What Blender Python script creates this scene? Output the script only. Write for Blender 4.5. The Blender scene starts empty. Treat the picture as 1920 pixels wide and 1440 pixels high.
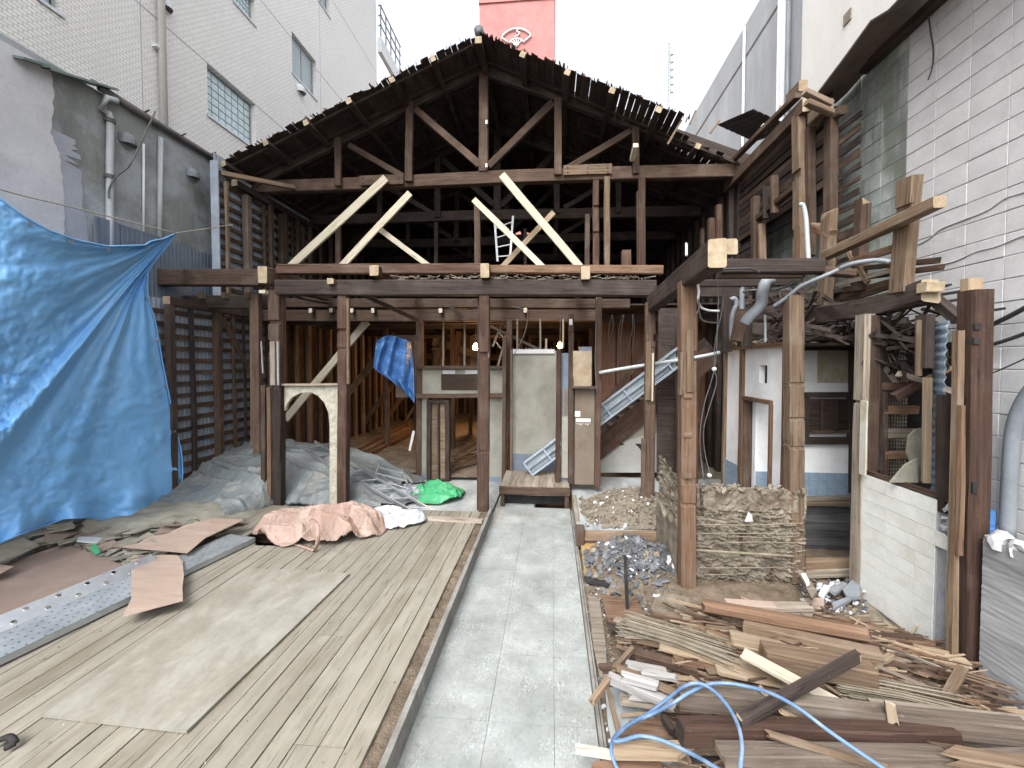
import bpy, bmesh, math, random
from mathutils import Vector, Matrix, noise
random.seed(7)
R = random.Random(11)
C = bpy.context.scene.collection
S = bpy.context.scene
# ---------------------------------------------------------------- camera
F = 725.0; CX, CY = 978.0, 700.0; H = 2.4
YAW = math.atan(57 / F); PIT = math.atan(20 / F)
cd = bpy.data.cameras.new('camera'); cam = bpy.data.objects.new('camera', cd); C.objects.link(cam)
cd.sensor_fit = 'HORIZONTAL'; cd.sensor_width = 36; cd.lens = F / 1920 * 36
cd.shift_x = -(CX - 960) / 1920; cd.shift_y = -(720 - CY) / 1920
cd.clip_start = 0.05; cd.clip_end = 400
cam.location = (0, 0, H); cam.rotation_euler = (math.pi / 2 - PIT, 0, YAW)
S.camera = cam
CR = cam.rotation_euler.to_matrix()
# ---------------------------------------------------------------- sky, sun, exposure
w = bpy.data.worlds.new('World'); S.world = w; w.use_nodes = True
nt = w.node_tree; bg = nt.nodes['Background']
sk = nt.nodes.new('ShaderNodeTexSky'); sk.sky_type = 'NISHITA'; sk.sun_disc = False
sk.sun_elevation = math.radians(52); sk.sun_rotation = math.radians(200)
sk.dust_density = 4; sk.ozone_density = 1
hs = nt.nodes.new('ShaderNodeHueSaturation'); hs.inputs['Saturation'].default_value = 0.26
nt.links.new(sk.outputs[0], hs.inputs['Color']); nt.links.new(hs.outputs[0], bg.inputs[0])
bg.inputs[1].default_value = 0.15
sd = bpy.data.lights.new('sun', 'SUN'); sd.energy = 0.6; sd.angle = math.radians(30); sd.color = (1, .98, .95)
so = bpy.data.objects.new('sun', sd); C.objects.link(so)
so.rotation_euler = (math.radians(38), 0, math.radians(-20))
S.view_settings.view_transform = 'Standard'; S.view_settings.look = 'None'
S.view_settings.exposure = 1.82; S.view_settings.gamma = 1
# ---------------------------------------------------------------- pixel of the photo -> point of the place
def ray(u, v):
    return CR @ Vector(((u - CX) / F, (CY - v) / F, -1.0))
def PY(u, v, Y):
    d = ray(u, v); return Vector((0, 0, H)) + d * (Y / d.y)
def PX(u, v, X):
    d = ray(u, v); return Vector((0, 0, H)) + d * (X / d.x)
def PZ(u, v, z):
    d = ray(u, v); return Vector((0, 0, H)) + d * ((z - H) / d.z)
# ---------------------------------------------------------------- materials
def newmat(name, rough=.8, metal=0, spec=.5):
    m = bpy.data.materials.new(name); m.use_nodes = True
    b = m.node_tree.nodes['Principled BSDF']
    b.inputs['Roughness'].default_value = rough; b.inputs['Metallic'].default_value = metal
    b.inputs['Specular IOR Level'].default_value = spec
    return m, m.node_tree, b
def coords(nt, scale=(1, 1, 1), rnd=True):
    tc = nt.nodes.new('ShaderNodeTexCoord'); mp = nt.nodes.new('ShaderNodeMapping')
    mp.inputs['Scale'].default_value = scale
    if rnd:
        oi = nt.nodes.new('ShaderNodeObjectInfo'); mu = nt.nodes.new('ShaderNodeMath'); mu.operation = 'MULTIPLY'
        mu.inputs[1].default_value = 37; nt.links.new(oi.outputs['Random'], mu.inputs[0])
        ad = nt.nodes.new('ShaderNodeVectorMath'); ad.operation = 'ADD'
        nt.links.new(tc.outputs['Object'], ad.inputs[0]); nt.links.new(mu.outputs[0], ad.inputs[1])
        nt.links.new(ad.outputs[0], mp.inputs['Vector'])
        return mp.outputs[0], oi.outputs['Random']
    nt.links.new(tc.outputs['Object'], mp.inputs['Vector'])
    return mp.outputs[0], None
def nz(nt, vec, scale, detail=4, rough=.6):
    n = nt.nodes.new('ShaderNodeTexNoise'); n.inputs['Scale'].default_value = scale
    n.inputs['Detail'].default_value = detail; n.inputs['Roughness'].default_value = rough
    nt.links.new(vec, n.inputs['Vector']); return n.outputs['Fac']
def ramp(nt, fac, stops):
    r = nt.nodes.new('ShaderNodeValToRGB'); e = r.color_ramp.elements
    while len(e) < len(stops): e.new(.5)
    for k, (p, c) in enumerate(stops):
        e[k].position = p; e[k].color = (*c, 1) if len(c) == 3 else c
    nt.links.new(fac, r.inputs[0]); return r.outputs[0]
def mix(nt, fac, a, b, mode='MIX'):
    x = nt.nodes.new('ShaderNodeMixRGB'); x.blend_type = mode
    for s, i in ((fac, 0), (a, 1), (b, 2)):
        if isinstance(s, (int, float)): x.inputs[i].default_value = s
        elif isinstance(s, tuple): x.inputs[i].default_value = (*s, 1)
        else: nt.links.new(s, x.inputs[i])
    return x.outputs[0]
def bump(nt, b, h, strength=.3, dist=.01):
    n = nt.nodes.new('ShaderNodeBump'); n.inputs['Strength'].default_value = strength
    n.inputs['Distance'].default_value = dist; nt.links.new(h, n.inputs['Height'])
    nt.links.new(n.outputs[0], b.inputs['Normal'])
def wood(name, lo, hi, dust=(.25, .21, .16), dustk=.3, rough=.85, grain=26, var=.5):
    """timber with grain along local x"""
    m, nt, b = newmat(name, rough, spec=.25)
    v, rnd = coords(nt)
    mp = nt.nodes.new('ShaderNodeMapping'); mp.inputs['Scale'].default_value = (1.1, grain, grain)
    nt.links.new(v, mp.inputs[0])
    g = nz(nt, mp.outputs[0], 1.6, 5, .65)
    c = ramp(nt, g, [(.3, lo), (.68, hi)])
    big = nz(nt, v, 2.3, 3)
    c = mix(nt, ramp(nt, big, [(.5, (0, 0, 0)), (.72, (dustk,) * 3)]), c, dust)
    mp2 = nt.nodes.new('ShaderNodeMapping'); mp2.inputs['Scale'].default_value = (3, 60, 60); nt.links.new(v, mp2.inputs[0])
    crk = nz(nt, mp2.outputs[0], 1.0, 2)
    c = mix(nt, ramp(nt, crk, [(.3, (.75,) * 3), (.36, (0,) * 3)]), c, tuple(x * .3 for x in lo))
    vr = ramp(nt, rnd, [(0, (1 - var * .55,) * 3), (1, (1 + var * .5,) * 3)])
    c = mix(nt, 1.0, c, vr, 'MULTIPLY')
    spk = nz(nt, v, 45, 2)
    c = mix(nt, ramp(nt, spk, [(.66, (0, 0, 0)), (.72, (.15 * (dustk > 0),) * 3)]), c, tuple(min(1, x * 1.6) for x in dust))
    nt.links.new(c, b.inputs['Base Color'])
    bump(nt, b, g, .55, .006)
    return m
def mott(name, c1, c2, scale=3, rough=.85, bs=.3, bd=.01, fine=40, stain=None, stk=.5, metal=0, spec=.3, st=(1, 1, 1), rnd=True, sscale=1.3):
    m, nt, b = newmat(name, rough, metal, spec)
    v, r = coords(nt, st, rnd)
    a = nz(nt, v, scale, 6, .65); f = nz(nt, v, fine, 3)
    c = ramp(nt, a, [(.32, c1), (.68, c2)])
    c = mix(nt, ramp(nt, f, [(.3, (.16,) * 3), (.6, (0,) * 3)]), c, tuple(x * .5 for x in c1))
    if stain:
        s = nz(nt, v, sscale, 5, .7)
        c = mix(nt, ramp(nt, s, [(.5, (0,) * 3), (.64, (stk,) * 3)]), c, stain)
    nt.links.new(c, b.inputs['Base Color'])
    h = mix(nt, .5, a, f)
    bump(nt, b, h, bs, bd)
    return m
M = {}
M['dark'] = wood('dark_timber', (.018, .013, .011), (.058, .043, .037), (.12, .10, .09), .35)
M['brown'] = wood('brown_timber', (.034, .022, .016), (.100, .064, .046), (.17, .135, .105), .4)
M['red'] = wood('red_brown_timber', (.032, .018, .013), (.092, .053, .039), (.15, .115, .09), .4)
M['tan'] = wood('weathered_timber', (.080, .054, .035), (.205, .145, .098), (.24, .20, .155), .45)
M['pale'] = wood('new_pale_timber', (.40, .36, .27), (.58, .53, .42), (.3, .26, .2), .15, var=.2)
M['palewarm'] = wood('fresh_broken_timber', (.19, .14, .09), (.33, .255, .175), (.24, .21, .17), .45, var=.45)
M['orange'] = wood('orange_timber', (.075, .045, .028), (.195, .118, .076), (.21, .17, .13), .45, var=.3)
M['greywood'] = wood('grey_weathered_timber', (.12, .10, .08), (.29, .25, .20), (.34, .31, .27), .4)
M['endgrain'] = mott('end_grain', (.27, .21, .135), (.42, .35, .25), 14, fine=60, stain=(.2, .13, .08))
M['enddark'] = mott('old_end_grain', (.12, .08, .05), (.26, .18, .12), 14, fine=60)
M['mauve'] = wood('greyed_reddish_timber', (.080, .061, .048), (.185, .150, .122), (.25, .22, .185), .5)
M['whitepaint'] = wood('white_painted_timber', (.20, .195, .19), (.36, .355, .35), (.2, .18, .16), .6, var=.25)
M['plank'] = wood('dusty_floor_plank', (.172, .158, .126), (.245, .228, .186), (.262, .248, .208), .8, grain=9, var=.14)
_m = M['plank']; _nt = _m.node_tree; _b = _nt.nodes['Principled BSDF']; _old = _b.inputs['Base Color'].links[0].from_socket
_g = _nt.nodes.new('ShaderNodeNewGeometry'); _mp = _nt.nodes.new('ShaderNodeMapping'); _mp.inputs['Scale'].default_value = (2.2, .5, 1); _nt.links.new(_g.outputs['Position'], _mp.inputs[0])
_a = nz(_nt, _mp.outputs[0], 1.3, 6, .7); _nt.links.new(mix(_nt, ramp(_nt, _a, [(.50, (0,) * 3), (.62, (.45,) * 3), (.75, (.8,) * 3)]), _old, (.13, .105, .075)), _b.inputs['Base Color'])
M['ply'] = mott('dusty_plywood', (.20, .192, .16), (.30, .292, .255), 3.4, fine=22, stain=(.17, .145, .105), stk=.6, bs=.25, bd=.004, st=(1.3, .8, 1))
M['plybrown'] = mott('brown_plywood', (.17, .125, .10), (.24, .19, .16), 1.6, fine=30, stain=(.2, .12, .09), stk=.4)
M['plypink'] = mott('pinkish_veneer', (.27, .205, .165), (.36, .285, .235), 2.0, fine=30, st=(1, 6, 1), stain=(.3, .2, .15), stk=.5)
M['dirt'] = mott('earth', (.075, .056, .038), (.19, .15, .11), 5, fine=60, bs=.9, bd=.03, rnd=False)
M['dirtgrey'] = mott('grey_earth', (.09, .075, .055), (.21, .185, .145), 6, fine=50, bs=.9, bd=.02, rnd=False)
M['mud'] = mott('mud_plaster', (.12, .10, .072), (.27, .24, .19), 9, fine=70, bs=.9, bd=.015, rnd=False, stain=(.09, .06, .04), stk=.7, sscale=4)
M['slab'] = mott('worn_concrete', (.19, .205, .20), (.37, .395, .39), 3.2, fine=35, rough=.6, bs=.3, bd=.006, stain=(.19, .18, .155), stk=.7, sscale=1.7)
_m, _nt, _b = newmat('scuffed_concrete', .55, spec=.35)
_v, _r = coords(_nt, (1, 1, 1), False)
_a = nz(_nt, _v, 2.1, 7, .7); _c = ramp(_nt, _a, [(.28, (.165, .18, .172)), (.5, (.25, .27, .262)), (.7, (.345, .37, .36))])
_w = _nt.nodes.new('ShaderNodeTexWave'); _w.inputs['Scale'].default_value = 9; _w.inputs['Distortion'].default_value = 14; _w.inputs['Detail'].default_value = 4; _w.inputs['Detail Scale'].default_value = 2.2; _nt.links.new(_v, _w.inputs['Vector'])
_s = nz(_nt, _v, 3.3, 3); _k = mix(_nt, 1.0, ramp(_nt, _w.outputs[1] if False else _w.outputs['Fac'], [(.78, (0,) * 3), (.98, (.55,) * 3)]), ramp(_nt, _s, [(.45, (0,) * 3), (.65, (1,) * 3)]), 'MULTIPLY')
_c = mix(_nt, _k, _c, (.47, .495, .49))
_d = nz(_nt, _v, 1.1, 6, .75); _c = mix(_nt, ramp(_nt, _d, [(.52, (0,) * 3), (.68, (.6,) * 3)]), _c, (.20, .19, .16))
_f = nz(_nt, _v, 38, 4); _c = mix(_nt, ramp(_nt, _f, [(.3, (.35,) * 3), (.52, (0,) * 3)]), _c, (.14, .145, .14))
_mp = _nt.nodes.new('ShaderNodeMapping'); _mp.inputs['Scale'].default_value = (1.5, 9, 1); _mp.inputs['Rotation'].default_value = (0, 0, .3); _nt.links.new(_v, _mp.inputs[0])
_q = nz(_nt, _mp.outputs[0], 3, 5, .8); _c = mix(_nt, ramp(_nt, _q, [(.60, (0,) * 3), (.66, (.4,) * 3)]), _c, (.17, .185, .185))
_nt.links.new(_c, _b.inputs['Base Color']); bump(_nt, _b, _a, .35, .008); M['slab'] = _m
M['kerb'] = mott('kerb_concrete', (.13, .125, .11), (.27, .265, .25), 5, fine=50, bs=.4, stain=(.1, .09, .08))
M['floorc'] = mott('grey_cement_floor', (.20, .22, .22), (.38, .41, .41), 2.8, fine=30, st=(1, .5, 1), stain=(.12, .13, .14), stk=.6)
M['whiteblock'] = mott('white_painted_block', (.47, .47, .475), (.60, .602, .605), 4, fine=45, bs=.5, bd=.006, stain=(.5, .5, .51), stk=.5, sscale=2.5)
M['greyblock'] = mott('bare_grey_block', (.24, .275, .26), (.40, .44, .415), 3, fine=45, bs=.6, bd=.006, stain=(.15, .16, .13), stk=.7)
_m = M['greyblock']; _nt = _m.node_tree; _b = _nt.nodes['Principled BSDF']; _old = _b.inputs['Base Color'].links[0].from_socket
_g = _nt.nodes.new('ShaderNodeNewGeometry'); _mp = _nt.nodes.new('ShaderNodeMapping'); _mp.inputs['Scale'].default_value = (1, 3.0, .45); _nt.links.new(_g.outputs['Position'], _mp.inputs[0])
_a = nz(_nt, _mp.outputs[0], 1.1, 6, .7); _nt.links.new(mix(_nt, ramp(_nt, _a, [(.47, (0,) * 3), (.60, (.75,) * 3)]), _old, (.13, .14, .115)), _b.inputs['Base Color'])
M['mortar'] = mott('mortar', (.36, .36, .365), (.46, .46, .47), 6)
M['beige'] = mott('beige_render', (.47, .475, .49), (.60, .605, .625), 1.5, fine=30, stain=(.40, .40, .41), bs=.2)
M['plaster'] = mott('grey_green_plaster', (.20, .195, .165), (.29, .285, .245), 2.5, fine=60, bs=.3, bd=.004, stain=(.33, .32, .28), stk=.5)
M['plasterb'] = mott('brown_plaster', (.12, .095, .07), (.18, .15, .115), 2.5, fine=60, bs=.3, bd=.004)
M['wallwhite'] = mott('white_wall_plaster', (.70, .72, .75), (.82, .84, .86), 3, fine=50, bs=.15, stain=(.52, .52, .50), stk=.5)
M['cream'] = mott('cream_plaster', (.42, .40, .33), (.58, .56, .48), 2, fine=40, stain=(.26, .22, .15), stk=.7)
M['tilecream'] = mott('cream_tile', (.66, .68, .65), (.78, .80, .77), 4, rough=.35, fine=50, bs=.08, stain=(.50, .50, .42), stk=.5, spec=.5)
M['tileblue'] = mott('blue_tile', (.19, .27, .36), (.28, .37, .46), 6, rough=.3, fine=50, bs=.05, spec=.5)
M['groutw'] = mott('grout', (.35, .37, .37), (.45, .47, .47), 9)
M['steel'] = mott('galvanised_steel', (.30, .33, .35), (.48, .51, .53), 4, rough=.45, metal=.55, fine=30, bs=.1, stain=(.42, .42, .40))
M['alu'] = mott('aluminium', (.38, .40, .42), (.55, .57, .58), 4, rough=.35, metal=.75, bs=.05)
M['pipe'] = mott('grey_pvc_pipe', (.17, .19, .215), (.25, .275, .30), 3, rough=.45, bs=.1)
M['pipew'] = mott('pale_pipe', (.34, .37, .38), (.46, .49, .50), 3, rough=.5, bs=.1)
M['cable'] = mott('dark_cable', (.025, .025, .025), (.06, .06, .06), 3, rough=.5)
M['cablew'] = mott('grey_cable', (.07, .07, .07), (.13, .13, .13), 3, rough=.5)
M['rope'] = mott('rope', (.30, .27, .22), (.45, .41, .35), 30, bs=.8)
M['hose'] = mott('blue_hose', (.085, .155, .28), (.12, .21, .35), 5, rough=.42, fine=30, bs=.1, stain=(.33, .38, .42), stk=.4, sscale=6)
M['metalblue'] = mott('blue_grey_sheet_metal', (.25, .30, .36), (.36, .42, .49), 3, rough=.5, bs=.15, stain=(.2, .2, .2), stk=.4)
M['metaldark'] = mott('dark_blue_grey_sheet', (.12, .15, .19), (.18, .21, .26), 3, rough=.5, bs=.15)
M['black'] = mott('black_and_shade', (.012, .012, .014), (.035, .033, .033), 5)  # plain black, also used where deep shade is painted
M['slate'] = mott('roof_slate_shard', (.045, .048, .053), (.155, .165, .178), 3, rough=.55, fine=40, bs=.3)
M['shardw'] = mott('pale_shard', (.38, .40, .43), (.55, .57, .59), 3, rough=.5)
M['board'] = mott('broken_fibre_board', (.17, .165, .13), (.31, .30, .245), 3, fine=40, stain=(.12, .11, .09))
M['darkboard'] = wood('blackened_boards', (.035, .035, .038), (.10, .10, .108), (.14, .14, .14), .4, var=.35)
M['gutter'] = mott('dark_gutter', (.06, .055, .055), (.13, .12, .12), 5, rough=.5)
M['copper'] = mott('green_sheet_roof', (.10, .14, .13), (.18, .23, .21), 6, rough=.6)
M['redtile'] = mott('red_brick_facade', (.36, .15, .14), (.45, .2, .185), 1.2, fine=6, bs=.1, rnd=False)  # paler red, with the wash of glare mixed into the colour
M['farwhite'] = mott('far_white', (.6, .62, .62), (.72, .74, .74), 1, bs=.05)
M['yellowply'] = mott('yellow_board', (.28, .175, .065), (.36, .235, .10), 2, fine=20, stain=(.2, .14, .08), stk=.6)
M['straw'] = mott('straw', (.13, .112, .08), (.23, .20, .155), 8, fine=40)
def concrete_streak(name, c1, c2, c3, sc=1.6, fsc=1.0):
    m, nt, b = newmat(name, .85, spec=.25)
    v, _ = coords(nt, (1, 1, .22), False)
    a = nz(nt, v, sc, 6, .7); v2, _ = coords(nt, (1, 1, 1), False); f = nz(nt, v2, fsc, 6, .65)
    c = ramp(nt, a, [(.3, c1), (.66, c2)])
    c = mix(nt, ramp(nt, f, [(.45, (0,) * 3), (.6, (.7,) * 3)]), c, c3)
    g = nz(nt, v2, 30, 4); c = mix(nt, ramp(nt, g, [(.3, (.2,) * 3), (.6, (0,) * 3)]), c, tuple(x * .5 for x in c1))
    nt.links.new(c, b.inputs['Base Color']); bump(nt, b, f, .3, .02); return m
M['stained'] = concrete_streak('stained_render', (.13, .14, .125), (.28, .30, .29), (.41, .44, .47))
M['farconc'] = concrete_streak('grey_concrete', (.27, .285, .29), (.40, .42, .43), (.32, .34, .345))
M['farcream'] = concrete_streak('cream_render', (.58, .565, .53), (.68, .665, .635), (.62, .60, .57))
M['boardconc'] = None
def tarpmat(name, c1, c2, rough=.35, sc=7, bs=.6, dust=None):
    m, nt, b = newmat(name, rough, spec=.5)
    v, _ = coords(nt, (1, 1, 1), False)
    a = nz(nt, v, sc, 5, .6); mu = nz(nt, v, 1.2, 3)
    vo = nt.nodes.new('ShaderNodeTexVoronoi'); vo.inputs['Scale'].default_value = sc * .9; vo.feature = 'DISTANCE_TO_EDGE'
    dv = nt.nodes.new('ShaderNodeVectorMath'); dv.operation = 'ADD'
    n3 = nt.nodes.new('ShaderNodeTexNoise'); n3.inputs['Scale'].default_value = 5; nt.links.new(v, n3.inputs['Vector'])
    sc2 = nt.nodes.new('ShaderNodeVectorMath'); sc2.operation = 'SCALE'; sc2.inputs['Scale'].default_value = .25
    nt.links.new(n3.outputs['Color'], sc2.inputs[0]); nt.links.new(v, dv.inputs[0]); nt.links.new(sc2.outputs[0], dv.inputs[1])
    nt.links.new(dv.outputs[0], vo.inputs['Vector'])
    col_ = ramp(nt, mu, [(.3, c1), (.7, c2)])
    if dust: col_ = mix(nt, ramp(nt, nz(nt, v, 3.1, 6, .75), [(.48, (0,) * 3), (.66, (.75,) * 3)]), col_, dust)
    nt.links.new(col_, b.inputs['Base Color'])
    bump(nt, b, mix(nt, .35, a, ramp(nt, vo.outputs['Distance'], [(0, (0,) * 3), (.35, (1,) * 3)])), bs, .03)
    return m
M['bluetarp'] = tarpmat('blue_tarpaulin', (.15, .39, .74), (.20, .46, .80), bs=.22, rough=.4)
M['bluetarp2'] = tarpmat('blue_tarpaulin_small', (.05, .15, .38), (.08, .2, .45), sc=12)
M['greytarp'] = tarpmat('grey_sheet', (.095, .11, .113), (.15, .172, .175), .5, 9, .45, dust=(.20, .19, .165))
M['pinkbag'] = tarpmat('pinkish_brown_sack', (.25, .165, .13), (.34, .235, .19), .5, 14, .5, dust=(.33, .27, .23))
M['whitebag'] = tarpmat('white_sack', (.32, .33, .37), (.43, .44, .48), .45, 14, .5)
M['greentarp'] = tarpmat('green_sheet', (.03, .24, .10), (.05, .32, .14), .5, 10, .3)
M['clear'] = tarpmat('grey_plastic', (.22, .23, .25), (.34, .35, .37), .4, 12, .5)
def brickmat(name, c1, c2, mo, bw, bh, ms):
    m, nt, b = newmat(name, .7, spec=.3)
    tc = nt.nodes.new('ShaderNodeTexCoord'); sx = nt.nodes.new('ShaderNodeSeparateXYZ'); cb = nt.nodes.new('ShaderNodeCombineXYZ')
    nt.links.new(tc.outputs['Object'], sx.inputs[0]); nt.links.new(sx.outputs[1], cb.inputs[0]); nt.links.new(sx.outputs[2], cb.inputs[1])
    br = nt.nodes.new('ShaderNodeTexBrick'); br.inputs['Scale'].default_value = 1
    br.inputs['Brick Width'].default_value = bw; br.inputs['Row Height'].default_value = bh; br.inputs['Mortar Size'].default_value = ms
    br.inputs['Color1'].default_value = (*c1, 1); br.inputs['Color2'].default_value = (*c2, 1); br.inputs['Mortar'].default_value = (*mo, 1)
    nt.links.new(cb.outputs[0], br.inputs['Vector'])
    v, _ = coords(nt, (1, 1, 1), False); a = nz(nt, v, .8, 5, .7)
    c = mix(nt, ramp(nt, a, [(.4, (0,) * 3), (.75, (.35,) * 3)]), br.outputs[0], tuple(x * .8 for x in c1))
    nt.links.new(c, b.inputs['Base Color']); bump(nt, b, br.outputs['Fac'], -.5, .006); return m
M['tilewhite'] = brickmat('small_white_wall_tiles', (.70, .695, .66), (.78, .775, .745), (.52, .51, .48), .1, .053, .008)
# ---------------------------------------------------------------- tagging / parenting
WM = {}
def tag(o, label=None, cat=None, group=None, kind=None):
    if label: o['label'] = label
    if cat: o['category'] = cat
    if group: o['group'] = group
    if kind: o['kind'] = kind
    return o
def link(name, me, parent=None, mw=None):
    o = bpy.data.objects.new(name, me); C.objects.link(o)
    mw = mw or Matrix()
    if parent is not None:
        o.parent = parent; o.matrix_parent_inverse = WM[parent.name].inverted()
    o.matrix_basis = mw; WM[o.name] = mw.copy()
    return o
def thing(name, loc, label, cat, group=None):
    return tag(link(name, None, None, Matrix.Translation(loc)), label, cat, group)
class MB:
    def __init__(s): s.v = []; s.f = []; s.m = []
    def add(s, vs, fs, mi=0):
        k = len(s.v); s.v += [tuple(p) for p in vs]; s.f += [tuple(i + k for i in f) for f in fs]; s.m += [mi] * len(fs)
    def box(s, a, b, mi=0, skip=()):
        x0, y0, z0 = a; x1, y1, z1 = b
        s.add([(x0, y0, z0), (x1, y0, z0), (x1, y1, z0), (x0, y1, z0), (x0, y0, z1), (x1, y0, z1), (x1, y1, z1), (x0, y1, z1)],
              [(0, 3, 2, 1), (4, 5, 6, 7), (0, 1, 5, 4), (1, 2, 6, 5), (2, 3, 7, 6), (3, 0, 4, 7)], mi)
    def prism(s, poly, off, mi=0):
        n = len(poly); off = Vector(off)
        a = [Vector(p) for p in poly]; s.add(a + [p + off for p in a],
              [tuple(range(n))[::-1], tuple(range(n, 2 * n))] + [(i, (i + 1) % n, n + (i + 1) % n, n + i) for i in range(n)], mi)
    def bar(s, a, b, t, d, mi=0, n=(0, 1, 0)):
        a = Vector(a); b = Vector(b); x, y, z = axes(a, b, n); y *= d / 2; z *= t / 2
        s.add([a - y - z, a + y - z, a + y + z, a - y + z, b - y - z, b + y - z, b + y + z, b - y + z],
              [(0, 1, 2, 3), (7, 6, 5, 4), (0, 4, 5, 1), (1, 5, 6, 2), (2, 6, 7, 3), (3, 7, 4, 0)], mi)
    def tube(s, pts, r, n=6, mi=0, cap=True):
        pts = [Vector(p) for p in pts]; k = len(s.v); up = Vector((0.13, .3, .94)); m = len(pts)
        for i, p in enumerate(pts):
            t = (pts[min(i + 1, m - 1)] - pts[max(i - 1, 0)]).normalized()
            a = t.cross(up)
            if a.length < .1: a = t.cross(Vector((1, 0, 0)))
            a.normalize(); b = t.cross(a)
            rr = r[i] if isinstance(r, (list, tuple)) else r
            for q in range(n):
                th = 2 * math.pi * q / n; s.v.append(tuple(p + (a * math.cos(th) + b * math.sin(th)) * rr))
        for i in range(m - 1):
            for q in range(n):
                s.f.append((k + i * n + q, k + i * n + (q + 1) % n, k + (i + 1) * n + (q + 1) % n, k + (i + 1) * n + q)); s.m.append(mi)
        if cap:
            s.f.append(tuple(k + q for q in range(n))[::-1]); s.f.append(tuple(k + (m - 1) * n + q for q in range(n))); s.m += [mi, mi]
    def build(s, name, mats, parent=None, smooth=False, origin=None):
        me = bpy.data.meshes.new(name)
        o_ = Vector(origin) if origin is not None else Vector((0, 0, 0))
        me.from_pydata([tuple(Vector(p) - o_) for p in s.v], [], s.f); me.validate()
        if not isinstance(mats, (list, tuple)): mats = [mats]
        for m in mats: me.materials.append(m)
        if len(me.polygons) == len(s.m): me.polygons.foreach_set('material_index', s.m)
        if smooth: me.polygons.foreach_set('use_smooth', [True] * len(me.polygons))
        bm = bmesh.new(); bm.from_mesh(me); bmesh.ops.recalc_face_normals(bm, faces=bm.faces); bm.to_mesh(me); bm.free()
        return link(name, me, parent, Matrix.Translation(o_))
def axes(a, b, n):
    x = (b - a).normalized(); n = Vector(n)
    y = n - x * n.dot(x)
    if y.length < .05: n = Vector((1, 0, 0)); y = n - x * n.dot(x)
    y.normalize(); z = x.cross(y); return x, y, z
def beam(name, a, b, t, d, mat, parent=None, n=(0, 1, 0), end=None, seg=None, jit=.004, cuts=(), bow=.006, cham=None, label=None, taper=1, break_b=0, break_a=0):
    """timber from a to b; t = visible thickness, d = depth along n"""
    a = Vector(a); b = Vector(b); x, y, z = axes(a, b, n); L = (b - a).length
    if seg is None: seg = max(1, min(7, int(L / .5)))
    c = cham if cham is not None else min(t, d) * .09
    xs = [i / seg for i in range(seg + 1)]
    ev = []
    for (s0, s1, side, dep) in cuts: ev += [s0 - .002, s0, s1, s1 + .002]
    xs = sorted(set(xs + [min(1, max(0, e)) for e in ev]))
    hy, hz = d / 2, t / 2
    oct_ = [(-hy + c, -hz), (hy - c, -hz), (hy, -hz + c), (hy, hz - c), (hy - c, hz), (-hy + c, hz), (-hy, hz - c), (-hy, -hz + c)]
    vs = []; fs = []; ms = []; sd_ = R.random() * 100
    for i, s in enumerate(xs):
        oy = (noise.noise(Vector((s * 1.7, sd_, 0))) * bow) * (L ** .5); oz = noise.noise(Vector((s * 1.7, sd_, 9))) * bow * (L ** .5)
        k = 1 + (taper - 1) * s
        for (py, pz) in oct_:
            yy, zz = py * k, pz * k
            for (s0, s1, side, dep) in cuts:
                if s0 - 1e-6 <= s <= s1 + 1e-6:
                    if side == '-y' and py < 0: yy += dep
                    if side == '+y' and py > 0: yy -= dep
                    if side == '-z' and pz < 0: zz += dep
                    if side == '+z' and pz > 0: zz -= dep
            sx = s * L - L / 2
            if break_b and i == len(xs) - 1: sx += R.uniform(-break_b, break_b)
            if break_a and i == 0: sx += R.uniform(-break_a, break_a)
            vs.append((sx, yy + oy + R.uniform(-jit, jit), zz + oz + R.uniform(-jit, jit)))
    m = len(xs)
    for i in range(m - 1):
        for q in range(8): fs.append((i * 8 + q, i * 8 + (q + 1) % 8, (i + 1) * 8 + (q + 1) % 8, (i + 1) * 8 + q)); ms.append(0)
    fs.append(tuple(range(8))[::-1]); fs.append(tuple(range((m - 1) * 8, m * 8))); ms += [1, 1]
    me = bpy.data.meshes.new(name); me.from_pydata(vs, [], fs)
    me.materials.append(mat); me.materials.append(end or mat); me.polygons.foreach_set('material_index', ms)
    bm = bmesh.new(); bm.from_mesh(me); bmesh.ops.recalc_face_normals(bm, faces=bm.faces); bm.to_mesh(me); bm.free()
    rot = Matrix((x, y, z)).transposed().to_4x4()
    o = link(name, me, parent, Matrix.Translation((a + b) / 2) @ rot)
    if label: o['label'] = label
    return o
def bY(name, p, q, Y, tpx, d, mat, parent, **k):
    """timber lying in the plane y = Y, given by photo points"""
    Y1, Y2 = Y if isinstance(Y, tuple) else (Y, Y)
    return beam(name, PY(*p, Y1), PY(*q, Y2), tpx * (Y1 + Y2) / 2 / F, d, mat, parent, **k)
def slab_poly(name, pts, off, mat, parent=None):
    mb = MB(); mb.prism(pts, off); return mb.build(name, mat, parent, origin=pts[0])
def smooth_curve(pts, n=6):
    pts = [Vector(p) for p in pts]; out = []
    for i in range(len(pts) - 1):
        p0 = pts[max(i - 1, 0)]; p1 = pts[i]; p2 = pts[i + 1]; p3 = pts[min(i + 2, len(pts) - 1)]
        for k in range(n):
            t = k / n
            out.append(.5 * ((2 * p1) + (p2 - p0) * t + (2 * p0 - 5 * p1 + 4 * p2 - p3) * t * t + (-p0 + 3 * p1 - 3 * p2 + p3) * t ** 3))
    out.append(pts[-1]); return out
def cable(name, pts, r, mat, parent=None, n=6, k=6):
    mb = MB(); mb.tube(smooth_curve(pts, k), r, n); return mb.build(name, mat, parent, smooth=True, origin=pts[0])
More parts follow.
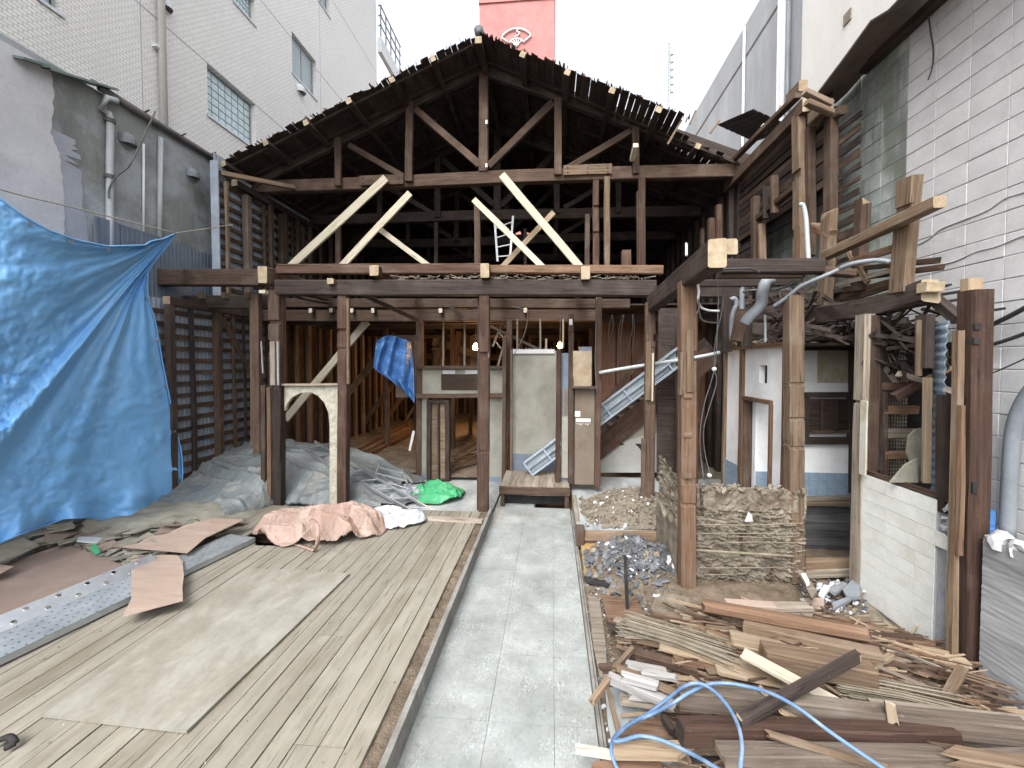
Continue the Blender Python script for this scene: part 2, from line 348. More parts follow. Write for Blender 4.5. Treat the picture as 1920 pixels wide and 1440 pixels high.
def fbm(x, y, z=0, o=4): return noise.fractal(Vector((x, y, z)), 1.0, 2.0, o)
def field(name, x0, x1, y0, y1, nx, ny, hf, mat, parent=None, inside=None, smooth=True):
    mb = MB(); vs = []; keep = []
    for j in range(ny + 1):
        for i in range(nx + 1):
            x = x0 + (x1 - x0) * i / nx; y = y0 + (y1 - y0) * j / ny
            p = hf(x, y); vs.append(p if isinstance(p, Vector) else (x, y, p))
    fs = []
    for j in range(ny):
        for i in range(nx):
            if inside and not inside(x0 + (x1 - x0) * (i + .5) / nx, y0 + (y1 - y0) * (j + .5) / ny): continue
            k = j * (nx + 1) + i; fs.append((k, k + 1, k + nx + 2, k + nx + 1))
    mb.add(vs, fs); return mb.build(name, mat, parent, smooth)
def plane_wall(mb, o, ex, ez, W, Hh, holes, nrm, th, mi=0):
    """slab with rectangular holes; ex,ez unit axes; holes (a0,a1,b0,b1)"""
    xs = sorted({0, W, *[h[0] for h in holes], *[h[1] for h in holes]}); zs = sorted({0, Hh, *[h[2] for h in holes], *[h[3] for h in holes]})
    o = Vector(o); ex = Vector(ex); ez = Vector(ez); nrm = Vector(nrm) * th
    solid = {}
    for i in range(len(xs) - 1):
        for j in range(len(zs) - 1):
            cx, cz = (xs[i] + xs[i + 1]) / 2, (zs[j] + zs[j + 1]) / 2
            solid[i, j] = not any(h[0] < cx < h[1] and h[2] < cz < h[3] for h in holes)
    P = lambda x, z, k: o + ex * x + ez * z + nrm * k
    for (i, j), s in solid.items():
        if not s: continue
        a, b_, c, d = xs[i], xs[i + 1], zs[j], zs[j + 1]
        mb.add([P(a, c, 0), P(b_, c, 0), P(b_, d, 0), P(a, d, 0)], [(0, 1, 2, 3)], mi)
        mb.add([P(a, c, 1), P(b_, c, 1), P(b_, d, 1), P(a, d, 1)], [(3, 2, 1, 0)], mi)
        for (di, dj, e) in ((-1, 0, ((a, c), (a, d))), (1, 0, ((b_, c), (b_, d))), (0, -1, ((a, c), (b_, c))), (0, 1, ((a, d), (b_, d)))):
            if not solid.get((i + di, j + dj), False):
                (p0, q0), (p1, q1) = e; mb.add([P(p0, q0, 0), P(p1, q1, 0), P(p1, q1, 1), P(p0, q0, 1)], [(0, 1, 2, 3)], mi)
def shard(mb, c, r, flat=.4, mi=0):
    n = R.choice((5, 6, 7)); a0 = R.random() * 6; e = Vector((R.gauss(0, .5), R.gauss(0, .5), 1)).normalized()
    x = e.orthogonal().normalized(); y = e.cross(x); c = Vector(c)
    ring = []
    for q in range(n):
        th = a0 + 2 * math.pi * q / n; rr = r * R.uniform(.6, 1.2); ring.append(c + x * math.cos(th) * rr + y * math.sin(th) * rr * R.uniform(.5, .9))
    h = e * r * flat
    top = [p + h * R.uniform(.6, 1.1) + (c - p) * .2 for p in ring]
    mb.add(ring + top, [tuple(range(n))[::-1], tuple(range(n, 2 * n))] + [(i, (i + 1) % n, n + (i + 1) % n, n + i) for i in range(n)], mi)
# ================================================================ ground and floors
YM, YF, Y0 = 7.65, 5.9, 6.9           # main wall, front frame, front edge of roof
g = field('ground', -60, 60, -20, 100, 40, 40, lambda x, y: -.34 , M['dirt']); tag(g, kind='structure')
def lotz(x, y):
    z = -.03 + .035 * fbm(x * 1.3, y * 1.3) + .02 * fbm(x * 6, y * 6, 3)
    if -1.02 < x < .3: z = -.06
    return z
g = field('earth_yard', .3, 3.9, .4, 7.0, 70, 130, lambda x, y: lotz(x, y) if x > .32 else -.05, M['dirt']); tag(g, kind='structure')
def under(x, y):
    z = -.3 + .03 * fbm(x, y); return z
g = field('earth_under_floor', -7, -.9, .4, 7.9, 30, 40, under, M['dirt']); tag(g, kind='structure')
# walkway of cast slabs
wk = MB(); wk.box((-.93, .5, -.08), (.30, 6.35, -.012)); wk.box((-.93, 6.35, -.08), (-.28, 7.6, -.012))
wk = wk.build('walkway', M['kerb']); tag(wk, kind='structure')
ys = [.6, 1.25, 1.9, 2.5, 3.1, 3.75, 4.4, 5.05, 5.7, 6.34]
for i in range(len(ys) - 1):
    for (xa, xb) in ((-.925, -.42), (-.42, .02), (.02, .295)):
        mb = MB(); g_ = .0012; zt = R.uniform(-.0008, .0008)
        n = 6; vs = []; 
        mb.box((xa + g_, ys[i] + g_, -.03), (xb - g_, ys[i + 1] - g_, zt)); mb.build('slab', M['slab'], wk)
mb = MB(); mb.box((-.925, 6.345, -.03), (-.3, 7.6, 0)); mb.build('slab', M['slab'], wk)
# raised kerb strip and metal edge of the yard
kb = MB()
for i in range(8):
    kb.box((-.952, .6 + i * .66, -.05), (-.912, .6 + (i + 1) * .66 - .002, .168 + R.uniform(-.003, .003)))
tag(kb.build('walkway_kerb', M['kerb']), kind='structure')
kb = MB(); kb.box((.302, .6, -.1), (.325, 6.2, .02)); kb.box((.33, .6, -.1), (.345, 6.2, .012)); tag(kb.build('yard_edging', M['kerb']), kind='structure')
g = field('earth_strip', -1.09, -.95, .6, 5.9, 5, 160, lambda x, y: .095 + .022 * fbm(x * 14, y * 14) + .01 * fbm(x * 40, y * 40), M['dirt']); tag(g, kind='structure')
# plank floor -----------------------------------------------------
fl = MB(); 
for y in (1.2, 2.1, 3.0, 3.9, 4.42, 5.0, 5.8): fl.box((-6.2, y, -.1), (-1.1, y + .09, .075))
fl = fl.build('plank_floor', M['brown']); tag(fl, kind='structure')
x = -1.075; hole = (-3.9, -3.42, 4.5, 4.86)
while x > -5.9:
    wd = R.choice((.115, .13, .145, .16)); x0, x1 = x - wd, x
    cutsY = [.7, 5.8]
    for _ in range(R.choice((1, 1, 2))):
        cutsY.append(R.choice((2.14, 3.04, 3.94, 4.44, 5.04)))
    cutsY = sorted(set(cutsY))
    for a, b_ in zip(cutsY[:-1], cutsY[1:]):
        segs = [(a, b_)]
        if x0 < hole[1] and x1 > hole[0]:
            segs = []
            if a < hole[2]: segs.append((a, min(b_, hole[2] + R.uniform(-.03, .05))))
            if b_ > hole[3]: segs.append((max(a, hole[3]), b_))
        for (p, q) in segs:
            if q - p < .05: continue
            zc = .105 + R.uniform(-.0025, .0025)
            beam('plank', ((x0 + x1) / 2, p + .002, zc), ((x0 + x1) / 2, q - .002, zc), .024, wd - R.uniform(.004, .009), M['plank'], fl, n=(1, 0, 0), seg=4, jit=.0008, bow=.0015, cham=.002)
    x -= wd
beam('front_sill', PZ(738, 970, .14), PZ(905, 977, .14), .05, .07, M['greywood'], fl, n=(0, 1, 0))
# rear cement floor, inner floor, raised floor
fb = MB(); fb.box((-6.2, 6.0, -.2), (-.95, 8.2, .02)); tag(fb.build('cement_floor', M['floorc']), kind='structure')
g = field('inner_earth_floor', -6.1, 3.9, 7.6, 17, 80, 80, lambda x, y: .1 + .12 * max(0, fbm(x * .9, y * .9)) + .03 * fbm(x * 4, y * 4) if not (-.95 < x < .4 and y < 9) else .02, M['dirtgrey']); tag(g, kind='structure')
rf = MB(); rf.box((.34, 5.1, -.05), (1.35, 7.5, .2)); rf.box((1.35, 5.9, -.05), (3.4, 7.5, .2))
tag(rf.build('raised_floor', M['floorc']), kind='structure')
# low step platform with boards
pt = thing('step_platform', (-.3, 6.75, 0), 'low brown wooden step platform at the far end of the concrete walkway', 'platform')
z1 = .36
mb = MB(); mb.box((-.85, 6.5, 0), (.27, 6.53, .33)); mb.build('under_step_shade', M['black'], pt)  # black sheet painting the deep shade under the platform
for i in range(9):
    xa = -.86 + i * .128
    beam('board', (xa + .064, 6.34, z1 - .012), (xa + .064, 7.25, z1 - .012), .022, .124, M['greywood'], pt, n=(1, 0, 0), seg=2, jit=.001, bow=.001, cham=.002)
beam('fascia', (-.87, 6.33, .28), (.3, 6.33, .28), .13, .03, M['brown'], pt)
beam('leg', (-.82, 6.38, 0), (-.82, 6.38, .215), .07, .07, M['brown'], pt); beam('leg', (.25, 6.38, 0), (.25, 6.38, .215), .07, .07, M['brown'], pt)
# ================================================================ left neighbours
XL = -6.5
top = [(-1, 6.75), (3.0, 7.6)]
lw = MB()
def gutz(y): return PX(400, 300, XL).z
gz = gutz(0)
lw.box((XL - .25, -1, -.35), (XL, 7.6, gz))
lwall = lw.build('rendered_wall', M['stained']); tag(lwall, 'low grey stained rendered wall with dark gutter beside the blue tarpaulin', 'wall')
# pale patch of render that covers the near part of the wall, ragged edge
edge = [(95, 130), (100, 170), (98, 215), (92, 250), (105, 275), (113, 300), (116, 340), (120, 400), (118, 440), (122, 480), (120, 560), (118, 700)]
edge = [(a[0] + (b[0] - a[0]) * k / 4 + (R.uniform(-2.5, 2.5) if k else 0), a[1] + (b[1] - a[1]) * k / 4) for a, b in zip(edge[:-1], edge[1:]) for k in range(4)] + [edge[-1]]
ep = [PX(u, v, XL) for u, v in edge]
poly = [Vector((XL + .004, .2, p.z)) for p in (ep[0], ep[-1])]
mb = MB()
vs = []
for p in ep: vs += [Vector((XL + .012, .2, p.z)), Vector((XL + .012, p.y, p.z))]
fs = [(2 * i, 2 * i + 1, 2 * i + 3, 2 * i + 2) for i in range(len(ep) - 1)]
mb.add(vs, fs); mb.add([v - Vector((.011, 0, 0)) for v in vs[1::2]] + vs[1::2], [(i, i + 1, i + 1 + len(ep), i + len(ep)) for i in range(len(ep) - 1)])
mb.build('render_patch', M['beige'], lwall)
edge2 = [(118, 300), (140, 262), (152, 300), (150, 340), (158, 400), (172, 470), (175, 540)]
edge2 = [(a[0] + (b[0] - a[0]) * k / 4 + (R.uniform(-3, 3) if k else 0), a[1] + (b[1] - a[1]) * k / 4) for a, b in zip(edge2[:-1], edge2[1:]) for k in range(4)] + [edge2[-1]]
mb = MB(); e2 = sorted([PX(u, v, XL) for u, v in edge2], key=lambda p: -p.z); y_ = PX(100, 300, XL).y
vs = []
for p in e2: vs += [Vector((XL + .006, p.y - .45, p.z)), Vector((XL + .006, p.y, p.z))]
mb.add(vs, [(2 * i, 2 * i + 1, 2 * i + 3, 2 * i + 2) for i in range(len(e2) - 1)])
mb.build('cement_patch', M['pipe'], lwall).data.materials[0] = mott('cement_patch', (.30, .32, .36), (.40, .42, .46), 2)
pa = PX(180, 168, XL); pb = PX(400, 301, XL)
mb = MB(); mb.tube([pa + Vector((.06, 0, .02)), pb + Vector((.06, 0, 0))], .05, 8); mb.tube([pa + Vector((.0, -.05, .09)), pb + Vector((.0, 0, .07))], .03, 6)
mb.build('gutter', M['gutter'], lwall, smooth=True)
for u in (265, 335, 392):
    q = PX(u, 168 + (u - 180) * .605, XL); beam('gutter_bracket', q + Vector((0, 0, .05)), q + Vector((.16, -.02, .09)), .015, .02, M['gutter'], lwall)
# sheet roof edge near the camera
mb = MB(); a = PX(22, 118, XL); b = PX(75, 133, XL); c = PX(205, 172, XL); 
for p, q, zt in ((a, b, .035), (b, c, .0)):
    mb.prism([p + Vector((-.2, 0, .08 + zt)), q + Vector((-.2, 0, .08 + zt)), q + Vector((.16, 0, zt)), p + Vector((.16, 0, zt))], (0, 0, .03))
mb.build('roof_edge', M['copper'], lwall)
# pipes and vents on the left wall
def onL(u, v, o=.06): return PX(u, v, XL) + Vector((o, 0, 0))
dp = thing('drain_pipe', onL(198, 400), 'pale grey downpipe with a crooked neck under the gutter end', 'pipe')
pts = [onL(205, 190, .12), onL(186, 183, .12), onL(184, 205), onL(196, 212), onL(200, 225), onL(199, 300), onL(199, 420), onL(199, 600)]
mb = MB(); mb.tube(pts, .044, 10); mb.build('pipe', M['pipew'], dp, smooth=True)
for v in (230, 335):
    mb = MB(); p = onL(199, v); mb.tube([p, p + Vector((0, 0, .05))], .064, 10); mb.build('pipe_clip', M['gutter'], dp)
mb = MB(); mb.tube([onL(297, 258, .04), onL(295, 480, .04)], .035, 8); tag(mb.build('wall_pipe', M['pipew'], None, True, origin=onL(297, 258)), 'straight cream pipe running down the grey rendered wall', 'pipe')
mb = MB(); mb.tube([onL(266, 270, .03), onL(266, 460, .03)], .017, 6); tag(mb.build('wall_pipe', M['farwhite'], None, True, origin=onL(266, 270)), 'thin white conduit on the grey rendered wall between two thicker pipes', 'pipe')
cable('loose_wire', [onL(270, 210, .2), onL(250, 228, .3), onL(232, 265, .3), onL(215, 310, .25), onL(200, 332, .15), onL(193, 355, .1), onL(190, 372, .12)], .012, M['cablew'])
tag(bpy.data.objects['loose_wire'], 'loose pale wire drooping from the gutter over the downpipe', 'wire')
def vent(X, u, v, r, lab, mat):
    p = PX(u, v, X); t = thing('wall_vent', p, lab, 'vent')
    mb = MB(); n = 12
    for k in range(5):
        pass
    # half dome hood opening downward
    vs = []; fs = []
    for j in range(6):
        ph = j / 5 * math.pi / 2
        for i in range(n + 1):
            th = math.pi * i / n
            vs.append(p + Vector((r * math.sin(th) * (1 if j == 0 else math.cos(ph)), r * math.cos(th) * (math.cos(ph)), r * 1.0 * math.sin(ph))))
    for j in range(5):
        for i in range(n): k = j * (n + 1) + i; fs.append((k, k + 1, k + n + 2, k + n + 1))
    mb.add(vs, fs); vs2 = [p + Vector((r * math.sin(math.pi * i / n), r * math.cos(math.pi * i / n), z)) for z in (0, -r * .7) for i in range(n + 1)]
    mb.add(vs2, [(i, i + 1, i + n + 2, i + n + 1) for i in range(n)])
    mb.build('hood', mat, t, True)
    mb = MB(); mb.tube([p + Vector((0, 0, -r * .1)), p + Vector((.02, 0, -r * .1))], r * 1.12, 14); mb.build('wall_plate', mat, t)
    mb = MB(); mb.tube([p + Vector((r * .45, 0, -r * .7)), p + Vector((r * .45, 0, -r * .66))], r * .8, 10); mb.build('louvre', M['gutter'], t)
vent(XL, 237, 262, .115, 'grey hooded vent between the downpipe and the thin conduit', M['pipe'])
vent(XL, 359, 326, .11, 'grey hooded vent nearest the slatted house wall', M['pipe'])
# blue-grey panels along the foot of that wall
pf = thing('sheet_panel_fence', PX(180, 410, -6.42), 'dark blue-grey sheet panels standing against the rendered wall', 'panel')
us = [176, 224, 300, 360, 400]; vt = [404, 420, 445, 467, 483]
for i in range(4):
    a = PX(us[i], vt[i], -6.42); b = PX(us[i + 1], vt[i + 1], -6.42)
    mb = MB(); mb.box((-6.44, a.y + .012, -.2), (-6.415, b.y - .004, a.z))
    k = a.y + .02
    while k < b.y - .03: mb.box((-6.417, k, -.2), (-6.407, k + .025, a.z - .001)); k += .07
    mb.build('panel', M['metaldark'], pf)
# tiled apartment building
XT = -7.2
tb = thing('tiled_apartment_building', (XT, 8, 0), 'tall white tiled building on the left with glass block windows', 'building')
def TY(u, v): p = PX(u, v, XT); return p.y, p.z
yb = TY(706, 100)[0]; zb = 6.67
def rect(u0, v0, u1, v1):
    a = TY(u0, v0); b = TY(u1, v1); return a, b
wins = []
def win(ul, vl_top, vl_bot, ur): # top/bottom at left edge, horizontal in world
    y0, z1_ = TY(ul, vl_top); _, z0 = TY(ul, vl_bot); y1 = TY(ur, 300)[0]; return (y0, y1, z0, z1_)
W1 = win(388, 118, 213, 480); W2 = win(547, 58, 135, 595); W3 = win(437, -48, 0, 483); W4 = win(70, -75, -6, 124)
W5 = win(597, -45, -1, 622)
ybeg = -2; zmax = 19
mb = MB(); holes = [(y0 - ybeg, y1 - ybeg, z0 - zb, z1 - zb) for (y0, y1, z0, z1) in (W1, W2, W3, W4, W5)]
plane_wall(mb, (XT, ybeg, zb), (0, 1, 0), (0, 0, 1), yb - ybeg, zmax - zb, holes, (-1, 0, 0), .22)
mb.box((XT - 6, ybeg, zmax - .2), (XT - .22, yb, zmax)); mb.box((XT - 6, yb - .2, zb), (XT - .221, yb - .001, zmax - .2))
mb.build('tiled_facade', M['tilewhite'], tb)
mb = MB(); mb.box((XT - 6, ybeg, -.35), (XT + .02, yb, zb - .001)); mb.build('base_wall', M['beige'], tb)
# expansion joints
mb = MB()
for yy in (TY(265, 100)[0], TY(600, 100)[0]): mb.box((XT, yy - .008, zb), (XT + .004, yy + .008, zmax))
for zz in (zb + 2.0, zb + 4.7, zb + 7.6): mb.box((XT, ybeg, zz - .008), (XT + .0045, yb, zz + .008))
mb.build('movement_joint', M['mortar'], tb)
glass, gnt, gb = newmat('obscured_glass', .15, spec=.6); gb.inputs['Base Color'].default_value = (.28, .33, .34, 1)
gbm = mott('glass_block', (.40, .50, .52), (.55, .65, .66), 9, rough=.2, fine=30, bs=.2, spec=.6)
def window(W, cols, rows, blocks, lab):
    y0, y1, z0, z1 = W
    fr = MB()
    for (a, b_) in (((y0, z0), (y1, z0 + .04)), ((y0, z1 - .04), (y1, z1)), ((y0, z0 + .04), (y0 + .04, z1 - .04)), ((y1 - .04, z0 + .04), (y1, z1 - .04))):
        fr.box((XT - .17, a[0], a[1]), (XT - .1, b_[0], b_[1]))
    fr.box((XT - .02, y0 - .03, z0 - .05), (XT + .03, y1 + .03, z0 - .003))
    f = fr.build('window', M['alu'], tb); f['label'] = lab
    dy = (y1 - y0 - .08) / cols; dz = (z1 - z0 - .08) / rows
    for i in range(cols):
        for j in range(rows):
            mb = MB(); a = y0 + .04 + i * dy; b_ = z0 + .04 + j * dz; gp = .012 if blocks else .018
            mb.box((XT - .16, a + gp, b_ + gp), (XT - .115, a + dy - gp, b_ + dz - gp)); mb.build('glass_block' if blocks else 'pane', gbm if blocks else glass, f)
    mb = MB(); mb.box((XT - .19, y0 + .001, z0 + .001), (XT - .171, y1 - .001, z1 - .001)); mb.build('backing', M['pipew'] if blocks else M['pipe'], f)
window(W1, 7, 6, True, 'window of square glass blocks'); window(W2, 2, 1, False, 'sliding window with two frosted panes')
window(W3, 6, 5, True, 'upper window of square glass blocks'); window(W4, 2, 1, False, 'upper sliding window'); window(W5, 2, 1, False, 'small top window')
dpp = MB(); yy = TY(297, 100)[0]
dpp.tube([(XT + .08, yy, zb - .4), (XT + .08, yy, zmax)], .06, 8); o = dpp.build('downpipe', M['farcream'], tb, True)
for zz in (8.1, 9.4, 11): mb = MB(); mb.box((XT, yy - .12, zz), (XT + .1, yy + .08, zz + .04)); mb.build('pipe_bracket', M['farwhite'], o)
vent(XT, 562, 168, .14, 'small white hooded vent below the frosted window', M['farwhite'])
vent(XT, 307, 8, .12, 'small white hooded vent beside the tall downpipe', M['farwhite'])
# balcony on far corner
bx = thing('corner_balcony', (XT + .1, yb + 1, 8), 'white balcony with a thin railing at the far corner of the tiled building', 'balcony')
z_ = PY(712, 110, yb + .4).z; xo = PY(722, 110, yb + .4).x
mb = MB(); mb.box((XT + .02, yb + .05, z_), (xo, yb + 2.2, z_ + .6)); mb.build('parapet', M['farwhite'], bx)
mb = MB()
for zz in (1.1, 1.5, 1.9): mb.bar((xo - .04, yb + .1, z_ + zz), (xo - .04, yb + 2.2, z_ + zz), .04, .04); mb.bar((XT + .05, yb + .1, z_ + zz), (xo, yb + .1, z_ + zz), .04, .04)
for k in range(5): mb.bar((xo - .04, yb + .1 + k * .5, z_ + .6), (xo - .04, yb + .1 + k * .5, z_ + 1.9), .04, .04)
mb.build('railing', M['pipe'], bx)
# ================================================================ far buildings
rb = thing('red_brick_tower', PY(970, 100, 32), 'red brick tower with a white folding fan emblem rising behind the ridge', 'building')
a = PY(899, 8, 32); b = PY(1040, 8, 32)
mb = MB(); mb.box((a.x, 32, 0), (b.x, 40, a.z)); mb.build('facade', M['redtile'], rb)
mb = MB(); mb.box((a.x - .05, 31.9, a.z), (b.x + .05, 40.1, a.z + .25)); mb.build('parapet_cap', M['redtile'], rb)
em = MB(); ctr = PY(968, 88, 31.9); s = 32 / F
def arc(r, a0, a1, w_, n=16):
    pts = [ctr + Vector((r * s * math.cos(math.radians(a0 + (a1 - a0) * i / n)), 0, r * s * math.sin(math.radians(a0 + (a1 - a0) * i / n)))) for i in range(n + 1)]
    em.tube(pts, w_ * s / 2, 5)
def ln(x0, y0, x1, y1, w_=2): em.tube([ctr + Vector((x0 * s, 0, y0 * s)), ctr + Vector((x1 * s, 0, y1 * s))], w_ * s / 2, 5)
arc(33, 35, 145, 3); arc(15, 30, 150, 2.4)
ln(33 * math.cos(.61), 33 * math.sin(.61), 15 * math.cos(.52), 15 * math.sin(.52), 2.6); ln(-33 * math.cos(.61), 33 * math.sin(.61), -15 * math.cos(.52), 15 * math.sin(.52), 2.6)
for d_ in (50, 70, 90, 110, 130): ln(0, 0, 13 * math.cos(math.radians(d_)), 13 * math.sin(math.radians(d_)), 1.8)
em.tube(smooth_curve([ctr + Vector((x_ * s, 0, y_ * s)) for x_, y_ in ((-4, 18), (3, 21), (6, 25), (1, 28), (3, 31))], 4), 1.2 * s, 5)
em.build('fan_emblem', M['farwhite'], rb, True)
ms = thing('radio_mast', PY(1253, 180, 70), 'thin pale lattice radio mast beyond the right roof slope', 'mast')
mb = MB(); s = 70 / F; p0 = PY(1253, 260, 70); zt = PY(1253, 76, 70).z
for dx, dy in ((-3, 0), (3, 0), (0, 5)): mb.bar((p0.x + dx * s, 70 + dy * s, 0), (p0.x + dx * s, 70 + dy * s, zt), .16, .16)
z = p0.z - 4; k = 0
while z < zt - .6: mb.bar((p0.x - 3 * s, 70, z), (p0.x + 3 * s, 70, z + .6), .1, .1); mb.bar((p0.x + 3 * s, 70, z), (p0.x - 3 * s, 70, z + .6), .1, .1); z += .6
mb.build('lattice', M['pipew'], ms)
mb = MB()
for k in range(6): q = PY(1258, 105 + k * 14, 70); mb.box((q.x - .1, 69.6, q.z), (q.x + .35, 69.9, q.z + .7))
mb.build('antenna', M['pipew'], ms)
# grey building right, cream building
XG = 6.0
gb_ = thing('grey_concrete_building', (XG + 1, 14, 0), 'tall grey concrete building behind the right side with a white downpipe', 'building')
zt = PX(1430, 0, XG).z; mb = MB(); mb.box((XG, 7.9, -.3), (XG + 8, 40, zt + .15)); mb.build('wall', M['farconc'], gb_)
mb = MB(); mb.box((XG - .01, 7.9, zt - .9), (XG - .001, 40, zt - .82)); mb.build('joint', M['gutter'], gb_)
for u, r_, m_ in ((1474, .06, 'farwhite'), (1466, .04, 'farwhite'), (1400, .035, 'farwhite'), (1484, .05, 'pipe')):
    p = PX(u, 100, XG); mb = MB(); mb.tube([(XG - .08, p.y, 2), (XG - .08, p.y, zt)], r_, 8); mb.build('downpipe', M[m_], gb_, True)
XC = 4.9
cb_ = thing('cream_rendered_building', (XC + 1, 5, 0), 'cream rendered building standing directly behind the block wall eave', 'building')
p = PX(1503, 100, XC); mb = MB(); mb.box((XC, -1, -.3), (XC + 1.0, p.y, 16)); mb.build('wall', M['farcream'], cb_)
q = PX(1590, 32, XC); mb = MB(); mb.box((XC - .02, q.y - .08, q.z - .09), (XC - .001, q.y + .08, q.z + .09)); mb.build('wall_mark', M['greywood'], cb_)
# ================================================================ right block wall
XB = 3.9; bl, bh = .325, .195; zwt = 6.05
bw = thing('block_wall', (XB, 4, 0), 'tall white painted concrete block wall along the right side', 'wall')
mb = MB(); mb.box((XB + .008, .3, -.3), (XB + .12, 8.2, zwt - .02)); mb.build('mortar_bed', M['mortar'], bw)
def blockmesh(name, mat):
    bm = bmesh.new(); bmesh.ops.create_cube(bm, size=1)
    for v in bm.verts: v.co = Vector((v.co.x * .1, v.co.y * (bl - .0035), v.co.z * (bh - .007)))
    bmesh.ops.bevel(bm, geom=bm.edges[:], offset=.004, segments=1, affect='EDGES')
    me = bpy.data.meshes.new(name); bm.to_mesh(me); bm.free(); me.materials.append(mat); return me
bmw, bmg = blockmesh('block_white', M['whiteblock']), blockmesh('block_grey', M['greyblock'])
st = MB(); sg = MB()
ycols = [.6 + i * bl for i in range(24)]
for ci, y in enumerate(ycols):
    for r_ in range(31):
        z = bh * (r_ + .5); grey = (y > 4.7 and z > 0.0) or (y > 4.2 and z > 3.4 and r_ % 3 != 0 and False)
        off = R.uniform(-.0025, .0025)
        if 3.4 < y < 5.85:
            link('block', bmg if grey else bmw, bw, Matrix.Translation((XB + .05 + off, y, z)))
        else:
            (sg if grey else st).box((XB + off, y - bl / 2 + .004, z - bh / 2 + .004), (XB + .09, y + bl / 2 - .004, z + bh / 2 - .004))
tag(st.build('near_blocks', M['whiteblock'], bw), kind='stuff'); tag(sg.build('far_blocks', M['greyblock'], bw), kind='stuff')
# ragged repaired joints that stand proud of the blocks
for pts in ([(1700, 470), (1740, 448), (1765, 430), (1800, 415), (1850, 395), (1885, 372), (1920, 360), (1980, 340)], [(1745, 500), (1790, 490), (1830, 472), (1870, 462), (1925, 440), (1990, 425)]):
    pp = [PX(u + R.uniform(-2, 2), v, XB - .004) for u, v in pts]; cable('cement_ridge', pp, .006, M['mortar'], bw, n=5, k=5)
# eave over the block wall
ev = thing('eave_sheet', (XB, 4, zwt), 'brown sheet eave overhanging the top of the block wall', 'eave')
outer = [PX(u, v, 3.42) for u, v in ((1518, 192), (1580, 110), (1632, 38), (1665, 18))]; inner = [PX(u, v, 3.88) for u, v in ((1588, 172), (1640, 112), (1700, 44), (1745, -8))]
outer = [outer[0] + Vector((0, .2, -.02))] + outer + [Vector((3.45, 1.0, outer[-1].z + .02))]; inner = [inner[0] + Vector((0, .2, 0))] + inner + [Vector((3.88, 1.0, inner[-1].z + .05))]
mb = MB(); vs = []
for p, q in zip(outer, inner): vs += [p, p.lerp(q, .55) + Vector((0, 0, .03)), q]
mb.add(vs, [f for i in range(len(outer) - 1) for f in ((3 * i, 3 * i + 1, 3 * i + 4, 3 * i + 3), (3 * i + 1, 3 * i + 2, 3 * i + 5, 3 * i + 4))])
o = mb.build('roofing_sheet', mott('brown_eave', (.10, .08, .07), (.16, .13, .115), 3), ev, False)
sm = o.modifiers.new('s', 'SOLIDIFY'); sm.thickness = .02
beam('wall_plate', (3.84, 1.0, 6.02), (3.84, 5.2, 6.02), .1, .1, M['dark'], ev, n=(1, 0, 0))

cable('hanging_wire', [PX(1738, 10, 3.85), PX(1745, 60, 3.8), PX(1750, 95, 3.82), PX(1748, 125, 3.85), PX(1740, 150, 3.84)], .007, M['cable'])
tag(bpy.data.objects['hanging_wire'], 'thin dark wire hanging down the white block wall from the eave', 'wire')
# pipe on the wall, cables
mb = MB(); mb.tube(smooth_curve([PX(1888, 1010, 3.8), PX(1896, 850, 3.8), PX(1905, 790, 3.8), PX(1925, 745, 3.8), PX(1960, 700, 3.8)], 5), .05, 10)
tag(mb.build('grey_wall_pipe', M['pipe'], None, True, origin=PX(1888, 1010, 3.8)), 'grey pipe bending up along the white block wall at the right edge', 'pipe')
for k, (a, b) in enumerate((((1790, 640), (1990, 540)), ((1790, 665), (1990, 600)), ((1780, 730), (1990, 640)))):
    p, q = PX(*a, 3.84), PX(*b, 3.84); o = cable('slack_cable', [p, (p + q) / 2 - Vector((0, 0, .02)), q], (.02, .016, .006)[k], M['cable'])
    tag(o, ('thick black cable crossing the block wall right of the brown corner post, upper', 'thinner black cable just below the thickest cable on the block wall', 'thin dark wire sagging low across the block wall')[k], 'cable', )
# ================================================================ the old timber house
YE = 17.0
hs_ = thing('timber_house', (-1.3, YM, 0), 'old two-storey timber house stripped to its frame, open gable facing the yard', 'house')
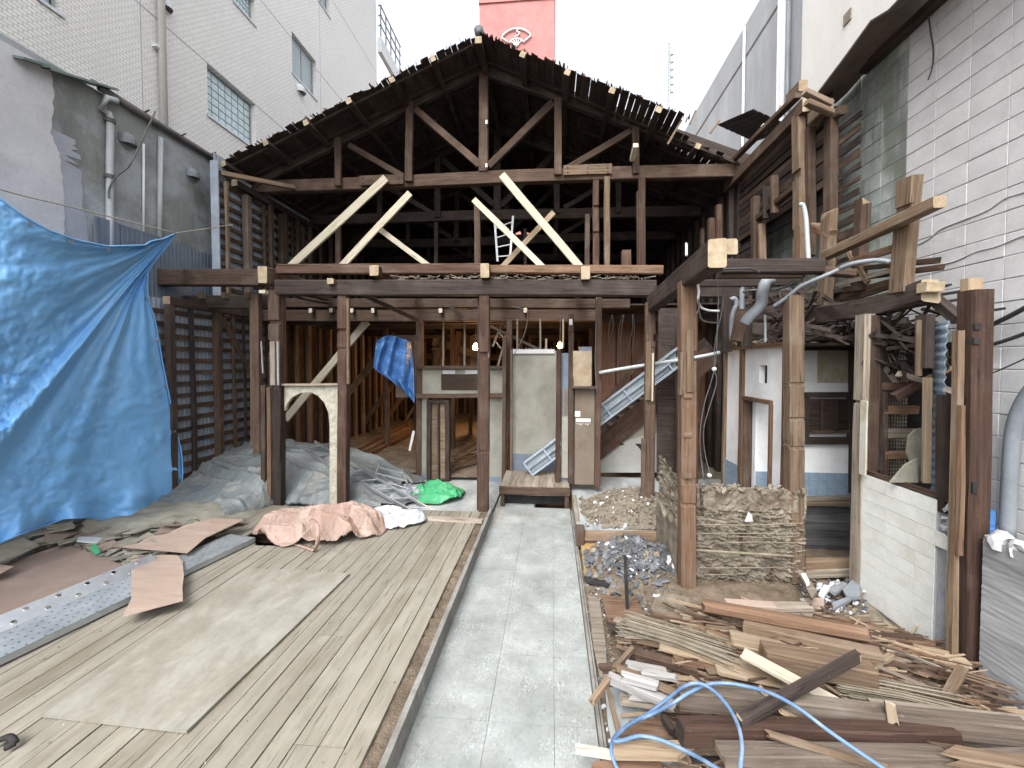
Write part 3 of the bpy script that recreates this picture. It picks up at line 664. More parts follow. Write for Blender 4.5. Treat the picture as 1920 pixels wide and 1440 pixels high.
# ---- roof
AP = PY(897, 60, Y0); LE = PY(411, 304, Y0); RE0 = PY(1275, 212, Y0)
RE = AP + (RE0 - AP) * ((LE.x - AP.x) / (RE0.x - AP.x) * -1)
def slopes(E):
    L = (E - AP).length; e = (E - AP) / L; nrm = Vector((-e.z, 0, e.x)); nrm = nrm if nrm.z > 0 else -nrm
    return L, e, nrm
rsh = MB()
for E, fy in ((LE, Y0 + .2), (RE, Y0 + .36)):
    L, e, nr = slopes(E)
    a = AP + nr * .03; b = AP + e * (L * (1 if E is LE else .93)) + nr * .03
    rsh.prism([Vector((a.x, fy, a.z)), Vector((b.x, fy + (0 if E is LE else .8), b.z)), Vector((b.x, YE, b.z)), Vector((a.x, YE, a.z))], nr * .02)
roof = rsh.build('roof', M['gutter'], hs_)
for E, side in ((LE, 'L'), (RE, 'R')):
    L, e, nr = slopes(E); s = .03
    while s < L - .02:
        wd = R.choice((.12, .14, .16)); 
        if s + wd > L + .05: break
        gp = .0015 if side == 'L' else R.choice((.001, .002, .012, .018) if s > L * .3 else (.001, .001, .01))
        if side == 'L' and R.random() < .12: gp = .016
        c = AP + e * (s + wd / 2); y0 = Y0 + R.uniform(-.03, .07)
        if side == 'R' and s > L * .70: y0 = Y0 + .35 + R.uniform(-.1, .15) + (s / L - .70) * 1.6
        beam('roof_board', (c.x, y0, c.z), (c.x, 9.4, c.z), wd - gp, .012, M['dark'], roof, n=nr, seg=3, jit=.0006, bow=.001, cham=.0005, break_a=.03)
        s += wd
    # deeper boards joined (not told apart in the dark)
    mb = MB(); a = AP; b = AP + e * L
    mb.prism([Vector((a.x, 9.4, a.z)), Vector((b.x, 9.4, b.z)), Vector((b.x, YE, b.z)), Vector((a.x, YE, a.z))], nr * .012); mb.build('inner_boards', M['dark'], roof)
    k = 0; y = Y0 + .16
    while y < YE:
        if not (side == 'R' and k == 0):
            beam('rafter', AP + Vector((0, y - Y0, 0)) - nr * .03, AP + e * (L - .03) + Vector((0, y - Y0, 0)) - nr * .03, .04, .045, M['dark'], roof, n=nr, seg=3)
        y += .45; k += 1
    px_ = [(811, 106), (735, 147), (655, 190), (575, 231), (500, 271), (421, 308)] if side == 'L' else [(981, 95), (1066, 127), (1151, 160), (1238, 196), (1312, 262)]
    for q, (u, v) in enumerate(px_):
        yy = Y0 - .05 if not (side == 'R' and q == 4) else Y0 + .45
        p = PY(u, v + 3, yy); c = AP + e * ((p - AP).dot(e)) - nr * .1
        beam('purlin', (c.x, yy, c.z), (c.x, YE, c.z), .10, .10, M['dark'], roof, n=nr, end=M['endgrain'], seg=6)
    # battens lying on the boards, their ends make the bumpy edge
    s = .25
    while s < L * (.98 if side == 'L' else .72):
        c = AP + e * s + nr * .018; beam('batten', (c.x, Y0 + R.uniform(-.03, .05), c.z), (c.x, Y0 + 1.2, c.z), .03, R.uniform(.02, .045), M['brown'], roof, n=nr, seg=1)
        s += R.uniform(.22, .42)
    # frayed bark strips at the edge
    mb = MB()
    for _ in range(90 if side == 'R' else 60):
        s = R.uniform(.05, L * (.98 if side == 'L' else .74)); c = AP + e * s + nr * R.uniform(.0, .02); y = Y0 + R.uniform(-.04, .05)
        mb.bar((c.x, y, c.z), (c.x + R.uniform(-.05, .05), y + R.uniform(.1, .2), c.z + R.uniform(-.01, .01)), .006, R.uniform(.02, .05), n=nr)
    tag(mb.build('frayed_bark', M['brown'], roof), kind='stuff')
rp = PY(897, 72, Y0 - .05); beam('ridge_beam', (rp.x, Y0 - .06, rp.z - .03), (rp.x, YE, rp.z - .03), .12, .12, M['dark'], roof, end=M['endgrain'])
mb = MB(); c = AP + Vector((0, .02, .06)); mb.tube([c, c + Vector((0, .6, 0))], .085, 10); mb.tube([c + Vector((0, .62, -.01)), c + Vector((0, 5, -.01))], .075, 10); mb.build('ridge_tile', M['slate'], roof, True)
# hanging laths and loose bits right slope
for (a, b, Yv) in (((1278, 225), (1252, 270), Y0 + .1), ((1305, 207), (1293, 233), Y0 + .3), ((1350, 225), (1332, 250), Y0 + .6)):
    bY('loose_lath', a, b, Yv, 3, .02, M['tan'], roof)
mb = MB()
for k in range(7):
    a = PY(1350 + k * 10, 236 + k * 4.5, 8.3); mb.bar(a, a + Vector((.25, -.9, -.28)), .12, .012, n=(.3, 0, 1))
mb.build('detached_roof_boards', M['dark'], roof)
# gable under-boarding between top chord and roof stays dark: trusses
ln_ = lambda p, q, t, nm, Y, mat, par, d=.1, **k: bY(nm, p, q, Y, t, d, mat, par, **k)
EV = Vector((0, 1, 0))
for ti, Yt in enumerate((YM, YM + 1.9, YM + 3.8, YM + 5.7)):
    dy = Yt - YM
    def T(u, v, o=0): p = PY(u, v, YM); return Vector((p.x, Yt + o, p.z))
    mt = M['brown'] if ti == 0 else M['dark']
    k22 = YM / F
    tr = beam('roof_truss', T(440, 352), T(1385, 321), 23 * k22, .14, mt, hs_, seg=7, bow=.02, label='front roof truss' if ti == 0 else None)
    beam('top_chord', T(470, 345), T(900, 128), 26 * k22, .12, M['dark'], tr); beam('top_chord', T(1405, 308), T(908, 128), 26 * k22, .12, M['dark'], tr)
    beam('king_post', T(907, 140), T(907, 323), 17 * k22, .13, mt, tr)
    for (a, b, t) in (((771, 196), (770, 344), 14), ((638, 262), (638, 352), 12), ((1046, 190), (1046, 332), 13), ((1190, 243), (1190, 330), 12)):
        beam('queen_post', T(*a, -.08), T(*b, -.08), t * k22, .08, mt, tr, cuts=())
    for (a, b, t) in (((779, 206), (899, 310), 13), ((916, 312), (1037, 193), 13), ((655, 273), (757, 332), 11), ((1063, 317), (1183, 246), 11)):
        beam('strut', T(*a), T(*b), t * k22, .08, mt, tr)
    if ti == 0:
        for (u0, v0, u1, v1) in ((678, 343, 760, 340), (1056, 324, 1146, 321)):
            pl = beam('splice_plate', T(u0, v0, -.09), T(u1, v1, -.09), 18 * k22, .04, M['tan'] if u0 > 900 else M['brown'], tr)
            for q in range(6):
                uu = u0 + 8 + (q // 2) * (u1 - u0 - 16) / 2; c = T(uu, v0 + (-4 if q % 2 else 5), -.115)
                mb = MB(); mb.tube([c, c + Vector((0, -.012, 0))], .012, 6); mb.build('bolt', M['black'], pl)
        for (u, v) in ((914, 236), (914, 316)):
            c = T(u, v, -.1); mb = MB(); mb.box(c - Vector((.02, .03, .035)), c + Vector((.02, .03, .035))); mb.build('insulator', M['farwhite'], tr)
        c = T(1183, 305, -.12); beam('nailing_block', c, c + Vector((0, -.3, .1)), .09, .09, M['pale'], tr, n=(1, 0, 0))
# ---- second floor studs on the main wall
def hb(nm, a, b, t, mat, d=.1, Y=YM, par=hs_, **k): return bY(nm, a, b, Y, t, d, M[mat], par, **k)
hb('stud', (1117, 338), (1117, 500), 11, 'red', end=M['endgrain'], cuts=((.3, .34, '-y', .03), (.6, .63, '-y', .03))); hb('stud', (1138, 333), (1138, 500), 10, 'tan', Y=YM - .1)
hb('stud', (1203, 334), (1203, 500), 12, 'red', Y=YM - .05); hb('stud', (1196, 360), (1197, 500), 5, 'brown'); hb('stud', (1101, 403), (1101, 500), 9, 'brown')
hb('stud', (895, 385), (896, 500), 11, 'brown', Y=7.9); hb('stud', (635, 425), (635, 500), 10, 'brown', Y=8.6); hb('stud', (1174, 470), (1174, 500), 16, 'red', end=M['endgrain'], Y=6.1)
hb('stud', (1347, 385), (1348, 500), 9, 'red', Y=7.4); hb('stud', (1333, 410), (1333, 500), 11, 'brown', Y=7.9)
hb('stud', (1316, 430), (1316, 500), 6, 'brown', Y=8.3); hb('stud', (818, 418), (818, 500), 7, 'dark', Y=9.3); hb('stud', (985, 430), (985, 500), 6, 'dark', Y=9.3)
for (a, b, t, Y, m, lab) in (((545, 500), (724, 334), 15, 7.5, 'pale', 'longest pale brace left of centre'), ((640, 500), (769, 362), 13, 7.6, 'pale', None),
                 ((712, 430), (803, 498), 10, 7.75, 'pale', None), ((888, 374), (1018, 501), 11, 7.55, 'pale', None),
                 ((941, 328), (1087, 501), 14, 7.45, 'pale', 'tall pale brace right of the king post'), ((942, 501), (1038, 398), 10, 7.8, 'palewarm', None)):
    bY('brace', a, b, Y, t, .045, M[m], hs_, label=lab, end=M['endgrain'])
# second floor deck, joists
mb = MB(); zd = PY(900, 574, YM).z; mb.box((-6.1, YM + .12, zd), (3.4, YE, zd + .03)); mb.build('upper_floor', M['dark'], hs_)
# main wall first floor beams
b1 = hb('beam', (480, 568), (1180, 570), 17, 'brown', d=.12, Y=YM, seg=7, bow=.01)
b2 = hb('beam', (470, 592), (1122, 592), 22, 'brown', d=.12, Y=YM + .02, seg=7, bow=.01)
for u in (582, 620, 659, 699, 826, 985):
    p = PY(u, 582, YM - .16); beam('joist', p, p + Vector((0, 3.0, 0)), .085, .07, M['dark'], hs_, n=(1, 0, 0), end=M['pale'], seg=2)
for k in range(7):
    p = PY(500 + k * 10, 590, 8.3 + k * 1.2); beam('floor_girder', (-6.1, 8.4 + k * 1.25, 3.35), (3.4, 8.4 + k * 1.25, 3.35), .18, .12, M['dark'], hs_)
for x in (-4.9, -3.4, -1.7, .3, 1.9): beam('joist', (x, 8.0, 3.48), (x, 16.5, 3.48), .1, .08, M['dark'], hs_, n=(1, 0, 0))
hb('brace', (680, 552), (783, 600), 7, 'dark', Y=(6.2, 7.5)); hb('brace', (560, 558), (612, 568), 5, 'dark', Y=(6.2, 7.4)); hb('brace', (845, 575), (868, 597), 7, 'dark', Y=7.4)
# posts of the main wall, first floor
hb('post', (788, 598), (787, 912), 12, 'brown', d=.12, cuts=((.28, .3, '-z', .02),)); hb('post', (955, 600), (954, 892), 10, 'brown', d=.1, Y=7.45)
hb('post', (480, 600), (482, 900), 16, 'dark', d=.12); hb('post', (1380, 520), (1378, 660), 14, 'dark', d=.1, Y=6.2)
# header panel
hp = MB(); a = PY(783, 742, 7.62); b = PY(946, 690, 7.62); hp.box((a.x, 7.6, a.z), (b.x, 7.66, b.z)); hp = hp.build('header_panel', M['plaster'], hs_)
hb('rail', (782, 689), (952, 689), 6, 'brown', Y=7.56); hb('rail', (782, 742), (946, 742), 8, 'brown', Y=7.56, d=.14)
a = PY(827, 731, 7.58); b = PY(903, 702, 7.58); mb = MB(); mb.box((a.x, 7.585, a.z), (b.x, 7.6, b.z)); mb.build('reed_panel', M['dark'], hp)
mb = MB()
for k in range(56):
    x_ = a.x + .01 + (b.x - a.x - .02) * k / 55; mb.bar((x_, 7.58, a.z + .01), (x_ + R.uniform(-.004, .004), 7.58, b.z - .005), .007, .007)
tag(mb.build('reeds', M['brown'], hp), kind='stuff')
for u in (842, 884):
    a = PY(u - 12, 701, 7.57); b = PY(u + 11, 694, 7.57); mb = MB(); mb.box((a.x, 7.575, a.z), (b.x, 7.6, b.z)); mb.build('paper_patch', M['beige'], hp)
for (u0, u1, v0, v1, m) in ((783, 801, 747, 888, 'plaster'), (918, 942, 747, 893, 'plaster')):
    a = PY(u0, v1, 7.62); b = PY(u1, v0, 7.62); mb = MB(); mb.box((a.x, 7.6, a.z), (b.x, 7.68, b.z)); mb.build('plaster_strip', M[m], hs_)
    mb = MB(); a2 = PY(u0, v1 + 16, 7.6); mb.box((a.x, 7.595, a2.z), (b.x, 7.69, a.z)); mb.build('skirting', M['metaldark'], hs_)
# narrow sliding doors
dr = thing('sliding_door', PY(823, 905, 7.55), 'narrow brown two-leaf door with pale vertical panels left of the centre post', 'door')
hb('frame_post', (805, 750), (805, 905), 8, 'dark', Y=7.58, par=dr); hb('frame_post', (839, 750), (840, 908), 9, 'dark', Y=7.58, par=dr)
hb('frame_post', (823, 752), (823, 905), 3, 'dark', Y=7.57, par=dr); hb('top_rail', (802, 753), (842, 753), 7, 'dark', Y=7.57, par=dr); hb('bottom_rail', (802, 904), (842, 904), 12, 'dark', Y=7.57, par=dr)
for u0, u1 in ((809, 821), (824, 836)):
    a = PY(u0, 899, 7.6); b = PY(u1, 756, 7.6); mb = MB(); mb.box((a.x, 7.59, a.z), (b.x, 7.61, b.z)); mb.build('door_panel', M['tan'], dr)
# thin rods above the header
for u in (831, 871): hb('rod', (u, 600), (u, 686), 3, 'greywood', d=.03, Y=7.9)
for u, v in ((970, 655), (1013, 655), (1056, 652), (1024, 660)): hb('rod', (u, 598 if u != 1024 else 635), (u, v), 3.2, 'greywood' if u != 1056 else 'palewarm', d=.03, Y=7.45)
# ladders hanging behind
sl = thing('old_wooden_ladder', PY(925, 650, 7.9), 'small grey ladder wedged crookedly under the beams beside the lit bulb', 'ladder')
hb('rail', (952, 575), (924, 650), 3.5, 'greywood', d=.03, Y=7.9, par=sl); hb('rail', (962, 580), (930, 700), 3.5, 'greywood', d=.03, Y=7.8, par=sl)
for k in range(4): hb('rung', (948 - k * 6, 590 + k * 17), (957 - k * 6, 596 + k * 19), 2.5, 'greywood', d=.02, Y=7.86, par=sl)
hb('brace', (920, 612), (1010, 655), 5, 'dark', Y=7.5, d=.05)
# ---- grey plaster partition
yp = 7.3
gp = thing('plaster_partition', PY(1000, 885, yp), 'grey plaster partition with a torn top edge behind the step platform', 'partition')
mb = MB(); pl = [PY(961, 884, yp), PY(1043, 884, yp), PY(1043, 662, yp)]
n = 22
for i in range(n + 1): pl.append(PY(1043 - (82) * i / n, 659 + R.uniform(-2.5, 3), yp))
mb.prism(pl, (0, .07, 0)); mb.build('plaster_panel', M['plaster'], gp)
mb = MB(); a = PY(961, 884, yp - .01); b = PY(1043, 852, yp - .01); mb.box((a.x, yp - .012, a.z), (b.x, yp - .002, b.z)); mb.build('blue_skirting', M['metaldark'], gp)
mb = MB(); a = PY(958, 663, yp - .02); b = PY(1040, 655, yp - .02); mb.box((a.x, yp - .03, a.z), (b.x, yp - .004, b.z))
for k in range(26):
    u = 962 + k * 3; p = PY(u, 657, yp); mb.bar(p, p + Vector((R.uniform(-.01, .01), 0, R.uniform(.02, .05))), .006, .006)
mb.build('torn_lath_edge', M['beige'], gp)
hb('edge_post', (946, 632), (944, 905), 7, 'brown', Y=7.25, par=gp, d=.08); hb('edge_post', (959, 655), (958, 888), 4, 'tan', Y=7.22, par=gp, d=.06)
# ---- narrow cupboard group of posts
yc = 6.6
cg = thing('cupboard_frame', PY(1085, 908, yc), 'narrow brown cupboard front between dark red posts right of the platform', 'cupboard')
hb('post', (1047, 655), (1046, 907), 9, 'red', Y=yc, par=cg, d=.1); hb('post', (1071, 590), (1070, 905), 10, 'brown', Y=yc, par=cg, d=.1, cuts=((.1, .16, '-y', .02),))
hb('post', (1122, 555), (1120, 912), 11, 'red', Y=yc, par=cg, d=.1)
a = PY(1053, 896, yc); b = PY(1065, 780, yc); mb = MB(); mb.box((a.x, yc, a.z), (b.x, yc + .04, b.z)); mb.build('plaster_strip', M['plaster'], cg)
a = PY(1052, 905, yc + .02); b = PY(1066, 662, yc + .02); mb = MB(); mb.box((a.x, yc + .045, a.z), (b.x, yc + .07, b.z)); mb.build('plaster_backing', M['metaldark'], cg)
for k in range(4): hb('lath', (1054 + k * 3, 728), (1054 + k * 3, 780), 1.2, 'greywood', Y=yc - .01, par=cg, d=.01)
a = PY(1077, 908, yc); b = PY(1115, 727, yc); mb = MB(); mb.box((a.x, yc, a.z), (b.x, yc + .03, b.z)); mb.build('brown_panel', M['plasterb'], cg)
a = PY(1074, 724, yc); b = PY(1109, 658, yc); mb = MB(); mb.box((a.x, yc - .05, a.z), (b.x, yc + .25, b.z)); mb.build('paper_lined_box', mott('stained_paper', (.20, .15, .10), (.42, .35, .25), 3, stain=(.14, .09, .06)), cg)
hb('shelf_edge', (1072, 726), (1118, 726), 4, 'dark', Y=yc - .04, par=cg, d=.2)
a = PY(1086, 660, yc - .05); b = PY(1110, 650, yc - .05); mb = MB(); mb.box((a.x, yc - .02, a.z), (b.x, yc + .06, b.z)); mb.build('switch_gear', M['metaldark'], cg)
for (u0, v0, u1, v1) in ((1078, 771, 1088, 781), (1080, 785, 1107, 791), (1106, 724, 1116, 729), (1067, 599, 1073, 610)):
    a = PY(u0, v1, yc); b = PY(u1, v0, yc); mb = MB(); mb.box((a.x, yc - .065 if u0 > 1090 or v0 < 700 else yc - .008, a.z), (b.x, yc - .001, b.z)); mb.build('paper_notice', M['farwhite'] if v0 != 599 else M['beige'], cg)
for k in range(7):
    a = PY(1081 + k * 4, 794, yc); mb = MB(); mb.box((a.x, yc - .004, a.z - .01 * (k % 3) - .008), (a.x + .018, yc - .001, a.z)); mb.build('tape_scrap', M['beige'], cg)
# ---- lamps
def bulb(u, v, Y, power, lab, r=.045):
    p = PY(u, v, Y); t = thing('light_bulb', p, lab, 'lamp')
    em_, ent, eb = newmat('lit_bulb_glass'); eb.inputs['Emission Color'].default_value = (1, .55, .18, 1); eb.inputs['Emission Strength'].default_value = 22
    bm = bmesh.new(); bmesh.ops.create_uvsphere(bm, u_segments=12, v_segments=8, radius=r)
    for vv in bm.verts:
        if vv.co.z > 0: vv.co.z *= 1.35; vv.co.x *= 1 - .25 * vv.co.z / r; vv.co.y *= 1 - .25 * vv.co.z / r
    me = bpy.data.meshes.new('glass'); bm.to_mesh(me); bm.free(); me.materials.append(em_); o = link('glass', me, t, Matrix.Translation(p)); o.visible_shadow = True
    mb = MB(); mb.tube([p + Vector((0, 0, r)), p + Vector((0, 0, r + .07))], .022, 8); mb.build('socket', M['black'], t, True)
    mb = MB(); mb.tube([p + Vector((0, 0, r + .07)), p + Vector((.01, 0, .5)), p + Vector((.0, .05, .75))], .008, 5); mb.build('flex', M['cable'], t)
    ld = bpy.data.lights.new('bulb_light', 'POINT'); ld.energy = power; ld.color = (1, .5, .2); ld.shadow_soft_size = .05
    l = bpy.data.objects.new('bulb_light', ld); C.objects.link(l); l.parent = t; l.matrix_parent_inverse = WM[t.name].inverted(); l.location = p + Vector((0, -.09, -.02))
bulb(892, 651, 8.9, 22, 'brighter bare lit bulb beside the centre post', .075)
bulb(1050, 648, 7.6, 2, 'smaller lit bulb above the dark red post', .055)
bulb(886, 678, 12.5, 60, 'distant small lit bulb seen just below the bright one', .05)
# ---- inner timbers lit by the bulbs
for (a, b, t, Y) in (((536, 786), (688, 603), 14, 7.95), ((576, 832), (741, 627), 12, 10.3), ((669, 812), (738, 718), 9, 12), ((713, 800), (758, 740), 7, 13.5), ((750, 804), (778, 762), 6, 14.5)):
    bY('brace', a, b, Y, t, .06, M['pale' if Y < 8 else 'tan'], hs_)
for k in range(20):
    y = 8.2 + .45 * k; beam('stud', (-5.98, y, .1), (-5.98, y, 3.3), .1, .05 if k % 2 else .1, M['tan' if k % 3 else 'brown'], hs_, n=(1, 0, 0))
for k in range(36):
    y = 7.95 + .25 * k; beam('wall_board', (-6.09, y, .05), (-6.09, y, 3.35), .236, .02, M['dark' if R.random() < .6 else 'brown'], hs_, n=(1, 0, 0), seg=2, jit=.002)
for k in range(26):
    x = -6.0 + .36 * k; beam('stud', (x, YE - .1, .1), (x, YE - .1, 3.3), .09, .09, M['tan' if k % 4 else 'brown'], hs_)
mb = MB(); mb.box((-6.2, YE, -.2), (3.7, YE + .06, 8)); mb.box((3.52, YM + .1, -.2), (3.6, YE, 6.1)); mb.box((-6.2, 9.55, 3.3), (-6.14, YE, 6.25)); mb.box((-6.2, 9.55, -.2), (-6.14, YE, 3.4)); mb.build('back_boarding', M['dark'], hs_)
for k in range(20):
    y = 7.9 + .45 * k; beam('stud', (3.46, y, .1), (3.46, y, 5.8), .09, .09, M['dark'], hs_, n=(1, 0, 0), seg=3)
    beam('stud', (-6.0, y, 3.6), (-6.0, y, 5.8), .09, .09, M['brown'], hs_, n=(1, 0, 0), seg=2)
for Y in (10.0, 12.2, 14.3):
    for x in (-4.4, -2.6, -.8, 1.0, 2.5): beam('post', (x, Y, 0), (x, Y, 3.4), .11, .11, M['brown'], hs_)
for k, (p, q, Y, t) in enumerate((((815, 690), (840, 610), 10.5, 9), ((849, 690), (861, 622), 10.5, 10), ((812, 640), (905, 668), 10.6, 14), ((800, 668), (950, 670), 12.4, 10), ((868, 690), (872, 640), 11.5, 8), ((810, 655), (850, 655), 10.4, 4), ((915, 690), (918, 640), 11.5, 8))):
    bY('inner_timber', p, q, Y, t, .08, M['tan' if k % 2 == 0 else 'orange'], hs_)
for k in range(5):
    a = PY(813 + k * 17, 700, 11.2); b = PY(829 + k * 17, 629 + 3 * (k % 2), 11.2); mb = MB(); mb.box((a.x, 11.2, a.z), (b.x, 11.22, b.z)); mb.build('inner_board', M['orange' if k % 2 else 'palewarm'], hs_)  # boards added in orange tones to carry the bulbs' glow as colour
# ---- left slatted wall of the house
sw = thing('slatted_house_wall', (-6.1, 7, 0), 'left side wall of the timber house, brown horizontal battens over grey-blue metal sheet', 'wall')
mb = MB(); XM = -6.17
def corr(y0, y1, z0, z1):
    n = int((y1 - y0) / .038); vs = []
    for i in range(n + 1):
        y = y0 + (y1 - y0) * i / n; x = XM + (.009 if i % 2 else 0); vs += [(x, y, z0), (x, y, z1)]
    mb.add(vs, [(2 * i, 2 * i + 2, 2 * i + 3, 2 * i + 1) for i in range(n)])
YS1 = PX(300, 700, XM).y; YS2 = PX(402, 400, XM).y
corr(YS1 - .25, 9.6, -.1, 3.42); corr(YS2, 9.6, 3.42, 6.24)
mb.build('metal_sheet', M['metalblue'], sw)
pf_ = PX(400, 300, -6.16); mb = MB(); mb.box((-6.2, pf_.y - .03, 3.3), (-6.05, pf_.y - .01, PX(400, 302, -6.16).z));  mb.build('corner_flashing', M['metalblue'], sw)
z = .12
while z < 5.95:
    ya = YS1 - .2 if z < 3.3 else YS2 + .05
    beam('batten', (-6.12, ya, z), (-6.12, 7.9, z), R.uniform(.065, .08), .03, M['brown'], sw, n=(1, 0, 0), end=M['orange'], seg=3, jit=.003)
    beam('batten', (-6.12, 7.91, z + R.uniform(-.02, .02)), (-6.12, 9.5, z), R.uniform(.06, .08), .03, M['dark'], sw, n=(1, 0, 0), seg=3)
    z += .193
for u_, t, m in ((320, .1, 'dark'), (361, .06, 'dark'), (409, .11, 'brown'), (439, .05, 'brown'), (458, .045, 'dark'), (482, .12, 'dark')):
    y = PX(u_, 700, -6.03).y
    beam('stud', (-6.03, y, -.1), (-6.03, y, 3.32), t, t, M[m], sw, n=(1, 0, 0), cuts=((.4, .42, '-z', .01),))
for u_, t, m, zt in ((425, .055, 'tan', 5.75), (463, .12, 'mauve', 5.7), (495, .055, 'brown', 5.7), (528, .12, 'brown', 5.7), (548, .06, 'brown', 5.7), (566, .12, 'brown', 5.7)):
    y = PX(u_, 400, -6.03).y
    beam('stud', (-6.03, y, 3.5), (-6.03, y, zt), t, t, M[m], sw, n=(1, 0, 0))
beam('diagonal_brace', PX(418, 598, -5.96), PX(492, 740, -5.96), .07, .05, M['brown'], sw, n=(1, 0, 0))
beam('top_plate', (-6.03, YS2 + .3, 5.82), (-6.03, 9.6, 5.82), .12, .12, M['dark'], sw, n=(1, 0, 0), end=M['endgrain'])
beam('middle_plate', (-6.03, YS1, 3.38), (-6.03, 9.6, 3.38), .14, .12, M['dark'], sw, n=(1, 0, 0), end=M['endgrain'])
bY('eave_pole', (414, 325), (553, 352), (6.75, 7.6), 8, .08, M['tan'], hs_, end=M['pale'])
# ================================================================ front frame (one bay forward)
ff = thing('front_timber_frame', (-1.5, YF, 0), 'row of dark posts and beams standing one bay in front of the house', 'frame')
def fb_(nm, a, b, t, mat, d=.12, Y=YF, **k): return bY(nm, a, b, Y, t, d, M[mat], ff, **k)
fb_('beam', (522, 540), (1228, 541), 29, 'dark', d=.16, seg=7, bow=.012, label='big dark girder')
fb_('sill_beam', (522, 507), (905, 506), 15, 'red', d=.12, seg=5); fb_('sill_beam', (905, 506), (1242, 507), 15, 'orange', d=.12, seg=4, label='reddish half of the sill')
fb_('sill_board', (525, 499), (905, 498), 4, 'brown', d=.16, Y=YF + .06)
fb_('beam', (262, 521), (492, 521), 32, 'brown', d=.16, Y=YF + .02, seg=3); 
fb_('beam', (338, 567), (530, 566), 26, 'dark', d=.12, Y=6.35, seg=3); fb_('beam', (300, 560), (345, 566), 20, 'dark', d=.1, Y=6.3)
for u in (378, 423, 466): fb_('joist_stub', (u, 549), (u + 1, 560), 7, 'tan', d=.1, Y=6.25)
fb_('short_block', (490, 548), (501, 548), 7, 'pale', Y=5.8, d=.1)
# beam ends toward the camera
for (u, v, wpx, hpx, m, L_) in ((492, 515, 19, 33, 'brown', 1.7), (701, 507, 18, 20, 'brown', 1.7), (909, 507, 17, 27, 'brown', 1.7), (1098, 511, 16, 24, 'brown', 1.7), (619, 527, 13, 11, 'tan', .3)):
    y = YF - .17; p = PY(u, v, y); o = beam('cross_beam', p, p + Vector((0, L_, 0)), wpx * y / F, hpx * y / F, M[m], ff, n=(0, 0, 1), end=M['endgrain'], seg=2)
# debris between girder and sill
mb = MB()
for _ in range(240):
    u = R.uniform(735, 1215); p = PY(u, R.uniform(517, 524), YF + R.uniform(-.06, .1)); mb.bar(p, p + Vector((R.uniform(-.12, .12), R.uniform(-.1, .1), R.uniform(-.02, .03))), .008, .015)
tag(mb.build('straw_debris', M['greywood'], ff), kind='stuff')
for k in range(9): p = PY(525 + k * 80, 518, YF); mb = MB()
# posts
fb_('post', (517, 545), (519, 730), 22, 'brown', cuts=((.5, .62, '-z', .03), (.3, .34, '-y', .04)), d=.14); fb_('post', (530, 548), (532, 722), 7, 'red', Y=5.95, d=.08)
fb_('post', (511, 640), (512, 722), 10, 'greywood', Y=5.8, d=.03); fb_('post', (521, 640), (522, 722), 4, 'whitepaint', Y=5.8, d=.03)
fb_('post', (520, 722), (521, 960), 23, 'dark', d=.14, label='blackened lower post'); fb_('post', (505, 726), (506, 962), 8, 'orange', Y=5.82, d=.05); fb_('post', (495, 722), (496, 960), 9, 'brown', Y=5.86, d=.07)
fb_('post', (481, 548), (485, 850), 15, 'brown', Y=6.1, d=.1); fb_('brace', (490, 640), (493, 700), 3, 'whitepaint', Y=5.9, d=.02)
fb_('post', (645, 553), (644, 962), 19, 'red', d=.13, cuts=((.155, .17, '-y', .03), (.24, .25, '-y', .015)), label='reddish post right of the arch'); fb_('post', (653, 560), (653, 720), 4, 'tan', Y=5.86, d=.05)
fb_('post', (909, 522), (907, 979), 19, 'red', d=.13, cuts=((.30, .32, '-y', .03), (.7, .71, '-y', .01)), label='centre post standing at the end of the kerb')
fb_('post', (899, 545), (898, 955), 6, 'dark', Y=5.97, d=.06); fb_('post', (916, 560), (915, 900), 3, 'tan', Y=5.87, d=.03)
fb_('post', (1219, 568), (1216, 982), 17, 'brown', d=.12, Y=5.8, cuts=((.14, .17, '+z', .03), (.2, .46, '-y', .015)), label='brown post with pale planed face right of the stairs')
fb_('plank', (1216, 640), (1215, 750), 9, 'tan', Y=5.73, d=.02); fb_('plank', (1224, 662), (1223, 752), 3, 'pale', Y=5.73, d=.03)
fb_('post', (1206, 822), (1205, 978), 7, 'brown', Y=5.75, d=.06)
fb_('post', (472, 560), (474, 840), 5, 'tan', Y=6.3, d=.05)
# arch panel
ar = MB(); a = [(527, 722), (648, 722)]; pts = [(527, 724), (636, 724), (636, 955), (618, 955), (618, 800), (616, 775), (608, 755), (596, 742), (582, 735), (562, 737), (547, 745), (538, 757), (534, 770), (527, 775)]
P3 = [PY(u, v, 5.93) for u, v in pts]
quads = [(0, 13, 12, 11, 10, 9), (0, 9, 8, 1), (1, 8, 7, 6), (1, 6, 5, 4, 3, 2)]
vs = P3 + [p + Vector((0, .06, 0)) for p in P3]; N = len(P3)
fs = [q for q in quads] + [tuple(i + N for i in q[::-1]) for q in quads] + [(i, (i + 1) % N, N + (i + 1) % N, N + i) for i in range(N)]
ar.add(vs, fs); o = ar.build('arch_panel', mott('speckled_plaster', (.28, .26, .2), (.48, .46, .38), 12, fine=70, stain=(.55, .54, .48), bs=.6, sscale=9), None, origin=P3[2])
tag(o, 'plaster arch remnant between the blackened post and the reddish post', 'arch')
bY('arch_rail', (524, 722), (640, 722), 5.92, 4, .09, M['greywood'], o) if False else None
fb_('rail', (524, 721), (640, 721), 4, 'greywood', Y=5.92, d=.09)
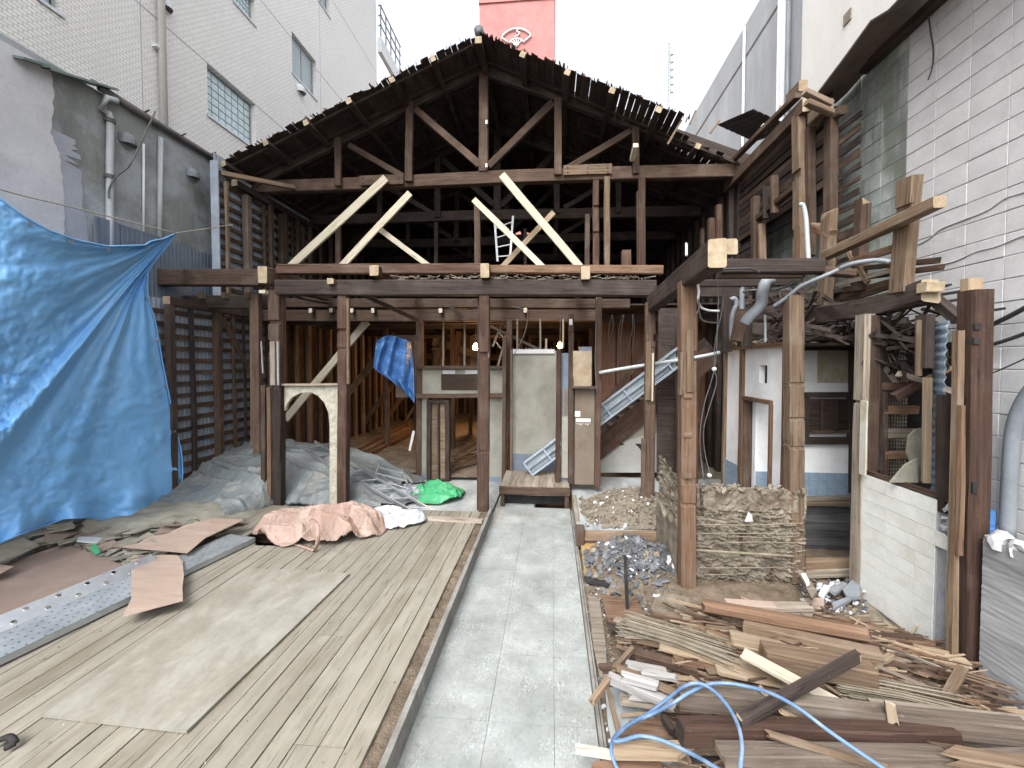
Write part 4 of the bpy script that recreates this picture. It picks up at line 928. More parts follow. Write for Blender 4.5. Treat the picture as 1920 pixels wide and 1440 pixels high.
# ================================================================ right hand frame
rfm = thing('right_timber_frame', (2.6, 4.5, 0), 'broken frame of brown posts and beams over the right side of the yard', 'frame')
def rY(nm, a, b, t, mat, d=.12, Y=4.2, **k): return bY(nm, a, b, Y, t, d, M[mat], rfm, **k)
def rX(nm, a, b, X, t, mat, d=.1, **k):
    p, q = PX(*a, X), PX(*b, X); return beam(nm, p, q, t, d, M[mat], rfm, n=(1, 0, 0), **k)
# beam running toward the camera with big pale end
pe = PY(1345, 474, 3.32); ps = PY(1222, 570, 5.85)
beam('beam', ps, pe, .235, .15, M['dark'], rfm, n=(1, 0, 0), end=M['endgrain'], seg=5, label='dark beam reaching toward the camera with a pale cut end')
p = PY(1362, 462, 3.42); beam('beam_stub', p, p + Vector((0, .35, 0)), .13, .19, M['brown'], rfm, n=(1, 0, 0), end=M['endgrain'])
pt_ = PY(1288, 530, 4.15); 
rY('post', (1288, 528), (1288, 1112), 27, 'orange', d=.15, Y=4.12, cuts=((.22, .25, '+z', .03), (.62, .64, '-y', .012), (.70, .71, '-y', .012)), label='tall orange-brown post with pale notches in front of the mud wall', bow=.003)
rY('plank', (1294, 618), (1294, 735), 12, 'tan', Y=4.03, d=.018); rY('plank', (1277, 660), (1276, 740), 5, 'tan', Y=4.05, d=.05)
for v, m in ((742, 'palewarm'), (815, 'pale'), (893, 'palewarm')):
    rY('notch_face', (1282, v), (1297, v), 9, 'tan', Y=4.035, d=.012)
rY('post', (1489, 555), (1489, 1088), 25, 'tan', d=.14, Y=4.3, cuts=((.3, .31, '-y', .012), (.42, .43, '-y', .01), (.52, .53, '-y', .01)), label='weathered post at the corner of the white cubicle')
rY('post', (1489, 1000), (1489, 1092), 28, 'dark', d=.15, Y=4.32)
rY('beam', (1352, 501), (1540, 500), 24, 'dark', Y=4.2, seg=3); rY('beam', (1540, 508), (1598, 513), 12, 'brown', Y=4.2, seg=2)
rY('beam', (1345, 517), (1500, 516), 10, 'brown', Y=4.4, d=.08); rY('beam', (1290, 532), (1490, 530), 12, 'dark', Y=4.9, d=.08); rY('beam', (1228, 548), (1400, 548), 20, 'dark', Y=5.85, d=.12)
rY('brace', (1380, 640), (1392, 585), 18, 'brown', Y=4.9, d=.1); rY('post', (1362, 555), (1362, 660), 16, 'dark', Y=5.6, d=.1); rY('post', (1397, 580), (1396, 650), 20, 'dark', Y=4.9, d=.1)
# side plates of the upper floor
rX('plate', (1512, 196), (1362, 352), 3.42, .19, 'brown', seg=4, end=M['endgrain']); rX('plate', (1497, 178), (1350, 325), 3.36, .07, 'brown', seg=3)
rX('plate', (1582, 205), (1500, 260), 3.6, .1, 'tan')
for (u, v) in ((1506, 160), (1553, 196)): p = PX(u, v, 3.45); beam('block', p, p + Vector((0, .3, 0)), .15, .12, M['tan'], rfm, n=(1, 0, 0), end=M['endgrain'])
for (a, b) in (((1508, 172), (1558, 196)), ((1512, 192), (1560, 212))):
    rY('cross_piece', a, b, 9, 'tan', Y=(5.0, 5.05), d=.08)
for (u, v) in ((1466, 214), (1433, 248)): p = PX(u, v, 3.38); beam('block', p, p + Vector((0, 0, .12)), .07, .07, M['pale'], rfm)
rX('post', (1497, 215), (1500, 520), 3.42, .16, 'tan', label='cracked pale-sided upper post', cuts=((.35, .4, '-y', .03), (.7, .75, '-z', .03)))
rX('post', (1518, 240), (1520, 480), 3.5, .1, 'brown'); rX('post', (1558, 206), (1556, 500), 3.58, .14, 'brown')
rX('post', (1502, 440), (1503, 500), 3.3, .13, 'orange', end=M['endgrain']); rX('post', (1416, 370), (1416, 495), 3.4, .12, 'brown'); rX('post', (1452, 330), (1453, 400), 3.4, .06, 'brown'); rX('post', (1436, 350), (1437, 410), 3.4, .05, 'dark')
rX('rail', (1418, 412), (1492, 350), 3.42, .08, 'brown'); rX('rail', (1428, 420), (1430, 495), 3.42, .05, 'tan')
mb = MB(); mb.box((3.62, 5.45, 4.55), (3.65, 8.1, 6.0)); mb.box((3.6, 6.95, 3.4), (3.65, 8.1, 4.549)); mb.build('slit_shade_sheet', M['black'], rfm)  # black sheets added so the slits between the boards read as shade
# old horizontal boards of the upper side wall
for k in range(11):
    z = 4.75 + k * .115; beam('wall_board', (3.56, 5.45, z + R.uniform(-.02, .02)), (3.56, 8.0, z + R.uniform(-.02, .02)), .1, .02, M['dark' if k % 3 else 'brown'], rfm, n=(1, 0, 0), seg=3, jit=.006)
for k in range(9):
    z = 3.5 + k * .13; beam('wall_board', (3.56, 6.9, z), (3.56, 8.0, z + R.uniform(-.02, .02)), .11, .02, M['dark'], rfm, n=(1, 0, 0), seg=2, jit=.005)
for k in range(12):
    z = 3.7 + k * .15; beam('wall_board', (3.64, 4.95, z), (3.64, 5.4, z + R.uniform(-.04, .04)), R.uniform(.05, .1), .02, M['dark' if k % 2 else 'brown'], rfm, n=(1, 0, 0), seg=2, jit=.006)
# nearer posts
rX('post', (1556, 402), (1545, 585), 3.3, .15, 'tan', end=M['palewarm'], label='upper post with split pale top', break_a=.06)
rX('post', (1618, 380), (1610, 545), 3.45, .12, 'brown', break_a=.05, end=M['palewarm'])
rX('post', (1706, 334), (1690, 548), 3.3, .17, 'tan', end=M['endgrain'], cuts=((.24, .34, '-y', .02),), label='thick squared post beside the block wall')
rX('rail', (1762, 378), (1548, 480), 3.2, .1, 'tan', end=M['palewarm'], label='long rail through the squared post', seg=4)
rX('brace', (1578, 455), (1628, 530), 3.4, .05, 'tan', d=.03); rX('brace', (1562, 440), (1525, 425), 3.3, .1, 'orange', break_b=.06)
for k, (a, b, t, m) in enumerate((((1560, 560), (1700, 520), .07, 'tan'), ((1540, 580), (1690, 530), .05, 'brown'), ((1600, 505), (1760, 488), .05, 'brown'), ((1620, 520), (1762, 502), .05, 'red'), ((1500, 575), (1600, 540), .06, 'brown'), ((1550, 540), (1680, 505), .05, 'greywood'), ((1600, 490), (1680, 465), .08, 'orange'), ((1390, 610), (1500, 570), .05, 'brown'), ((1380, 560), (1480, 548), .06, 'brown'), ((1410, 640), (1480, 590), .04, 'greywood'))):
    rX('slat', a, b, 3.5 - .02 * k, t, m, d=.03, break_b=.04)
# crooked log beam
lp = [(1492, 612, 3.25), (1530, 596, 3.25), (1570, 590, 3.27), (1610, 575, 3.3), (1650, 566, 3.3), (1690, 552, 3.3), (1735, 546, 3.3)]
lg = beam('crooked_beam', PX(*lp[0]), PX(*lp[-1]), .2, .16, M['dark'], rfm, n=(1, 0, 0), end=M['endgrain'], seg=7, bow=.09, jit=.012, label='crooked dark log beam with a notched pale end')
a = PX(1735, 540, 3.3); beam('tenon', a + Vector((-.05, -.02, .0)), a + Vector((.1, -.02, .0)), .09, .09, M['endgrain'], rfm)
# posts below the log
rX('post', (1622, 590), (1610, 1120), 3.2, .14, 'greywood', cuts=((.3, .31, '-y', .02),), label='grey weathered post at the far end of the tiled wall'); rX('post', (1637, 592), (1630, 905), 3.25, .09, 'brown'); rX('post', (1652, 600), (1650, 880), 3.35, .07, 'dark')
rX('plank', (1621, 750), (1617, 880), 3.14, .09, 'cream', d=.015) if False else None
a = PX(1613, 888, 3.13); b = PX(1628, 752, 3.13); mb = MB(); mb.box((3.115, b.y, a.z), (3.13, a.y, b.z)); mb.build('plaster_strip', M['cream'], rfm)
# big corner post
cp = PY(1820, 900, 3.12)
cpt = beam('post', PY(1829, 545, 3.17), PY(1816, 1262, 3.17), .15, .13, M['red'], rfm, bow=.002, end=M['endgrain'], label='thick reddish-brown corner post nearest the camera')
for (u0, v0, u1, v1) in ((1828, 606, 1840, 618), (1827, 633, 1839, 645), (1824, 905, 1834, 925)):
    a = PY(u0, v1, 3.095); b = PY(u1, v0, 3.095); mb = MB(); mb.box((a.x, 3.095, a.z), (b.x, 3.2, b.z)); mb.build('mortise_shade', M['black'], cpt)  # black boxes paint the shade inside the post's recesses
a = PY(1822, 545, 3.18); beam('tenon', a, a + Vector((0, 0, .09)), .1, .07, M['palewarm'], rfm)
rY('post', (1795, 620), (1786, 1250), 10, 'tan', Y=3.12, d=.05, label='lighter strip nailed to the corner post'); rY('post', (1804, 760), (1799, 1040), 8, 'orange', Y=3.08, d=.03)
rY('post', (1735, 590), (1733, 690), 16, 'dark', Y=3.6, d=.1); rY('post', (1768, 740), (1768, 960), 12, 'dark', Y=3.4, d=.08)
rX('beam', (1745, 555), (1800, 600), 3.5, .08, 'dark')
mb = MB()
for k in range(5):
    a = PX(1720 + k * 22, 545 + k * 11, 3.6); mb.bar(a, a + Vector((.2, -.1, .03)), .1, .02, n=(0, 0, 1))
mb.build('torn_roofing_felt', M['black'], rfm)
# ================================================================ stairs and things inside on the right
ys_ = 7.45
uw = thing('under_stair_wall', PY(1200, 885, ys_), 'cracked cream wall under the dark staircase', 'wall')
mb = MB(); pl = [PY(1126, 886, ys_ + .04), PY(1278, 886, ys_ + .04), PY(1278, 700, ys_ + .04), PY(1126, 836, ys_ + .04)]; mb.prism(pl, (0, .06, 0)); 
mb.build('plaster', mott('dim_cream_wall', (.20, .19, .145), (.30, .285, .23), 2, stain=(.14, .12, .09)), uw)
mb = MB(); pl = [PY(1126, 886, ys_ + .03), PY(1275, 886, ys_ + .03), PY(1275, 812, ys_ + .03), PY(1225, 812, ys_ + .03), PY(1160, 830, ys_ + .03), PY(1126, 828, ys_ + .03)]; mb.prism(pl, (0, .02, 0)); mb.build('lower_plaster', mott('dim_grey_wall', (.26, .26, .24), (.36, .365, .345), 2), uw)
for pts in ([(1143, 826), (1152, 829), (1160, 825), (1172, 835), (1160, 834), (1150, 832)], [(1190, 832), (1202, 832), (1203, 846), (1197, 838)], [(1232, 850), (1245, 842), (1252, 850), (1244, 856), (1240, 862), (1236, 853)], [(1256, 856), (1266, 855), (1262, 862)], [(1258, 812), (1266, 804), (1266, 812)]):
    mb = MB(); mb.prism([PY(u, v, ys_ + .024) for u, v in pts], (0, .004, 0)); mb.build('crack', M['black'], uw)
stt = thing('staircase', PY(1150, 860, ys_), 'dark brown open staircase rising to the right behind the posts', 'staircase')
bY('stringer', (1112, 850), (1335, 665), ys_ - .02, 36, .05, M['red'], stt, seg=5)
bY('stringer', (1100, 840), (1330, 645), 8.15, 30, .05, M['dark'], stt, seg=5)
for k in range(10):
    u = 1126 + k * 20.5; v = 822 - k * 17; a = PY(u, v, ys_ + .02); mb = MB(); mb.box((a.x, ys_, a.z), (a.x + .26, 8.15, a.z + .03)); mb.build('tread', M['brown'], stt)
wp = thing('panelled_wall', PY(1200, 700, 9.2), 'reddish-brown board panelling behind the staircase', 'wall')
for k in range(8):
    a = PY(1126 + k * 29, 800, 9.2); b = PY(1126 + (k + 1) * 29, 585, 9.2); mb = MB(); mb.box((a.x + .004, 9.2, .1), (b.x - .004, 9.23, b.z)); mb.build('board', mott('varnished_board', (.13, .07, .045), (.22, .125, .085), 3, rough=.5, st=(4, 1, .5)), wp) if k == 0 else mb.build('board', bpy.data.materials['varnished_board'], wp)
bY('handrail', (1125, 765), (1275, 590), 8.6, 9, .05, M['brown'], wp)
# long metal loading ladder
lc = thing('metal_loading_track', PY(985, 885, 7.1), 'long grey-blue metal track of grooved panels leaning up along the staircase', 'ladder')
A1, A2 = PY(982, 868, 6.95), PY(1283, 643, 6.95); dv = (A2 - A1); up_ = Vector((0, 0, 1)); pdir = dv.normalized().cross(Vector((0, 1, 0))); pdir = -pdir if pdir.z < 0 else pdir
LT = dv.length; wd_ = 29 * 6.95 / F * .95
mtk = M['metalblue']
for off, t in ((0, .03), (-wd_ * .5, .022), (-wd_, .035)):
    o = pdir * off; beam('rail', A1 + o, A2 + o, t, .09, mtk, lc, seg=2, jit=.0005, bow=0)
for k in range(9):
    q = A1 + dv * (k / 8); beam('cross_bar', q, q - pdir * wd_, .03, .07, mtk, lc, seg=1, jit=0, bow=0)
mb = MB(); n_ = Vector((0, .02, 0))
mb.prism([A1 + n_ - pdir * .03, A2 + n_ - pdir * .03, A2 + n_ - pdir * (wd_ - .03), A1 + n_ - pdir * (wd_ - .03)], (0, .01, 0)); o = mb.build('web_panel', M['alu'], lc); o.data.materials[0] = mott('pale_blue_metal', (.22, .27, .29), (.31, .36, .385), 2, rough=.5)
# pipes and cables of the right side
def pipe(lab, cat, r, mat, pts, k=5):
    P = [PY(u, v, Y) for u, v, Y in pts]; o = cable(cat, P, r, M[mat], n=8, k=k); tag(o, lab, cat); return o
pipe('pale grey pipe with an open end crossing in front of the staircase', 'pipe', .028, 'pipew', [(1124, 699, 6.5), (1150, 694, 6.4), (1220, 683, 6.2), (1300, 671, 6.05), (1350, 661, 6.0)])
pipe('fat grey waste pipe curving down through the hole above the cubicle', 'pipe', .062, 'pipe', [(1448, 524, 4.6), (1436, 530, 4.6), (1430, 550, 4.6), (1428, 568, 4.6), (1418, 582, 4.6), (1405, 594, 4.62), (1396, 606, 4.65)])
pipe('curved grey conduit arching in front of the squared post', 'conduit', .02, 'pipe', [(1575, 503, 3.9), (1600, 494, 3.8), (1640, 488, 3.7), (1668, 491, 3.6)])
pipe('long grey conduit rising from the waste pipe to the upper posts', 'conduit', .02, 'pipe', [(1450, 575, 4.4), (1475, 558, 4.3), (1500, 538, 4.2), (1530, 524, 4.1), (1570, 507, 4.0), (1600, 494, 3.9)])
pipe('thin grey conduit running level behind the weathered post', 'conduit', .014, 'cablew', [(1394, 548, 4.8), (1410, 544, 4.7), (1450, 543, 4.6), (1495, 530, 4.4), (1508, 514, 4.3)])
pipe('upright grey conduit with a hooked white top beside the cracked upper post', 'conduit', .024, 'pipew', [(1499, 384, 4.6), (1506, 386, 4.6), (1511, 410, 4.6), (1513, 440, 4.6), (1516, 490, 4.6)])
pipe('upright grey pipe stub above the cubicle', 'pipe', .03, 'pipe', [(1391, 535, 4.9), (1391, 560, 4.9), (1391, 582, 4.9)])
pipe('pair of thin conduits standing in the hole above the cubicle', 'conduit', .014, 'pipew', [(1434, 590, 4.7), (1435, 620, 4.7), (1435, 642, 4.7)])
pipe('grey elbow pipe left of the stub post above the cubicle', 'pipe', .03, 'pipe', [(1370, 562, 5.2), (1378, 560, 5.2), (1381, 572, 5.2), (1377, 580, 5.2), (1372, 600, 5.2), (1372, 640, 5.2)])
pipe('white cable hanging from the beam end beside the tall notched post', 'cable', .012, 'farwhite', [(1307, 526, 4.0), (1310, 545, 4.0), (1309, 560, 4.0), (1313, 575, 4.1), (1328, 582, 4.2), (1348, 583, 4.4)])
pipe('grey cable looping off the tall notched post', 'cable', .009, 'cablew', [(1304, 590, 4.0), (1310, 580, 4.0), (1310, 560, 4.0), (1312, 590, 4.05), (1320, 602, 4.1), (1346, 606, 4.3)])
pipe('short white pipe standing on the beam', 'pipe', .014, 'farwhite', [(1285, 457, 4.6), (1287, 460, 4.6), (1287, 480, 4.6)])
pipe('bent brown cable lying along the upper beam', 'cable', .012, 'cable', [(1345, 505, 4.05), (1380, 504, 4.05), (1410, 504, 4.05), (1424, 511, 4.05)])
pipe('dark hanging wire with a white fitting, left of the cubicle', 'wire', .006, 'cablew', [(1346, 515, 4.5), (1347, 560, 4.5), (1345, 610, 4.5), (1340, 690, 4.5), (1320, 760, 4.45), (1312, 830, 4.4), (1320, 900, 4.3)])
pipe('second hanging wire beside the white fittings, left of the cubicle', 'wire', .005, 'cablew', [(1356, 520, 4.5), (1354, 580, 4.5), (1341, 640, 4.5), (1339, 690, 4.5), (1343, 720, 4.5), (1320, 800, 4.45), (1322, 850, 4.4), (1331, 888, 4.3)])
for k, (u, v, l) in enumerate(((1340, 692, 'upper'), (1331, 892, 'lower'))):
    p = PY(u, v, 4.3); t = MB(); t.tube([p, p + Vector((0, .03, 0))], .022, 10); t.tube([p + Vector((0, -.012, 0)), p], .010, 8, 0); tag(t.build('cable_fitting', M['farwhite'], None, True, origin=p), l + ' of two round white fittings on the hanging wires', 'fitting')
for k in range(9):
    u = R.uniform(1085, 1270); Yc = R.uniform(6.6, 7.3); v0 = 590; L_ = R.uniform(40, 130)
    P = [PY(u, v0, Yc), PY(u + R.uniform(-8, 8), v0 + L_ * .4, Yc), PY(u + R.uniform(-14, 14), v0 + L_, Yc)]
    o = cable('hanging_wire', P, .006, M['cable']); tag(o, 'thin dark wire dangling under the floor beams near the staircase', 'wire', 'dangling wires near the staircase')
pipe('long slack grey wire dropping from the beams over the grey partition', 'wire', .007, 'cablew', [(960, 575, 7.1), (988, 585, 7.1), (985, 620, 7.1), (972, 650, 7.1), (962, 668, 7.1)])
pipe('upright grey wire down the dark red post by the cupboard', 'wire', .007, 'cablew', [(1119, 556, 6.4), (1117, 620, 6.4), (1116, 690, 6.4), (1120, 740, 6.4)])
# rope of the tarpaulin
o = cable('rope', [PX(-180, 290, -5.7), PX(0, 355, -5.75), PX(150, 392, -5.8), PX(328, 437, -5.85)], .009, M['rope'], n=5); tag(o, 'rope running from upper left to the tied tip of the blue tarpaulin', 'rope')
o = cable('rope', [PX(328, 437, -5.85), PX(380, 430, -5.9), PX(430, 422, -5.97), PX(436, 424, -5.95)], .009, M['rope'], n=5); tag(o, 'short rope tying the tip of the blue tarpaulin to a wall stud', 'rope')
# ================================================================ blue tarpaulin
Ap = Vector((328, 438)); TOP = [(328, 438), (305, 448), (282, 452), (270, 460), (200, 462), (140, 450), (90, 432), (40, 404), (0, 373), (-60, 325), (-140, 250)]
RGT = [(328, 438), (312, 462), (292, 487), (276, 508), (275, 545), (278, 565), (290, 600), (304, 680), (322, 770), (340, 850), (342, 890), (334, 925), (308, 972)]
BOT = [(308, 974), (270, 983), (205, 978), (165, 970), (120, 972), (70, 990), (30, 1004), (0, 1017), (-70, 1050), (-140, 1070)]
LFT = [(-140, 1070), (-140, 250)]
def along(pl, t):
    L = [math.dist(a, b) for a, b in zip(pl[:-1], pl[1:])]; T = sum(L) * t
    for a, b, l in zip(pl[:-1], pl[1:], L):
        if T <= l: return Vector(a).lerp(Vector(b), T / l) if l else Vector(a)
        T -= l
    return Vector(pl[-1])
far = LFT[::-1] + BOT[::-1][1:]
NT, NR = 190, 130
mb = MB(); vs = []
for i in range(NT + 1):
    th = i / NT
    Fp = along(far, th)
    for j in range(NR + 1):
        r = j / NR
        base = Ap.lerp(Fp, r)
        d0 = along(TOP, r) - Ap.lerp(Vector(TOP[-1]), r); d1 = along(RGT, r) - Ap.lerp(Vector(RGT[-1]), r)
        uv = base + d0 * (1 - th) ** 4 + d1 * th ** 4
        fold = .04 * math.sin(2 * math.pi * (4.5 * th + .25 * fbm(th * 3, r * 2))) * min(1, r * 5) * (1 - .55 * r)
        fold += .012 * math.sin(2 * math.pi * (15 * th + .6 * fbm(th * 2, r * 2, 3))) * min(1, r * 6) * max(0, 1 - 1.1 * r)
        ridge = .2 * math.exp(-((th - .60 + .03 * r) / .035) ** 2) * min(1, r * 3) + .09 * math.exp(-((th - .80) / .03) ** 2) * min(1, r * 4) * (1 - .5 * r)
        belly = .5 * math.sin(math.pi * min(1, r * .95)) * max(0, (.6 - th) / .6) ** .8
        flat = -.12 * max(0, th - .62) / .38 * r
        X = -5.95 + fold + ridge + belly + flat
        a = abs(fbm(uv.x * .017, uv.y * .024, 4, 4)); c2 = abs(fbm(uv.x * .05, uv.y * .06, 8, 3))
        X += (.15 * a * min(1, r * 1.2) + .03 * c2 * r) * (1.1 if th < .6 else .4) * (.35 + .65 * max(0, min(1, (uv.y - 560) / 200)))
        if j > NR - 26: X += .10 * math.sin(uv.x * .055) * ((j - NR + 26) / 26) ** 1.5 + .06 * ((j - NR + 26) / 26)
        X = max(X, -6.12 if uv.x < 250 else -6.0)
        vs.append(PX(uv.x, uv.y, X))
fs = [(i * (NR + 1) + j, i * (NR + 1) + j + 1, (i + 1) * (NR + 1) + j + 1, (i + 1) * (NR + 1) + j) for i in range(NT) for j in range(NR)]
mb.add(vs, fs); o = mb.build('tarpaulin', M['bluetarp'], None, True); sm = o.modifiers.new('s', 'SOLIDIFY'); sm.thickness = .004
tag(o, 'large bright blue tarpaulin hung from a rope at the left', 'tarpaulin')
hem = MB(); hem.tube([vs[j] + Vector((.01, 0, 0)) for j in range(0, NR + 1, 3)], .012, 5); hem.tube([vs[NT * (NR + 1) + j] + Vector((.01, 0, 0)) for j in range(0, NR + 1, 3)], .010, 5); hem.tube([vs[i * (NR + 1) + NR] + Vector((.01, 0, 0)) for i in range(0, NT + 1, 2)], .010, 5)
hem.build('hem', M['bluetarp'], o, True)
for j in (14, 32, 50, 70, 90, 110):
    for base_, dz in ((0, Vector((.02, 0, -.05))), (NT * (NR + 1), Vector((.02, -.05, 0)))):
        c = vs[base_ + j] + dz; mb = MB(); mb.tube([c + Vector((.004, 0, 0)), c + Vector((.012, 0, 0))], .018, 10); mb.build('eyelet', M['alu'], o)
# ================================================================ cloth heaps
def crease(x, y, z=0):
    """long sharp folds: narrow crests between slack hollows"""
    wx = x + .35 * fbm(x * .8, y * .8, z + 7, 2); wy = y + .35 * fbm(x * .8, y * .8, z + 13, 2)
    a = 1 - min(1, abs(noise.noise(Vector((wx, wy, z)))) * 3.2); b = 1 - min(1, abs(noise.noise(Vector((wx * 1.9 + wy * .7, wy * 2.3, z + 3)))) * 3)
    return a ** 2.5 + .5 * b ** 2.5
def ridged(x, y, z=0): return 1 - abs(fbm(x, y, z, 3)) * 2
def gfront(x): s_ = max(0, min(1, (-x - 4.35) / .45)); return 5.93 - .8 * s_ * s_ * (3 - 2 * s_) + .05 * fbm(x * 4, 3)
def greyh(x, y):
    t = (x + 6.1) / 3.55
    prof = .70 * max(0, min(1, (1 - t) * 1.9)) ** .8 + .02
    gf = gfront(x); fr = max(0, min(1, (y - gf) / (.85 + (5.93 - gf) * .8))) ** .75; bk = max(0, min(1, (7.55 - y) / .2)) ** .5
    h = prof * fr * bk; k = min(1, fr * 4) * min(1, prof * 5 + .3)
    h += (.10 * crease(x * .42 + y * .35, y * 1.1 - x * .3) + .015 * crease(x * 1.6, y * 2.6 - x * .6, 4) - .03) * k + .05 * fbm(x * 1.1, y * 1.5, 2) * fr + .006 * fbm(x * 12, y * 12, 6)
    return max(.03, .09 + h)
o = field('grey_sheet', -6.0, -2.2, 4.9, 7.5, 300, 220, greyh, M['greytarp'], inside=lambda x, y: y > gfront(x) and (x + 6) / 3.7 + .12 * fbm(x * 2, y * 2) < .98 - .1 * abs(y - 6.6)); tag(o, 'grey plastic sheet draped over a rubble heap behind the front posts', 'sheet')
sm = o.modifiers.new('s', 'SOLIDIFY'); sm.thickness = .006
for k, (u, v, r_) in enumerate(((385, 852, .13), (410, 845, .15), (436, 846, .14), (372, 862, .1), (452, 842, .1), (492, 835, .09))):
    p = PY(u, v, 7.25); bm = bmesh.new(); bmesh.ops.create_icosphere(bm, subdivisions=2, radius=r_)
    for q in bm.verts: q.co *= 1 + .3 * noise.noise(q.co * 9 + Vector((k, 0, 0)))
    me = bpy.data.meshes.new('rubble_stone'); bm.to_mesh(me); bm.free(); me.materials.append(M['mud']); o = link('rubble_stone', me, None, Matrix.Translation(p - Vector((0, 0, r_ * .6))))
    tag(o, 'pale rubble lump lying on the grey sheet against the slatted wall', 'rubble', 'rubble lumps on top of the grey sheet')
def segd(px_, py_, s_):
    ax, ay, bx_, by_ = s_[:4]; dx, dy = bx_ - ax, by_ - ay; t = max(0, min(1, ((px_ - ax) * dx + (py_ - ay) * dy) / (dx * dx + dy * dy + 1e-9)))
    return math.hypot(px_ - ax - t * dx, py_ - ay - t * dy)
def heap(name, cu, cv, cx_, cy_, rx, ry, hgt, mat, lab, cat, rot=0, seed=0, fs_=2.0, base=.125, sharp=.1, n=90, pw=.5):
    """slack cloth: a low body with drawn-out folds whose crests are line segments"""
    ca, sa = math.cos(rot), math.sin(rot); rr_ = random.Random(seed * 10); segs = []
    for _ in range(26):
        x_, y_ = rr_.uniform(-.75, .75) * rx, rr_.uniform(-.7, .7) * ry; an = rr_.gauss(.25, .7); l_ = rr_.uniform(.15, .55) * rx
        segs.append((x_ - l_ * math.cos(an), y_ - l_ * math.sin(an) * .7, x_ + l_ * math.cos(an), y_ + l_ * math.sin(an) * .7, rr_.uniform(.3, 1) * sharp, rr_.uniform(.045, .11)))
    def hf(a, b):
        q = math.hypot(a / rx, b / ry); edge = max(0, 1 - q ** 2.5)
        wa_ = a + .05 * fbm(a * 3, b * 3, seed, 2); wb_ = b + .05 * fbm(a * 3, b * 3, seed + 5, 2)
        f_ = 0
        for s_ in segs:
            d_ = segd(wa_, wb_, s_) / s_[5]
            if d_ < 1.6: f_ = max(f_, s_[4] * (max(0, 1 - d_ / 1.6) ** 1.4))
        h = hgt * edge ** pw * (.55 + .5 * fbm(a * 1.6 + seed, b * 1.6, seed, 2)) + f_ * min(1, edge * 4) + .008 * fbm(a * 9, b * 9, seed) * min(1, edge * 3)
        h = max(.004, h) if edge > 0 else .004
        return Vector((cx_ + a * ca - b * sa, cy_ + a * sa + b * ca, base + h))
    o = field(name, -rx, rx, -ry, ry, n, int(n * ry / rx) + 8, hf, mat, inside=lambda a, b: math.hypot(a / rx, b / ry) < .95 + .12 * fbm(math.atan2(b, a) * 1.2 + seed, seed))
    sm = o.modifiers.new('s', 'SOLIDIFY'); sm.thickness = .004; return tag(o, lab, cat) if lab else o
sk_ = heap('sack', 0, 0, -3.12, 4.92, .90, .48, .26, M['pinkbag'], 'crumpled pinkish-brown sack lying on the plank floor', 'sack', .10, 3.3, 1.5, sharp=.22, pw=.45, n=200)
wb = heap('white_liner', 0, 0, -2.22, 5.28, .46, .25, .20, M['whitebag'], 'crumpled white plastic liner spilling out of the pinkish sack', 'plastic bag', .2, 8.1, 2.6, sharp=.09, n=130)
pts = [PY(583, 975, 4.55), PY(594, 985, 4.42), PY(596, 1010, 4.36), PY(588, 1034, 4.40), PY(565, 1044, 4.50), PY(535, 1044, 4.6), PY(510, 1030, 4.7)]
sp = smooth_curve(pts, 6); mb = MB()
vs = []
for i, p in enumerate(sp):
    p.z = max(p.z, .14); wv = Vector((.022, .012, .012)) if i < len(sp) * .5 else Vector((.0, .03, .0)); vs += [p - wv, p + wv]
mb.add(vs, [(2 * i, 2 * i + 1, 2 * i + 3, 2 * i + 2) for i in range(len(sp) - 1)]); o = mb.build('strap', M['pinkbag'], sk_, True); sm = o.modifiers.new('s', 'SOLIDIFY'); sm.thickness = .006
gc = PZ(815, 938, .03); heap('green_sheet', 0, 0, gc.x, gc.y + .2, .50, .50, .24, M['greentarp'], 'crumpled bright green sheet on the cement floor by the sliding door', 'sheet', -.5, 5.5, 2.4, base=.03, sharp=.10, n=130)
pc_ = PZ(752, 940, .03); heap('plastic_sheet', 0, 0, pc_.x - .1, pc_.y + .3, .5, .42, .10, M['clear'], 'crumpled whitish plastic sheeting under the aluminium ladders', 'plastic sheet', .7, 9.9, 2.8, base=.03, sharp=.12, n=130)
# small blue tarp inside
bt = [[(706, 638), (728, 628), (746, 632), (770, 640)], [(703, 660), (722, 660), (742, 668), (776, 690)], [(700, 690), (716, 700), (745, 712), (777, 735)], [(740, 718), (752, 728), (764, 742), (777, 756)]]
Yt = 7.9; mb = MB(); NN = 36; vs = []
for i in range(NN + 1):
    row = i / NN * 3; a = min(2, int(row)); f_ = row - a
    for j in range(NN + 1):
        col = j / NN * 3; b = min(2, int(col)); g_ = col - b
        p = Vector(bt[a][b]).lerp(Vector(bt[a][b + 1]), g_).lerp(Vector(bt[a + 1][b]).lerp(Vector(bt[a + 1][b + 1]), g_), f_)
        vs.append(PY(p.x, p.y, Yt + .08 * math.sin(j * .55 + i * .12) + .05 * fbm(i * .15, j * .15)))
mb.add(vs, [(i * (NN + 1) + j, i * (NN + 1) + j + 1, (i + 1) * (NN + 1) + j + 1, (i + 1) * (NN + 1) + j) for i in range(NN) for j in range(NN)])
o = mb.build('tarpaulin', M['bluetarp2'], None, True); sm = o.modifiers.new('s', 'SOLIDIFY'); sm.thickness = .004; tag(o, 'small blue tarpaulin scrap hanging inside the house beside the header panel', 'tarpaulin')
